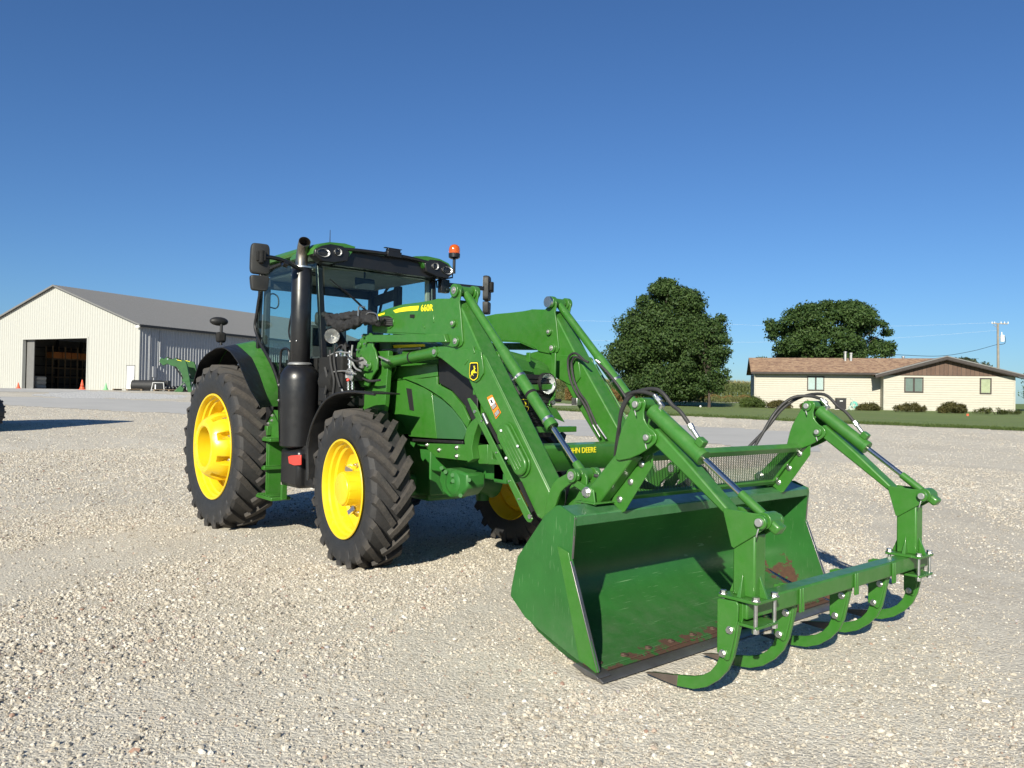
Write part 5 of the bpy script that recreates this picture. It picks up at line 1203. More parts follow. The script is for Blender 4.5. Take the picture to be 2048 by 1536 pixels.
n = NT('coarse_gravel'); c = n.co(); n.set(Base_Color=n.mix(n.voro(c, 9, 'Distance'), (.68, .665, .63), (.42, .41, .39)), Roughness=.9); n.bump(n.voro(c, 9), 1, .06); M['coarse'] = n.m
hp_ = terrain_sheet('stone_strip', [(60, 789), (110, 783.5), (150, 781), (200, 782.5), (300, 787), (372, 791), (372, 797), (300, 798), (200, 796.5), (130, 795), (85, 793)], M['coarse'], .004, .4)

# --- loose stones on the yard (cannot be counted): pebbles scattered on the near ground
def pebble_material():
    n = NT('pebble'); oi = n.n('ObjectInfo'); r = oi.outputs['Random']
    cr = n.n('ValToRGB'); n.l(r, cr.inputs[0]); e = cr.color_ramp; e.interpolation = 'LINEAR'
    cols = [(0, (.20, .175, .145)), (.12, (.36, .32, .26)), (.35, (.48, .43, .35)), (.62, (.59, .535, .445)), (.84, (.66, .61, .52)), (.95, (.70, .68, .63)), (.955, (.42, .43, .45)), (.975, (.30, .16, .11)), (1, (.66, .60, .50))]
    e.elements[0].position = 0; e.elements[0].color = (*cols[0][1], 1); e.elements[1].position = 1; e.elements[1].color = (*cols[-1][1], 1)
    for p, c_ in cols[1:-1]: q = e.elements.new(p); q.color = (*c_, 1)
    c = n.co(); n.set(Base_Color=n.mix(n.ramp(n.noise(c, 2.5, 4), .35, .7, 0, .35), cr.outputs[0], (.33, .29, .24)), Roughness=.9, Specular_IOR_Level=.25); n.bump(n.noise(c, 5, 4), .3, .1)
    return n.m
M['pebble'] = pebble_material()
pcol = bpy.data.collections.new('pebble_shapes')
for k in range(14):
    bm = bmesh.new(); bmesh.ops.create_icosphere(bm, subdivisions=2 if k < 5 else 1, radius=1)
    sx, sy, sz = rng.uniform(.75, 1.35), rng.uniform(.65, 1.0), rng.uniform(.45, .75)
    for v in bm.verts:
        d_ = 1+rng.normal(0, .09 if k < 5 else .16); v.co = Vector((v.co.x*sx*d_, v.co.y*sy*d_, v.co.z*sz*d_))
    for _ in range(4):   # chipped flat facets
        nn = Vector(rng.normal(size=3)).normalized(); lim = rng.uniform(.45, .75)
        for v in bm.verts:
            e_ = v.co.dot(nn)-lim
            if e_ > 0: v.co -= nn*e_
    me = bpy.data.meshes.new('pebble_shape'); bm.to_mesh(me); bm.free(); me.materials.append(M['pebble'])
    pcol.objects.link(bpy.data.objects.new('pebble_shape', me))
def scatter(Rmin, Rmax, dens, smin, smax, power, seedn):
    ar = math.pi*(Rmax**2-Rmin**2)*(104/360); N = int(ar*dens)
    r_ = np.sqrt(rng.uniform(Rmin**2, Rmax**2, N)); t_ = YAW-np.radians(rng.uniform(-52, 52, N))
    x = CAM.x+r_*np.cos(t_); y = CAM.y+r_*np.sin(t_)
    c_, s_ = math.cos(RUT), math.sin(RUT); a = x*c_+y*s_; b = -x*s_+y*c_
    m1 = vnoise(a/4, b, .55, 5)*.6+vnoise(a/2.2, b, .17, 6)*.4; m2 = vnoise(x, y, 1.7, 8)
    lat = -(x-CAM.x)*_rh.x-(y-CAM.y)*_rh.y
    bias = np.clip(lat/4, -.5, 1)*.22            # the yard is coarser on its left side
    lane = sst(.52, .70, vnoise(a/9, b, .9, 21))*(1-sst(10, 16, r_)); keep = rng.uniform(0, 1, N) < np.clip(.35+1.1*(m1*.7+m2*.4)-.32+bias, .10, 1)*(1-.72*lane)
    x, y, m1, m2, bias = x[keep], y[keep], m1[keep], m2[keep], bias[keep]; N = len(x)
    s = smin*(1-rng.uniform(0, 1, N)*(1-(smin/smax)**power))**(-1/power)
    s *= .68+.52*np.clip(m1+bias-.15, 0, 1)
    z = gz(x, y)+rough_z(x, y)+s*.18
    # keep stones out of tyres and steel
    bad = np.zeros(N, bool)
    for (cx_, cy_, hx_, hy_) in ((0, -YR, .35, .25), (0, YR, .35, .25), (2.765, -YF, .28, .22), (2.765, YF+.26, .28, .22), (6.2, 0, .22, 1.36)): bad |= (np.abs(x-cx_) < hx_) & (np.abs(y-cy_) < hy_)
    far = np.hypot(x-CAM.x, y-CAM.y) > 14
    for P_ in (ROADP, LAWNP): bad |= far & inpoly(x, y, P_)
    ok = ~bad; return x[ok], y[ok], z[ok], s[ok]
parts_ = [scatter(2.2, 4.2, 7500, .0038, .027, 2.3, 0), scatter(4.2, 7.5, 5200, .0045, .024, 2.5, 1), scatter(7.5, 12, 2600, .0058, .022, 2.7, 2), scatter(12, 20, 700, .009, .026, 2.8, 3), scatter(20, 45, 90, .012, .024, 2.8, 4)]
px_, py_, pz_, ps_ = [np.concatenate([q[k] for q in parts_]) for k in range(4)]
NP = len(px_); print('pebbles', NP)
me = bpy.data.meshes.new('loose_stones'); me.vertices.add(NP); me.vertices.foreach_set('co', np.stack([px_, py_, pz_], -1).astype(np.float32).ravel())
at_ = me.attributes.new('psize', 'FLOAT', 'POINT'); at_.data.foreach_set('value', ps_.astype(np.float32))
rot = np.stack([rng.normal(0, .3, NP), rng.normal(0, .3, NP), rng.uniform(0, 6.28, NP)], -1)
at_ = me.attributes.new('prot', 'FLOAT_VECTOR', 'POINT'); at_.data.foreach_set('vector', rot.astype(np.float32).ravel())
at_ = me.attributes.new('pidx', 'INT', 'POINT'); at_.data.foreach_set('value', np.where(ps_ > .011, rng.integers(0, 14, NP), rng.integers(5, 14, NP)).astype(np.int32))
lo = bpy.data.objects.new('loose_stones', me); COL.objects.link(lo); lo['kind'] = 'stuff'
ng = bpy.data.node_groups.new('stone_scatter', 'GeometryNodeTree'); ng.interface.new_socket('Geometry', in_out='INPUT', socket_type='NodeSocketGeometry'); ng.interface.new_socket('Geometry', in_out='OUTPUT', socket_type='NodeSocketGeometry')
gi, go = ng.nodes.new('NodeGroupInput'), ng.nodes.new('NodeGroupOutput'); ip = ng.nodes.new('GeometryNodeInstanceOnPoints'); ci = ng.nodes.new('GeometryNodeCollectionInfo')
ci.inputs['Collection'].default_value = pcol; ci.inputs['Separate Children'].default_value = True; ci.inputs['Reset Children'].default_value = True
def gattr(nm, tp):
    x = ng.nodes.new('GeometryNodeInputNamedAttribute'); x.data_type = tp; x.inputs[0].default_value = nm; return x.outputs[0]
ng.links.new(gi.outputs[0], ip.inputs['Points']); ng.links.new(ci.outputs[0], ip.inputs['Instance']); ip.inputs['Pick Instance'].default_value = True
ng.links.new(gattr('pidx', 'INT'), ip.inputs['Instance Index']); e2r = ng.nodes.new('FunctionNodeEulerToRotation'); ng.links.new(gattr('prot', 'FLOAT_VECTOR'), e2r.inputs[0]); ng.links.new(e2r.outputs[0], ip.inputs['Rotation'])
ng.links.new(gattr('psize', 'FLOAT'), ip.inputs['Scale']); ng.links.new(ip.outputs[0], go.inputs[0])
mo = lo.modifiers.new('scatter', 'NODES'); mo.node_group = ng

# ================================================================== SHED (left)
def local(u, v, D, rz=0):
    """world matrix: origin on the sight line (u, v) at depth D, x to the right, y away, z up, turned by rz"""
    o = W(u, v, D); X_ = _rh*math.cos(rz)+_fh*math.sin(rz); Y_ = -_rh*math.sin(rz)+_fh*math.cos(rz)
    return Matrix(((X_.x, Y_.x, 0, o.x), (X_.y, Y_.y, 0, o.y), (0, 0, 1, o.z), (0, 0, 0, 1)))
M['shedwall'] = paint('cream_steel_siding', (.40, .40, .37), .6, var=.03, bump=.02, bs=20)
M['shedwall2'] = paint('galvanised_siding', (.31, .32, .34), .5, metal=.1, var=.06, bump=.02, bs=20)
M['shedroof'] = paint('grey_roof_steel', (.16, .158, .155), .55, var=.06)
M['trim'] = paint('dark_trim', (.02, .02, .022), .5)
M['doorwhite'] = paint('white_door', (.80, .80, .78), .45, var=.02)
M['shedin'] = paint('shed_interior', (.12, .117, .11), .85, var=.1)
M['wood'] = paint('weathered_wood', (.20, .15, .10), .8, var=.2)
M['cone'] = paint('orange_cone', (.80, .10, .035), .55, var=.05)
M['greencone'] = paint('green_cone', (.20, .52, .22), .6, var=.05)
M['crate'] = paint('orange_crate', (.50, .19, .06), .6, var=.1)
PHI = R(25.43); MS = local(277, 783, 63.5, 0); SW, SL, EH, PT = 21.28, 34.0, 5.52, .3387
shed = empty('storage_shed', label='long cream steel storage shed with grey roof and open dark doorway at the far left', cat='shed'); shed.matrix_world = MS @ Matrix.Rotation(PHI, 4, 'Z')
# shed frame: +x along the side wall direction... here x = to the LEFT along the gable (negative), y = away along the side
# gable wall lies on y=0 from x=0 (right corner) to x=-SW ; side wall on x=0 from y=0 to SL
shed.matrix_world = MS @ Matrix.Rotation(-PHI, 4, 'Z')
def roofz(x): return EH+PT*(SW/2-abs(-x-SW/2))
def ribbed(a0, a1, z0f, z1f, fix, axis, pitch=.305, rib=.032, d=.036, sgn=-1):
    """vertical ribbed sheet between a0 and a1, bottom/top given as functions"""
    mb = MB(); k = int(round((a1-a0)/pitch)); xs = []
    for i in range(k):
        b = a0+i*(a1-a0)/k; p = (a1-a0)/k
        xs += [(b, 0), (b+p-rib*2.6, 0), (b+p-rib*1.9, d), (b+p-rib*.7, d)]
    xs.append((a1, 0)); vs = []
    for a, h in xs:
        for z in (z0f(a), z1f(a)): vs.append((a, fix+sgn*h, z) if axis == 'x' else (fix-sgn*h, a, z))
    fs = [(2*i, 2*i+1, 2*i+3, 2*i+2) for i in range(len(xs)-1)]; return mb.add(vs, fs)
D0, D1, DH = -14.9, -6.35, 4.45
for (a, b, z0) in ((-SW, D0, 0), (D0, D1, DH), (D1, -1.45, 0), (-1.45, -.45, 2.12), (-.45, 0, 0)):
    if a < -SW/2 < b:
        part('gable_wall', ribbed(a, -SW/2, lambda x: z0, lambda x: roofz(x)-.05, 0, 'x'), M['shedwall'], shed); a = -SW/2
    part('gable_wall', ribbed(a, b, lambda x: z0, lambda x: roofz(x)-.05, 0, 'x', rib=.028 if b-a > .6 else .01), M['shedwall'], shed)
part('side_wall', ribbed(0, SL, lambda y: 0, lambda y: EH-.1, 0, 'y', rib=.045, d=.055, sgn=-1), M['shedwall2'], shed)
part('back_wall', MB().box(-SW, 0, SL-.05, SL, 0, EH).box(-SW-.02, -SW, 0, SL, 0, EH), M['shedwall2'], shed)
for s_ in (0, 1):
    mb = MB(); k = 110; vs = []; xs = []
    for i in range(k):
        b = -.25+i*(SL+.5)/k; p = (SL+.5)/k; xs += [(b, 0), (b+p-.07, 0), (b+p-.05, .022), (b+p-.02, .022)]
    xs.append((SL+.25, 0)); e0 = .30
    for y_, h in xs:
        for t in (0, 1):
            xx = (e0 if s_ == 0 else -SW-e0) if t == 0 else -SW/2
            zz = (EH-PT*e0) if t == 0 else EH+PT*SW/2
            vs.append((xx, y_, zz+h+.02))
    mb.add(vs, [(2*i, 2*i+1, 2*i+3, 2*i+2) for i in range(len(xs)-1)]); part('roof', mb, M['shedroof'], shed)
mb = MB()
for x0, x1 in ((.30, -SW/2), (-SW-.30, -SW/2)): mb.beam((x0, -.27, EH-PT*.3-.03), (x1, -.27, EH+PT*SW/2-.03), .14, .05, (0, 0, 1))
part('rake_trim', mb, M['shedroof'], shed)
part('eave_gutter', MB().box(.28, .40, -.25, SL+.2, EH-PT*.3-.18, EH-PT*.3+.0).box(.01, .30, -.2, SL, EH-.14, EH-.10), M['trim'], shed)
part('corner_trim', MB().box(-.03, .06, -.06, .03, 0, EH-.05), M['shedwall'], shed)
part('door_frame', MB().box(D0-.12, D0, -.05, .25, 0, DH+.12).box(D1, D1+.12, -.05, .25, 0, DH+.12).box(D0, D1, -.05, .25, DH, DH+.12), M['shedwall'], shed)
part('sliding_door', MB().box(D0, D0+1.0, .35, .42, 0, DH), M['shedroof'], shed)
ed = part('entry_door', MB().box(-1.40, -.50, -.02, .03, .02, 2.08), M['doorwhite'], shed); part('door_frame', MB().box(-1.45, -1.40, -.05, .02, 0, 2.12).box(-.50, -.45, -.05, .02, 0, 2.12).box(-1.45, -.45, -.05, .02, 2.08, 2.14), M['shedroof'], shed)
part('door_knob', MB().sphere((-.58, -.06, 1.0), .035).box(-.61, -.55, -.03, -.02, 1.1, 1.18), M['galv'], ed)
part('wall_lamp', MB().sphere((.05, -.25, EH-.28), (.22, .14, .12)).cyl((-.12, -.1, EH-.05), (.0, -.2, EH-.2), .03), M['doorwhite'], shed)
part('wall_conduit', MB().cyl((.09, 1.9, 2.2), (.09, 1.9, EH-.5), .05).cyl((.09, 1.35, .2), (.09, 1.35, 2.1), .06).box(.05, .2, 1.2, 1.5, 1.2, 2.1).cyl((.09, .9, .2), (.09, .9, EH-.6), .03), M['shedwall2'], shed)
part('slab', MB().box(-SW, 0, .02, SL, -.12, .01), M['concrete'], shed)
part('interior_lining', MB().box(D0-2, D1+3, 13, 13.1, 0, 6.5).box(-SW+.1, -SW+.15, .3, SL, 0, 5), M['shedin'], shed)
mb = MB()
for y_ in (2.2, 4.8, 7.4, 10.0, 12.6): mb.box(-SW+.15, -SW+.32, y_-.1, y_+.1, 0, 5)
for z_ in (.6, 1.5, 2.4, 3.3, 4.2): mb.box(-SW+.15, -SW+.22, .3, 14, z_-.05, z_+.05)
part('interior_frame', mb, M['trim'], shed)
def shed_obj(name, mb, mat, label, cat, x, y, group=None, sub=None, rz=0):
    o = mb.build(name, mat, None, 0); o.matrix_world = shed.matrix_world @ Matrix.Translation((x, y, 0)) @ Matrix.Rotation(rz, 4, 'Z'); tag(o, label, cat, group); return o
rk = MB()
for y_ in (0, 1.3, 2.6, 3.9):
    for x_ in (-.5, .5): rk.box(x_-.05, x_+.05, y_-.05, y_+.05, 0, 4.3)
for z_ in (1.3, 2.2, 3.1): rk.box(-.5, .5, 0, 3.9, z_-.08, z_)
shed_obj('storage_rack', rk, M['wood'], 'tall dark storage rack standing along the wall inside the open shed doorway', 'rack', -19.3, 5.4)
for k in range(4):
    mb = MB().box(-.5, .5, -.46, .46, .02, .05).box(-.5, -.47, -.46, .46, .05, .62).box(.47, .5, -.46, .46, .05, .62).box(-.5, .5, -.46, -.43, .05, .62).box(-.5, .5, .43, .46, .05, .62)
    for z_ in (.2, .4): mb.box(.50, .52, -.46, .46, z_, z_+.04)
    o = shed_obj('crate', mb, M['crate'], ('leftmost', 'second', 'third', 'rightmost')[k]+' orange crate in the row on the rack inside the shed', 'crate', -19.3, 5.9+k*.98, 'orange crates on the shed rack'); o.location.z += 3.1
mb = MB()
for k in range(3):
    for q in range(2): mb.cyl((q*.42, -.45, .26+k*.40), (q*.42, .45, .26+k*.40), .18, n=16).box(q*.42-.2, q*.42+.2, -.4, .4, .04+k*.40, .08+k*.40)
shed_obj('roll_stack', mb, M['doorwhite'], 'stack of pale rolls standing inside the left of the shed doorway', 'rolls', -16.6, 2.5)

def cone(u, v, D, h, r, mat, label, band=False):
    m = W(u, v, D); z = float(gz(m.x, m.y)); root = empty('traffic_cone', (m.x, m.y, z+.005), 0, None, label, 'traffic cone', 'traffic cones by the shed')
    part('cone_body', MB().lathe([(.01, h), (r*.12, h), (r*.80, .04), (r*.95, .035), (.01, .035)], n=24, axis=(0, 0, 1)), mat, root); part('cone_base', MB().box(-r, r, -r, r, 0, .035), mat, root, bevel=.01)
    if band: part('cone_band', MB().lathe([(r*.62, h*.32), (r*.60, h*.40), (r*.54, h*.40), (r*.56, h*.32)], n=24, axis=(0, 0, 1), closed=True), M['hole'], root)
    return root
cone(36.5, 774.5, 66.5, .50, .18, M['cone'], 'small orange cone left of the shed doorway')
cone(164, 780.5, 62, .78, .23, M['cone'], 'tall pair of stacked orange cones with dark band right of the doorway', True)
cone(211.5, 782.5, 62, .56, .19, M['greencone'], 'pale green cone in front of the shed wall')
# plough blades and attachments on pallets beside the shed
def wobj(name, mb, mat, u, v, D, rz, label, cat, group=None, bevel=0):
    o = mb.build(name, mat, None, bevel); Mt = local(u, v, D, rz); z = float(gz(Mt[0][3], Mt[1][3])); Mt[2][3] = z; o.matrix_world = Mt; return tag(o, label, cat, group)
def wempty(name, u, v, D, rz, label, cat, group=None):
    o = empty(name, label=label, cat=cat, group=group); Mt = local(u, v, D, rz); Mt[2][3] = float(gz(Mt[0][3], Mt[1][3])); o.matrix_world = Mt; return o
def plough(u, v, D, w_, label):
    r_ = wempty('plough_blade', u, v, D, R(-8), label, 'snow plough', 'black plough blades beside the shed')
    prof = [(-.02, .02), (-.14, .2), (-.16, .45), (-.08, .68), (.06, .82), (.10, .82), (-.03, .66), (-.11, .45), (-.09, .2), (.03, .02)]
    mb = MB().prismx(prof, -w_/2, w_/2); part('blade', mb, M['black'], r_)
    part('cutting_strip', MB().box(-w_/2, w_/2, -.06, .0, 0, .12), M['gloss'], r_)
    mb = MB()
    for t in (-.4, 0, .4): mb.box(t*w_-.02, t*w_+.02, -.05, .30, .1, .7)
    part('rib', mb, M['black'], r_); return r_
plough(279, 788, 60, 2.1-.75, 'black curved plough blade beside the white shed door'); plough(304, 790, 59, 1.4, 'second black plough blade right of the first one')
def pallet(u, v, D, w_, label):
    r_ = wempty('pallet', u, v, D, R(-8), label, 'pallet', 'wooden pallets beside the shed')
    for k in range(5): part('pallet_board', MB().box(-w_/2, w_/2, -.5+k*.22, -.38+k*.22, .10, .125), M['wood'], r_)
    for k in range(3): part('pallet_block', MB().box(-w_/2+k*(w_-.1)/2, -w_/2+.1+k*(w_-.1)/2, -.5, .5, 0, .10), M['wood'], r_)
    return r_
pallet(262, 789, 59.5, 2.4, 'low wooden pallet under the left plough blade'); pallet(345, 795, 57, 2.4, 'low wooden pallet right of the black attachment frame')
r_ = wempty('attachment_frame', 320, 794, 57.5, R(-8), 'black skid attachment in a grey tubular frame right of the plough blades', 'attachment')
mb = MB()
for s_ in (-1, 1): mb.beam((s_*.52, -.3, 0), (s_*.42, -.25, .62), .05, .05)
mb.beam((-.45, -.25, .62), (.45, -.25, .62), .05, .05).beam((-.55, -.3, .08), (.55, -.3, .08), .05, .05); part('tube_frame', mb, M['galv'], r_)
part('attachment_body', MB().box(-.36, .36, -.2, .3, .12, .60).box(-.30, .55, .1, .5, .2, .78).cyl((.45, .0, .2), (.75, .0, .2), .18), M['gloss'], r_, bevel=.03)
part('attachment_label', MB().box(-.28, -.20, -.24, -.21, .14, .48), M['white'], r_)
r_ = wempty('toothed_bar', 352, 794, 57, R(-8), 'low black toothed bar on the ground before the green loader frame', 'attachment')
for k in range(6): part('tooth', MB().sphere((-.75+k*.28, 0, .22), (.12, .15, .20)), M['gloss'], r_)
# spare green loader frame leaning beside the shed
r_ = wempty('loader_frame', 352, 795, 56.5, R(-12), 'green detached loader frame standing behind the rear tyre beside the shed', 'loader')
k_ = 56.5/FPX
def LP(u, v, y_=0): return ((u-352)*k_, y_, (795-v)*k_)
for y_ in (0, 1.0):
    part('boom', MB().prism([(LP(*p)[0], LP(*p)[2]) for p in ((313, 735), (317, 727), (324, 730), (330, 726), (338, 730), (355, 731), (372, 734), (375, 740), (378, 752), (382, 768), (384, 778), (388, 800), (381, 799), (374, 780), (369, 770), (362, 756), (352, 745), (340, 743), (332, 739), (322, 743))], y_-.06, y_+.06), M['shadegreen'], r_, bevel=.01)  # same paint as the tractor, with shade put into the green
    part('boom_stripe', MB().prism([(LP(*p)[0], LP(*p)[2]) for p in ((354, 731), (364, 733.2), (364, 734), (354, 732))], y_-.075, y_-.062), M['yellowdec'], r_)
    mb = MB().cyl(LP(316, 728, y_-.1), LP(316, 728, y_+.1), .06).cyl(LP(333, 730, y_-.1), LP(333, 730, y_+.1), .06); part('pin', mb, M['steel'], r_)
    part('ram', MB().cyl(LP(345, 741, y_), LP(372, 775, y_), .05), M['hole'], r_); part('upper_ram', MB().cyl(LP(330, 727, y_), LP(360, 737, y_), .06), M['hole'], r_)
part('cross_member', MB().box(LP(366, 0)[0], LP(382, 0)[0], -.08, 1.1, LP(0, 775)[2], LP(0, 769)[2]), M['shadegreen'], r_, bevel=.01)
part('stand_leg', MB().beam(LP(372, 775, 0), LP(352, 795, -.2), .07, .07).beam(LP(380, 775, 0), LP(392, 797, -.2), .07, .07).beam(LP(372, 775, 1), LP(360, 797, 1.1), .07, .07), M['shadegreen'], r_)
part('bracket', MB().prism([(LP(*p)[0], LP(*p)[2]) for p in ((356, 796), (360, 788), (368, 784), (374, 788), (372, 795))], -.3, -.2), M['shadegreen'], r_)

# machine just outside the frame on the left: edge of its tyre shows, its shadow crosses the yard
b0_ = gpt(-36, 862); dep_ = (b0_-CAM).dot(_f); rw = 38.5*dep_/FPX
r_ = empty('parked_implement', label='dark tyre and edge of a parked machine cut off by the left frame edge', cat='farm machine'); r_.matrix_world = Matrix(((_rh.x, _fh.x, 0, b0_.x), (_rh.y, _fh.y, 0, b0_.y), (0, 0, 1, b0_.z), (0, 0, 0, 1)))
tw = rw/.62; wp = [(.30*tw, -.14), (.55*tw, -.17), (.61*tw, -.14), (.62*tw, -.06), (.62*tw, .06), (.61*tw, .14), (.55*tw, .17), (.30*tw, .14)]
mb = MB().lathe(wp, (0, 0, .62*tw), (0, 1, 0), 48)
for k in range(22):
    a = 2*math.pi*k/22; c0_ = Vector((math.cos(a)*.615*tw, 0, .62*tw+math.sin(a)*.615*tw)); mb.beam(c0_-Vector((0, .15, 0)), c0_+Vector((0, .15, 0)), .05, .05, (math.cos(a), 0, math.sin(a)))
part('wheel', mb, M['tyre'], r_); part('rim', MB().lathe([(.01, -.05), (.28*tw, -.05), (.32*tw, -.13), (.32*tw, .13), (.28*tw, .05)], (0, 0, .62*tw), (0, 1, 0), 32), M['yellow'], r_)
inv_ = r_.matrix_world.inverted(); prof = []
# unseen body added left of the view, outline shaped to cast the yard shadow
for (x_, y_, z_) in ((-15.62, -1.42, 1.0), (-16.0, -1.42, 2.05), (-16.3, -1.42, 3.05), (-16.55, -1.40, 3.15), (-17.95, -1.20, 2.50), (-18.57, -1.10, 1.80), (-19.2, -.98, .75), (-19.2, -.98, .45), (-15.62, -1.42, .45)):
    prof.append(inv_ @ Vector((x_, y_, z_)))
m_ = len(prof); vs = [p+Vector((-.12, 0, 0)) for p in prof]+[p+Vector((-.95, 0, 0)) for p in prof]
part('body', MB().add(vs, [tuple(range(m_)), tuple(range(2*m_-1, m_-1, -1))]+[(i, (i+1) % m_, m_+(i+1) % m_, m_+i) for i in range(m_)]), M['green'], r_)
part('axle', MB().cyl((0, 0, .62*tw), (-.9, 1.2, .62*tw), .05), M['hole'], r_)

# ================================================================== HOUSE (right)
M['siding'] = paint('cream_lap_siding', (.42, .395, .33), .65, var=.03, bump=.03, bs=30)
M['brownwood'] = paint('brown_gable_boards', (.105, .062, .042), .7, var=.1)
M['brownwood2'] = paint('brown_gable_boards_light', (.125, .076, .052), .7, var=.1)
M['fascia'] = paint('dark_brown_fascia', (.035, .026, .022), .6)
M['found'] = paint('concrete_foundation', (.42, .40, .34), .85)
n = NT('asphalt_shingles'); c = n.co(); br = n.n('TexBrick'); n.l(c, br.inputs['Vector']); mp = n.n('Mapping'); n.l(c, mp.inputs[0]); mp.inputs['Scale'].default_value = (2.6, 6, 6)
wv = n.noise(mp.outputs[0], 1.3, 2, .6, .8); cl2 = n.voro(mp.outputs[0], 1.4, 'Color'); b_ = n.n('RGBToBW'); n.l(cl2, b_.inputs[0])
base = n.mix(n.ramp(b_.outputs[0], .35, .62), (.165, .098, .068), (.27, .175, .115)); base = n.mix(n.ramp(wv, .5, .68), base, (.36, .26, .17)); n.set(Base_Color=base, Roughness=.9); n.bump(n.noise(c, 30, 4), .3, .02); M['shingle'] = n.m
M['pane'] = NT('window_pane').set(Base_Color=(.30, .36, .36), Roughness=.05, Metallic=.0, Specular_IOR_Level=.8, Coat_Weight=1.0).m
M['blind'] = paint('white_blind', (.66, .66, .64), .6, var=.05); M['curtain'] = paint('cream_curtain', (.62, .55, .34), .7, var=.15)
M['winglass'] = glass('house_glass', (.85, .9, .9))
HRZ, HD = R(-14.5), 60.0
HM = local(1510, 813.5, HD, HRZ)
house = empty('ranch_house', label='low cream sided house with brown shingle roof and dark gable behind the lawn', cat='house'); house.matrix_world = HM
_X0, _ca, _sa = (1510-1024)/FPX*HD, math.cos(HRZ), math.sin(HRZ)
def hx(u, y_=0.0):
    """x in the house frame of the point of plane y = y_ seen in column u"""
    k = (u-1024)/FPX; a0, b0 = _X0-_sa*y_, HD+_ca*y_; return (k*b0-a0)/(_ca-k*_sa)
def hz_(v, u, y_=0.0):
    x_ = hx(u, y_); d = HD+_ca*y_+_sa*x_; return W(u, v, d).z-HM[2][3]
LW = hx(1765); EHh = 2.62; OV = .35
def lap(x0, x1, z0, z1, y_, ex=.165, yd=.030):
    k = int(round((z1-z0)/ex)); e = (z1-z0)/k; mb = MB(); pts = []
    for i in range(k): pts += [(y_-yd, z0+i*e), (y_-.003, z0+(i+1)*e-.004)]
    vs = []
    for x in (x0, x1): vs += [(x, yy, zz) for yy, zz in pts]
    m = len(pts); fs = [(i, i+1, m+i+1, m+i) for i in range(m-1)]; return mb.add(vs, fs)
part('front_wall', lap(0, LW, .16, EHh, 0), M['siding'], house); part('wall_core', MB().box(.01, LW, .0, 8.0, .0, EHh), M['siding'], house)
part('foundation', MB().box(-.01, LW, -.03, .3, -.5, .16), M['found'], house)
# main roof, gable to the left end; stepped shingle courses on the front slope
RL = hx(1895, 4)+.5; ridge_y, ridge_z = 4.0, hz_(716, 1700, 4.0)
def slope(x0, x1, xr0, xr1, y0, z0, y1, z1, k):
    mb = MB(); vs = []
    for i in range(k):
        for t, h in ((i/k, .018), ((i+1)/k, .0)):
            xa_, xb_ = x0+(xr0-x0)*t, x1+(xr1-x1)*t; yy = y0+(y1-y0)*t; zz = z0+(z1-z0)*t+h; vs += [(xa_, yy, zz), (xb_, yy, zz)]
    m = 2*k; return mb.add(vs, [(2*i, 2*i+1, 2*i+3, 2*i+2) for i in range(m-1)])
part('roof', slope(-OV, RL, -OV, RL, -.45, EHh+.03, ridge_y, ridge_z, 30), M['shingle'], house); part('roof', slope(-OV, RL, -OV, RL, 8.45, EHh+.03, ridge_y, ridge_z, 30), M['shingle'], house)
part('gutter', MB().box(-OV, hx(1750), -.55, -.44, EHh-.10, EHh+.03), M['fascia'], house, bevel=.01); part('soffit', MB().box(-OV, LW, -.44, 0, EHh-.06, EHh-.03), M['fascia'], house)
part('end_gable', MB().add([(0, 0, EHh), (0, 8, EHh), (0, ridge_y, ridge_z-.1)], [(0, 1, 2)]), M['brownwood'], house)
part('downspout', MB().beam((-.05, -.12, 0), (-.05, -.12, EHh-.3), .07, .07).beam((-.05, -.12, EHh-.3), (-.15, -.45, EHh-.05), .07, .07), M['found'], house); part('downspout', MB().box(LW-.08, LW+.02, -.13, -.03, 0, EHh-.1), M['fascia'], house)
for k, (u, top) in enumerate(((1689.5, 703), (1701, 705.5), (1805.5, 712.5))):
    yv = 3.1 if k < 2 else 4.8; zb_ = EHh+(ridge_z-EHh)*(.75 if k < 2 else .8)-.2; x_ = hx(u, yv); zt = hz_(top, u, yv)
    part('roof_vent', MB().cyl((x_, yv, zb_), (x_, yv, zt), .10 if k < 2 else .08, n=16).cyl((x_, yv, zt-.1), (x_, yv, zt), .13, n=16), M['galv'], house)
def window(x0, x1, z0, z1, y_, panes, fill):
    fw = .07; w_ = part('window', MB().box(x0-fw, x0, y_-.05, y_+.02, z0-fw, z1+fw).box(x1, x1+fw, y_-.05, y_+.02, z0-fw, z1+fw).box(x0, x1, y_-.05, y_+.02, z0-fw, z0).box(x0, x1, y_-.05, y_+.02, z1, z1+fw), M['fascia'], house)
    for k in range(panes):
        a, b = x0+(x1-x0)*k/panes, x0+(x1-x0)*(k+1)/panes
        if k: part('mullion', MB().box(a-.06, a+.06, y_-.045, y_+.02, z0, z1), M['fascia'], w_)
        part('pane', MB().box(a+.02, b-.02, y_-.034, y_-.030, z0+.01, z1-.01), M['winglass'], w_); part('blind', MB().box(a+.02, b-.02, y_-.020, y_-.012, z0+.02, z1-.02), fill[k], w_)
    return w_
window(hx(1615.5), hx(1646), hz_(779.5, 1630), hz_(754.5, 1630), -.025, 2, [M['blind'], M['blind']])
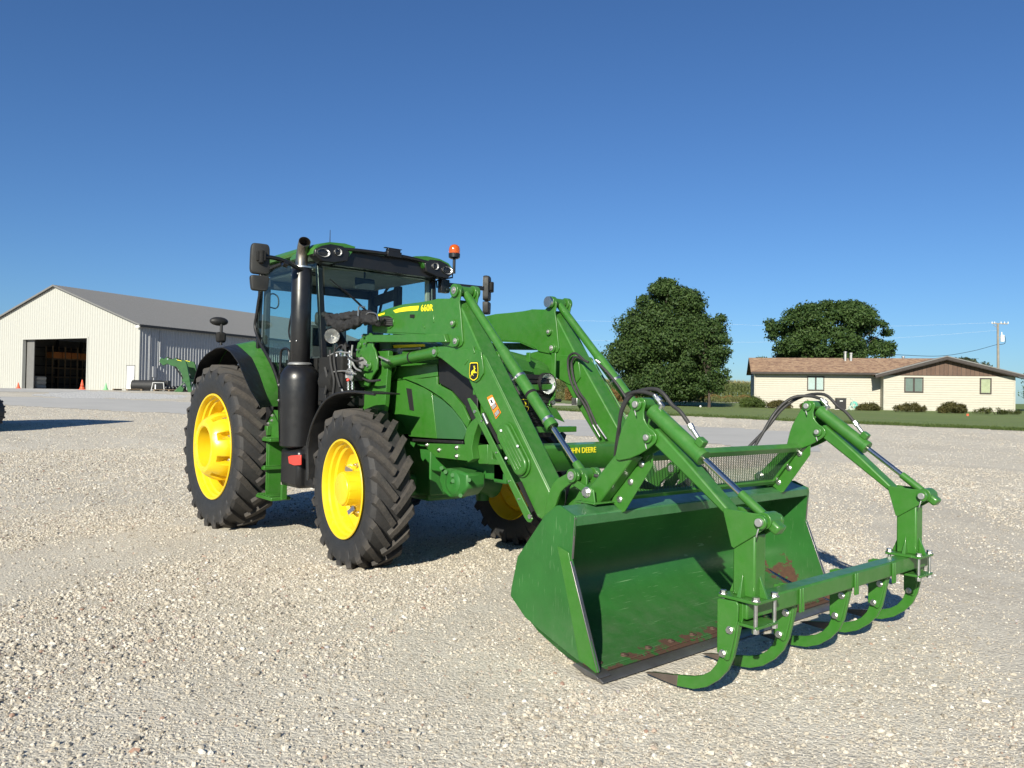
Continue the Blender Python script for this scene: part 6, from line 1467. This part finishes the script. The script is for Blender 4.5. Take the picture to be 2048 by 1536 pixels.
# right wing with front gable
oy = -1.3; ox = hx(1767, oy); oz = hz_(819.5, 1767, oy); WW = hx(2029.5, oy)-ox; EH2 = hz_(749.5, 1767, oy)-oz; pk = hx(1893, oy-.5)-ox; pz = hz_(712, 1893, oy-.5)-oz
part('front_wall', MB().add([(ox+a, oy+b, oz+c_) for a, b, c_ in lap(0, WW, .14, EH2-.05, 0).v], lap(0, WW, .14, EH2-.05, 0).f), M['siding'], house)
part('wall_core', MB().box(ox+.01, ox+WW-.01, oy+.001, oy+12, oz-.3, oz+EH2), M['siding'], house); part('foundation', MB().box(ox-.01, ox+WW, oy-.03, oy+.2, oz-.6, oz+.14), M['found'], house)
part('corner_post', MB().box(ox-.02, ox+.06, oy-.05, oy+.05, oz+.1, oz+EH2).box(ox+WW-.06, ox+WW+.02, oy-.05, oy+.05, oz+.1, oz+EH2), M['found'], house)
nb = 30; rl = lambda x: EH2+(pz-EH2)*(x+.65)/(pk+.65) if x < pk else EH2+(pz-EH2)*(WW+.65-x)/(WW+.65-pk)
for k in range(nb):
    xa_, xb_ = WW*k/nb, WW*(k+1)/nb; g_ = .012
    part('gable_board', MB().prism([(ox+xa_+g_, oz+EH2-.02), (ox+xb_-g_, oz+EH2-.02), (ox+xb_-g_, oz+rl(xb_)-.12), (ox+xa_+g_, oz+rl(xa_)-.12)], oy-.045, oy+.0), M['brownwood'] if k % 3 else M['brownwood2'], house)
part('gable_backing', MB().prism([(ox, oz+EH2-.04), (ox+WW, oz+EH2-.04), (ox+WW, oz+rl(WW)-.13), (ox+pk, oz+pz-.13), (ox, oz+rl(0)-.13)], oy-.02, oy+.05), M['fascia'], house)
for a, b in ((-.65, pk), (WW+.65, pk)):
    za, zb_ = oz+rl(a), oz+rl(b)
    part('roof', MB().add([(ox+a, oy-.5, za), (ox+b, oy-.5, zb_), (ox+b, oy+12, zb_), (ox+a, oy+12, za), (ox+a, oy-.5, za-.03), (ox+b, oy-.5, zb_-.03), (ox+b, oy+12, zb_-.03), (ox+a, oy+12, za-.03)], [(0, 1, 2, 3), (7, 6, 5, 4), (0, 4, 5, 1), (1, 5, 6, 2), (3, 2, 6, 7), (0, 3, 7, 4)]), M['shingle'], house)
    part('fascia_board', MB().beam((ox+a, oy-.52, za-.12), (ox+b, oy-.52, zb_-.12), .22, .04, (0, 0, 1)).beam((ox+a, oy-.26, za-.26), (ox+b, oy-.26, zb_-.26), .02, .50, (0, 0, 1)), M['fascia'], house)
    part('rake_edge', MB().beam((ox+a, oy-.55, za-.01), (ox+b, oy-.55, zb_-.01), .07, .03, (0, 0, 1)), M['shedroof'], house)
def wx(u): return hx(u, oy)
def wz(v, u): return hz_(v, u, oy)
M['dimblind'] = paint('grey_green_blind', (.22, .235, .20), .5, var=.1)
window(wx(1810), wx(1844), wz(783, 1827), wz(756.5, 1827), oy-.03, 2, [M['dimblind'], M['dimblind']]); window(wx(1961), wx(1980), wz(786, 1970), wz(758, 1970), oy-.03, 1, [M['curtain']])
part('security_light', MB().box(wx(1753), wx(1764), -.30, -.2, EHh-.25, EHh-.12), M['fascia'], house)

# things along the house wall
r_ = wempty('air_conditioner', 1681, 818.5, 56.3, HRZ, 'dark grey outdoor air conditioner unit against the cream house wall', 'air conditioner')
part('casing', MB().box(-.34, .34, -.3, .3, .04, .78), M['black'], r_, bevel=.03)
for k in range(9): part('louver', MB().box(-.33, .33, -.316, -.30, .12+k*.065, .14+k*.065), M['gloss'], r_)
part('top_cover', MB().box(-.36, .36, -.32, .32, .78, .84), M['gloss'], r_, bevel=.02); part('maker_plate', MB().box(-.10, .10, -.325, -.317, .60, .66), M['white'], r_); part('pad', MB().box(-.45, .45, -.4, .4, 0, .04), M['concrete'], r_)
M['teal'] = paint('teal_hose', (.12, .42, .34), .5); M['palegreen'] = paint('pale_plastic', (.42, .50, .44), .6)
r_ = wempty('hose_reel', 1705, 819, 55.6, R(5), 'pale garden hose reel cart with teal hose right of the air conditioner', 'hose reel')
part('reel_frame', MB().beam((-.3, -.2, 0), (.0, -.1, .75), .04, .04).beam((.3, -.2, 0), (.05, -.1, .5), .04, .04).beam((-.3, .2, 0), (.0, .1, .5), .04, .04).beam((-.3, 0, .02), (.3, 0, .02), .05, .05).beam((-.15, -.15, .75), (-.25, -.15, .85), .04, .04), M['palegreen'], r_)
part('coiled_hose', MB().lathe([(.10, -.12), (.24, -.12), (.26, 0), (.24, .12), (.10, .12)], (.1, 0, .38), (.3, 1, 0), 24, True), M['teal'], r_); part('wheel', MB().lathe([(.10, -.03), (.17, -.02), (.17, .02), (.10, .03)], (-.2, -.2, .17), (0, 1, 0), 20, True), M['palegreen'], r_)
r_ = wempty('marker_flag', 1935, 845.5, 44, 0, 'small orange marker flag standing in the lawn', 'flag'); part('flag_stake', MB().cyl((0, 0, 0), (0, 0, .18), .004, n=6), M['steel'], r_); part('flag_cloth', MB().box(-.05, .06, -.003, .003, .06, .17), M['cone'], r_)
wobj('ball', MB().sphere((0, 0, .07), .075), M['doorwhite'], 1401, 804, 58, 0, 'small white ball lying on the lawn in the tree shade', 'ball')

# ================================================================== VEGETATION
def leafmat(name, a, b, tr=.25):
    n = NT(name); geo = n.n('NewGeometry'); oi = n.n('ObjectInfo'); r = geo.outputs['Random Per Island']; c = n.co()
    col = n.mix(r, a, b); col = n.mix(n.ramp(n.noise(c, .9, 3), .35, .7, 0, .5), col, tuple(x*.6 for x in a))
    n.set(Base_Color=col, Roughness=.6, Specular_IOR_Level=.3)
    t = n.n('BsdfTranslucent'); n.l(col, t.inputs[0]); mx = n.n('MixShader'); mx.inputs[0].default_value = tr; n.l(n.b.outputs[0], mx.inputs[1]); n.l(t.outputs[0], mx.inputs[2]); n.l(mx.outputs[0], n.out.inputs[0]); return n.m
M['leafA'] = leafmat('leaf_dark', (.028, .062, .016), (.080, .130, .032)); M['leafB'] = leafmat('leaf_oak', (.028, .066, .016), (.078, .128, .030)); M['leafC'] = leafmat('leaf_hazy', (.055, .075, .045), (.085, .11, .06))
M['leafG'] = leafmat('leaf_fresh', (.050, .085, .018), (.10, .14, .03)); M['leafO'] = leafmat('leaf_olive', (.060, .062, .018), (.13, .11, .035)); M['leafY'] = leafmat('leaf_hedge', (.04, .06, .015), (.10, .10, .02))
M['bark'] = paint('bark', (.06, .045, .035), .9, var=.3, bump=.6, bs=12)
def leaves(name, C, N, size, mat, parent, aspect=.55, droop=0, lobes=False):
    """C (n,3) centres, N (n,3) normals; each leaf a creased two-quad blade"""
    n_ = len(C); N = N/np.linalg.norm(N, axis=1, keepdims=True); t = rng.normal(size=(n_, 3)); t[:, 2] -= droop; t -= N*(t*N).sum(1, keepdims=True); t /= np.linalg.norm(t, axis=1, keepdims=True); b = np.cross(N, t)
    s = size*rng.uniform(.6, 1.35, (n_, 1)); L, Wd = s*.5, s*.5*aspect
    P = np.stack([C-t*L, C+b*Wd-N*s*.08, C+t*L, C-b*Wd-N*s*.08], 1); V = P.reshape(-1, 3); k = np.arange(n_)*4
    F = np.concatenate([np.stack([k, k+1, k+2], 1), np.stack([k, k+2, k+3], 1)]); return np_mesh(name, V, F, mat, parent)
def blob_leaves(blobs, per, shell=.55, up=.35):
    Cs, Ns = [], []
    for (c_, r_) in blobs:
        k = int(per*r_[0]*r_[1]); d = rng.normal(size=(k, 3)); d /= np.linalg.norm(d, axis=1, keepdims=True); rr = 1-(rng.uniform(0, 1, (k, 1))**1.8)*shell; rr *= 1+.16*rng.normal(size=(k, 1))
        Cs.append(np.array(c_)+d*rr*np.array(r_)); nn = d+rng.normal(size=(k, 3))*.65; nn[:, 2] += up; Ns.append(nn)
    return np.concatenate(Cs), np.concatenate(Ns)
def tree(name, u, v, D, label, cat, outline, hb, leaf, mat, per, trunk_r, nb=60, depth=.8, fill=.5, extra_trunks=()):
    """outline: crown silhouette as list of (half-left, half-right, height) in metres over the foot"""
    root = wempty(name, u, v, D, 0, label, cat); H = outline[-1][2]; hs = [q[2] for q in outline]; blobs = []
    voids = []
    for i in range(int(nb/13)):
        hv = rng.uniform(hs[0]+.15*(H-hs[0]), H); l_, r_ = np.interp(hv, hs, [q[0] for q in outline]), np.interp(hv, hs, [q[1] for q in outline]); voids.append(((r_-l_)/2+(r_+l_)/2*rng.choice([-1, 1])*rng.uniform(.75, 1.1), hv, rng.uniform(.015, .042)*H))
    for i in range(nb):
        h = rng.uniform(hs[0], hs[-1]); l_, r_ = np.interp(h, hs, [q[0] for q in outline]), np.interp(h, hs, [q[1] for q in outline])
        mid, hw = (r_-l_)/2, (r_+l_)/2; a = rng.uniform(0, 2*math.pi); q = math.sqrt(rng.uniform(fill*.2, 1)); br = rng.uniform(.06, .135)*min(H-hs[0], 2*hw)*.9+.25
        br = min(br, hw*.8+.15); q_ = max(0, hw-br*.75)
        if i % 4 == 0: q = rng.uniform(1.0, 1.12); br = rng.uniform(.3, .55)*(1 if D < 70 else 1.35); a = rng.choice([0, math.pi])+rng.normal(0, .5)
        if any(math.hypot(mid+q_*q*math.cos(a)-vx_, h-vh_) < vr_+br*.25 for vx_, vh_, vr_ in voids): continue
        blobs.append(((mid+q_*q*math.cos(a), depth*q_*q*math.sin(a), min(max(h, hs[0]+br*.4), H-br*.72)), (br*1.15, br*1.1, br*.78)))
    C_, N_ = blob_leaves(blobs, per); crown = leaves('crown', C_, N_, leaf, M[mat], root)
    mb = MB()
    for (tx0, r0, top) in ((0, trunk_r, hs[0]+(H-hs[0])*.45),)+tuple(extra_trunks):
        mb.tube([(tx0, 0, -.3), (tx0+.02, 0, top*.15), (tx0-.06, .02, top*.5), (tx0+.05, 0, top)], [r0*1.35, r0*1.05, r0*.95, r0*.85, r0*.75, r0*.6, r0*.5, r0*.4, r0*.35, r0*.3, r0*.25, r0*.2, r0*.15][:13], 10, 4)
    part('trunk', mb, M['bark'], root); mb = MB()
    for (c_, r_) in blobs[:26]:
        z0 = rng.uniform(hs[0]*.7, max(hs[0]*.8, c_[2]*.7)); mb.tube([(0, 0, z0), (c_[0]*.4, c_[1]*.4, z0+(c_[2]-z0)*.5), (c_[0]*.9, c_[1]*.9, c_[2])], [trunk_r*.35, trunk_r*.3, trunk_r*.25, trunk_r*.2, trunk_r*.15, trunk_r*.1, .03, .03, .03], 6, 4)
    part('limb', mb, M['bark'], root); return root
k1 = 62/FPX
def ol(uc, pts, k): return [((uc-a)*k, (b-uc)*k, (792-v)*k) for v, a, b in pts]
tree('shade_tree', 1308, 792, 62, 'tall round dark green shade tree left of the house with trunk on the lawn', 'tree',
     ol(1308, [(776, 1285, 1330), (762, 1238, 1440), (725, 1222, 1438), (700, 1207, 1450), (675, 1214, 1464), (650, 1222, 1456), (625, 1232, 1452), (600, 1248, 1442), (580, 1272, 1412), (560, 1292, 1378), (545, 1314, 1354), (537, 1328, 1344)], k1), 0, .23, 'leafA', 620, .27, 210, .8)
k1 = 60/FPX
tree('lawn_tree', 1418, 802, 58, 'smaller tree with a thin brown trunk at the right edge of the big tree', 'tree',
     [(1.1, 1.1, 1.1), (1.8, 1.3, 1.9), (2.1, 1.6, 3.0), (1.9, 1.5, 4.3), (1.2, 1.2, 5.6), (.4, .5, 6.6)], 0, .21, 'leafA', 560, .13, 70, .8)
k1 = 84/FPX
tree('broad_tree', 1650, 792, 84, 'broad dark oak rising behind the brown roof of the house', 'tree',
     ol(1650, [(745, 1530, 1770), (722, 1515, 1786), (705, 1517, 1784), (690, 1526, 1779), (675, 1533, 1779), (660, 1531, 1783), (640, 1532, 1771), (622, 1534, 1760), (608, 1580, 1742), (596, 1612, 1728), (586, 1672, 1726)], k1), 0, .29, 'leafB', 430, .5, 190, .6, extra_trunks=((1.6, .3, 8.5),))
k1 = 130/FPX
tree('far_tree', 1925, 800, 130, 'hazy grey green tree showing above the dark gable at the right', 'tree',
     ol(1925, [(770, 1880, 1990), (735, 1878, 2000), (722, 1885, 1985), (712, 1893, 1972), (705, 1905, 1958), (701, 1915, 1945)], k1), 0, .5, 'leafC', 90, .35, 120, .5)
tree('yard_tree', 2078, 826, 57, 'dark bushy tree cut off by the right frame edge beside the house', 'tree', [(.6, 1.5, .05), (.85, 1.8, .6), (.9, 2.2, 1.6), (.75, 2.2, 2.4), (.45, 1.8, 2.95), (-.2, 1.0, 3.4)], 0, .16, 'leafA', 500, .12, 90, .8)
def shrub(u0, u1, v0, v1, D, mat, label, leaf=.10, per=3800, name='shrub', group='low shrubs along the house wall'):
    k = D/FPX; w_, h_ = (u1-u0)*k, (v1-v0)*k; root = wempty(name, (u0+u1)/2, v1, D, 0, label, 'shrub', group); bl = []
    for i in range(26):
        a = -1+2*i/25+rng.uniform(-.05, .05); r0 = h_*rng.uniform(.26, .38); x = a*(w_/2-r0*.9); hh = h_*(1-.30*a*a)-r0*.8; bl.append(((x, rng.uniform(-.3, .3)*w_*.6, rng.uniform(.4, 1)*hh), (r0*1.1, r0, r0*.95)))
    C_, N_ = blob_leaves(bl, per, .7); leaves('foliage', C_, N_, leaf, M[mat], root); part('stem', MB().cyl((0, 0, -.1), (.03, 0, h_*.6), .04, .02, 8).cyl((.1, 0, -.1), (.3*w_/2, .1, h_*.6), .03, .015, 8).cyl((-.1, 0, -.1), (-.3*w_/2, -.1, h_*.6), .03, .015, 8), M['bark'], root); return root
shrub(1479, 1530, 793, 817, 59.5, 'leafG', 'rounded bright green shrub at the left corner of the house')
shrub(1534, 1581, 797, 816, 58.2, 'leafO', 'olive brown shrub right of the bright green corner shrub')
shrub(1600, 1632, 801, 818, 57, 'leafO', 'small olive shrub mostly hidden by the grapple pivot')
shrub(1714, 1761, 803.5, 820.5, 54.5, 'leafO', 'olive shrub between the hose reel and the downspout')
shrub(1790, 1850, 805.5, 825.5, 51.6, 'leafO', 'low olive shrub under the double window of the wing')
shrub(1874, 1934, 803, 827, 50, 'leafO', 'olive shrub midway between the two wing windows')
shrub(1952, 2038, 814, 829, 48.6, 'leafY', 'low flower hedge under the single window at the right', .07)
# --- standing corn: one mass; rows of stalks with arching blades
def corn():
    Vs, Fs = [], []; cnt = 0; plants = []
    for row in range(9):
        D = 104+row*1.1
        for u in np.arange(850, 1600, .20*FPX/D): plants.append((u+rng.normal(0, .6), D+rng.normal(0, .12), row))
    for row in range(14):
        D = 116+row*3.5
        for u in np.arange(850, 1600, .5*FPX/D): plants.append((u+rng.normal(0, 2), D, 20))
    V = []; F = []
    for u, D, row in plants:
        p = W(u, 790, D); z0 = float(gz(p.x, p.y)); h = rng.uniform(2.15, 2.6); x, y = p.x, p.y; lx, ly = rng.normal(0, .05, 2)
        i0 = len(V); V += [(x-.02*_rh.x, y-.02*_rh.y, z0), (x+.02*_rh.x, y+.02*_rh.y, z0), (x+lx, y+ly, z0+h)]; F.append((i0, i0+1, i0+2))
        hs = np.linspace(.25, .95, 7) if row < 4 else np.linspace(.62, .97, 5)
        for q in hs:
            a = rng.uniform(0, 6.28); L = rng.uniform(.45, .75)*(1 if q < .8 else .7); dx, dy = math.cos(a), math.sin(a); zz = z0+h*q*.93; wv = .035
            i0 = len(V); nx, ny = -dy*wv, dx*wv
            V += [(x+nx, y+ny, zz), (x-nx, y-ny, zz), (x+dx*L*.5-nx*1.3, y+dy*L*.5-ny*1.3, zz+.26), (x+dx*L*.5+nx*1.3, y+dy*L*.5+ny*1.3, zz+.26), (x+dx*L, y+dy*L, zz+rng.uniform(-.15, .1))]
            F += [(i0, i0+1, i0+2), (i0, i0+2, i0+3), (i0+3, i0+2, i0+4)]
        for q in range(4):  # tassel
            a = rng.uniform(0, 6.28); i0 = len(V); V += [(x+lx-.012, y+ly, z0+h-.1), (x+lx+.012, y+ly, z0+h-.1), (x+lx+math.cos(a)*.12, y+ly+math.sin(a)*.12, z0+h+rng.uniform(.12, .25))]; F.append((i0, i0+1, i0+2))
    return np.array(V), np.array(F)
n = NT('corn_leaf'); c = n.co(); sp = n.n('SeparateXYZ'); n.l(c, sp.inputs[0]); g2 = n.n('NewGeometry'); r = g2.outputs['Random Per Island']
base = n.mix(r, (.10, .145, .035), (.24, .27, .10)); base = n.mix(n.ramp(sp.outputs[2], 3.75, 4.15), base, (.42, .36, .16)); base = n.mix(n.ramp(n.noise(c, .25, 3), .5, .75, 0, .3), base, (.16, .13, .05)); n.set(Base_Color=base, Roughness=.6)
t = n.n('BsdfTranslucent'); n.l(base, t.inputs[0]); mx = n.n('MixShader'); mx.inputs[0].default_value = .3; n.l(n.b.outputs[0], mx.inputs[1]); n.l(t.outputs[0], mx.inputs[2]); n.l(mx.outputs[0], n.out.inputs[0]); M['corn'] = n.m
Vc, Fc = corn(); co_ = np_mesh('corn_field', Vc, Fc, M['corn']); co_['kind'] = 'stuff'; print('corn tris', len(Fc))
# --- tall weeds between lawn and corn
def weeds(u0, u1, D0, D1, h0, h1, n_, mat, name, leaf=.16):
    u = rng.uniform(u0, u1, n_); D = rng.uniform(D0, D1, n_); pts = []
    for a, b in zip(u, D):
        p = W(a, 790, b); pts.append((p.x, p.y, float(gz(p.x, p.y))))
    P = np.array(pts); hh = (h0+(h1-h0)*vnoise(u, D, 14, 3))*1.0; C_ = P.copy(); C_[:, 2] += hh*rng.uniform(0, 1, n_)**.8; N_ = rng.normal(size=(n_, 3)); N_[:, 2] *= .4
    o = leaves(name, C_, N_, leaf, M[mat], None, .35, -1.5); o['kind'] = 'stuff'; return o
M['leafW'] = leafmat('weed_green', (.08, .10, .03), (.18, .18, .065)); M['leafR'] = leafmat('weed_rust', (.14, .085, .025), (.24, .15, .05))
weeds(880, 1520, 78, 100, .25, .75, 26000, 'leafW', 'tall_weeds', .26); weeds(1130, 1275, 76, 84, .5, 1.4, 9000, 'leafR', 'rusty_weeds', .22); weeds(1400, 1520, 84, 90, .35, .8, 3000, 'leafR', 'dry_weeds', .2)
tuft = []
for i in range(9000):
    u_ = rng.uniform(1070, 2100); v_ = np.interp(u_, [q[0] for q in LAWN[:13]], [q[1] for q in LAWN[:13]])-abs(rng.normal(0, 2.2)) - rng.uniform(-.8, 0)
    d_ = ray(u_, v_); t_ = CAM.z/max(-d_.z, 1e-3) if d_.z < 0 else 50; tuft.append((u_, v_))
uu = np.array(tuft); gp_ = [gpt(*q) for q in uu[::8]]; Cg = np.array([(p.x, p.y, p.z+.03) for p in gp_ for _ in range(8)]); Cg[:, :2] += rng.normal(0, .2, (len(Cg), 2)); Ng = rng.normal(size=(len(Cg), 3)); Ng[:, 2] *= .3
o = leaves('grass_tufts', Cg, Ng, .10, M['leafG'], None, .3, -1.5); o['kind'] = 'stuff'
# tan ribbed steel building glimpsed between the loader arms
r_ = wempty('distant_shed', 1050, 792, 95, R(10), 'tan ribbed steel wall corner glimpsed between the loader arms', 'shed')
part('wall', MB().add([(a, b, c_*.8) for a, b, c_ in ribbed(-5.5, 2.3, lambda x: 0, lambda x: 4.6, 0, 'x', rib=.06, d=.06).v], ribbed(-5.5, 2.3, lambda x: 0, lambda x: 4.6, 0, 'x', rib=.06, d=.06).f), paint('tan_steel', (.33, .22, .15), .6), r_); part('wall_side', MB().box(2.3, 2.4, 0, 8, 0, 3.68), M['found'], r_); part('roof', MB().box(-5.6, 2.5, -.2, 8, 3.68, 3.85), M['doorwhite'], r_)

# ================================================================== POWER POLE
r_ = wempty('utility_pole', 1997, 800, 86, 0, 'weathered wooden utility pole with crossarm and white transformer behind the gable', 'utility pole'); kp = 86/FPX
def UP(u, v, y_=0): return Vector(((u-1997)*kp, y_, W(u, v, 86).z-r_.matrix_world.translation.z))
M['pole'] = paint('pole_wood', (.24, .22, .19), .85, var=.15)
part('pole_shaft', MB().cyl((0, 0, -.5), UP(1994.6, 646), .16, .11, 14), M['pole'], r_); part('crossarm', MB().beam(UP(1983, 646.5), UP(2014, 647.5), .10, .11, (0, 1, 0)).beam(UP(1986, 650), UP(1995, 656), .04, .04), M['pole'], r_)
for u in (1983, 1988, 2001, 2008, 2015): part('insulator', MB().cyl(UP(u, 647), UP(u, 643), .06, .04, 10), M['blind'], r_)
part('transformer', MB().cyl(UP(2004, 683), UP(2004, 670), .20, n=20).cyl(UP(2002.5, 670), UP(2002.5, 664), .05, n=10), M['doorwhite'], r_); part('bracket', MB().beam(UP(1996, 675), UP(2002, 675), .06, .06), M['galv'], r_)
part('service_cable', MB().tube([UP(2008, 670), UP(2010, 678), UP(2009, 686), UP(2003, 688.5), UP(1995, 689)], .025, 6), M['hole'], r_)
Mw = r_.matrix_world
def wire(name, pts, rad_, mat, label):
    o = MB().tube(pts, rad_, 5, 6).build(name, mat); return tag(o, label, 'cable', 'overhead cables')
wire('power_line', [W(1994, 645, 86), W(1785, 652, 88), W(1530, 651, 92), W(1455, 648.5, 94), W(1100, 640, 102)], .005, M['blind'], 'upper pale power line running left from the utility pole to the trees')
wire('power_line', [W(1993, 661, 86), W(1785, 676, 88), W(1530, 684, 92), W(1455, 684, 94), W(1100, 680, 102)], .005, M['blind'], 'lower pale power line running left from the utility pole to the trees')
wire('service_line', [W(1994, 689, 86), W(1945, 702, 80), W(1880, 712, 72), W(1780, 709, 60)], .022, M['hole'], 'dark service cable sagging from the pole towards the house roof')
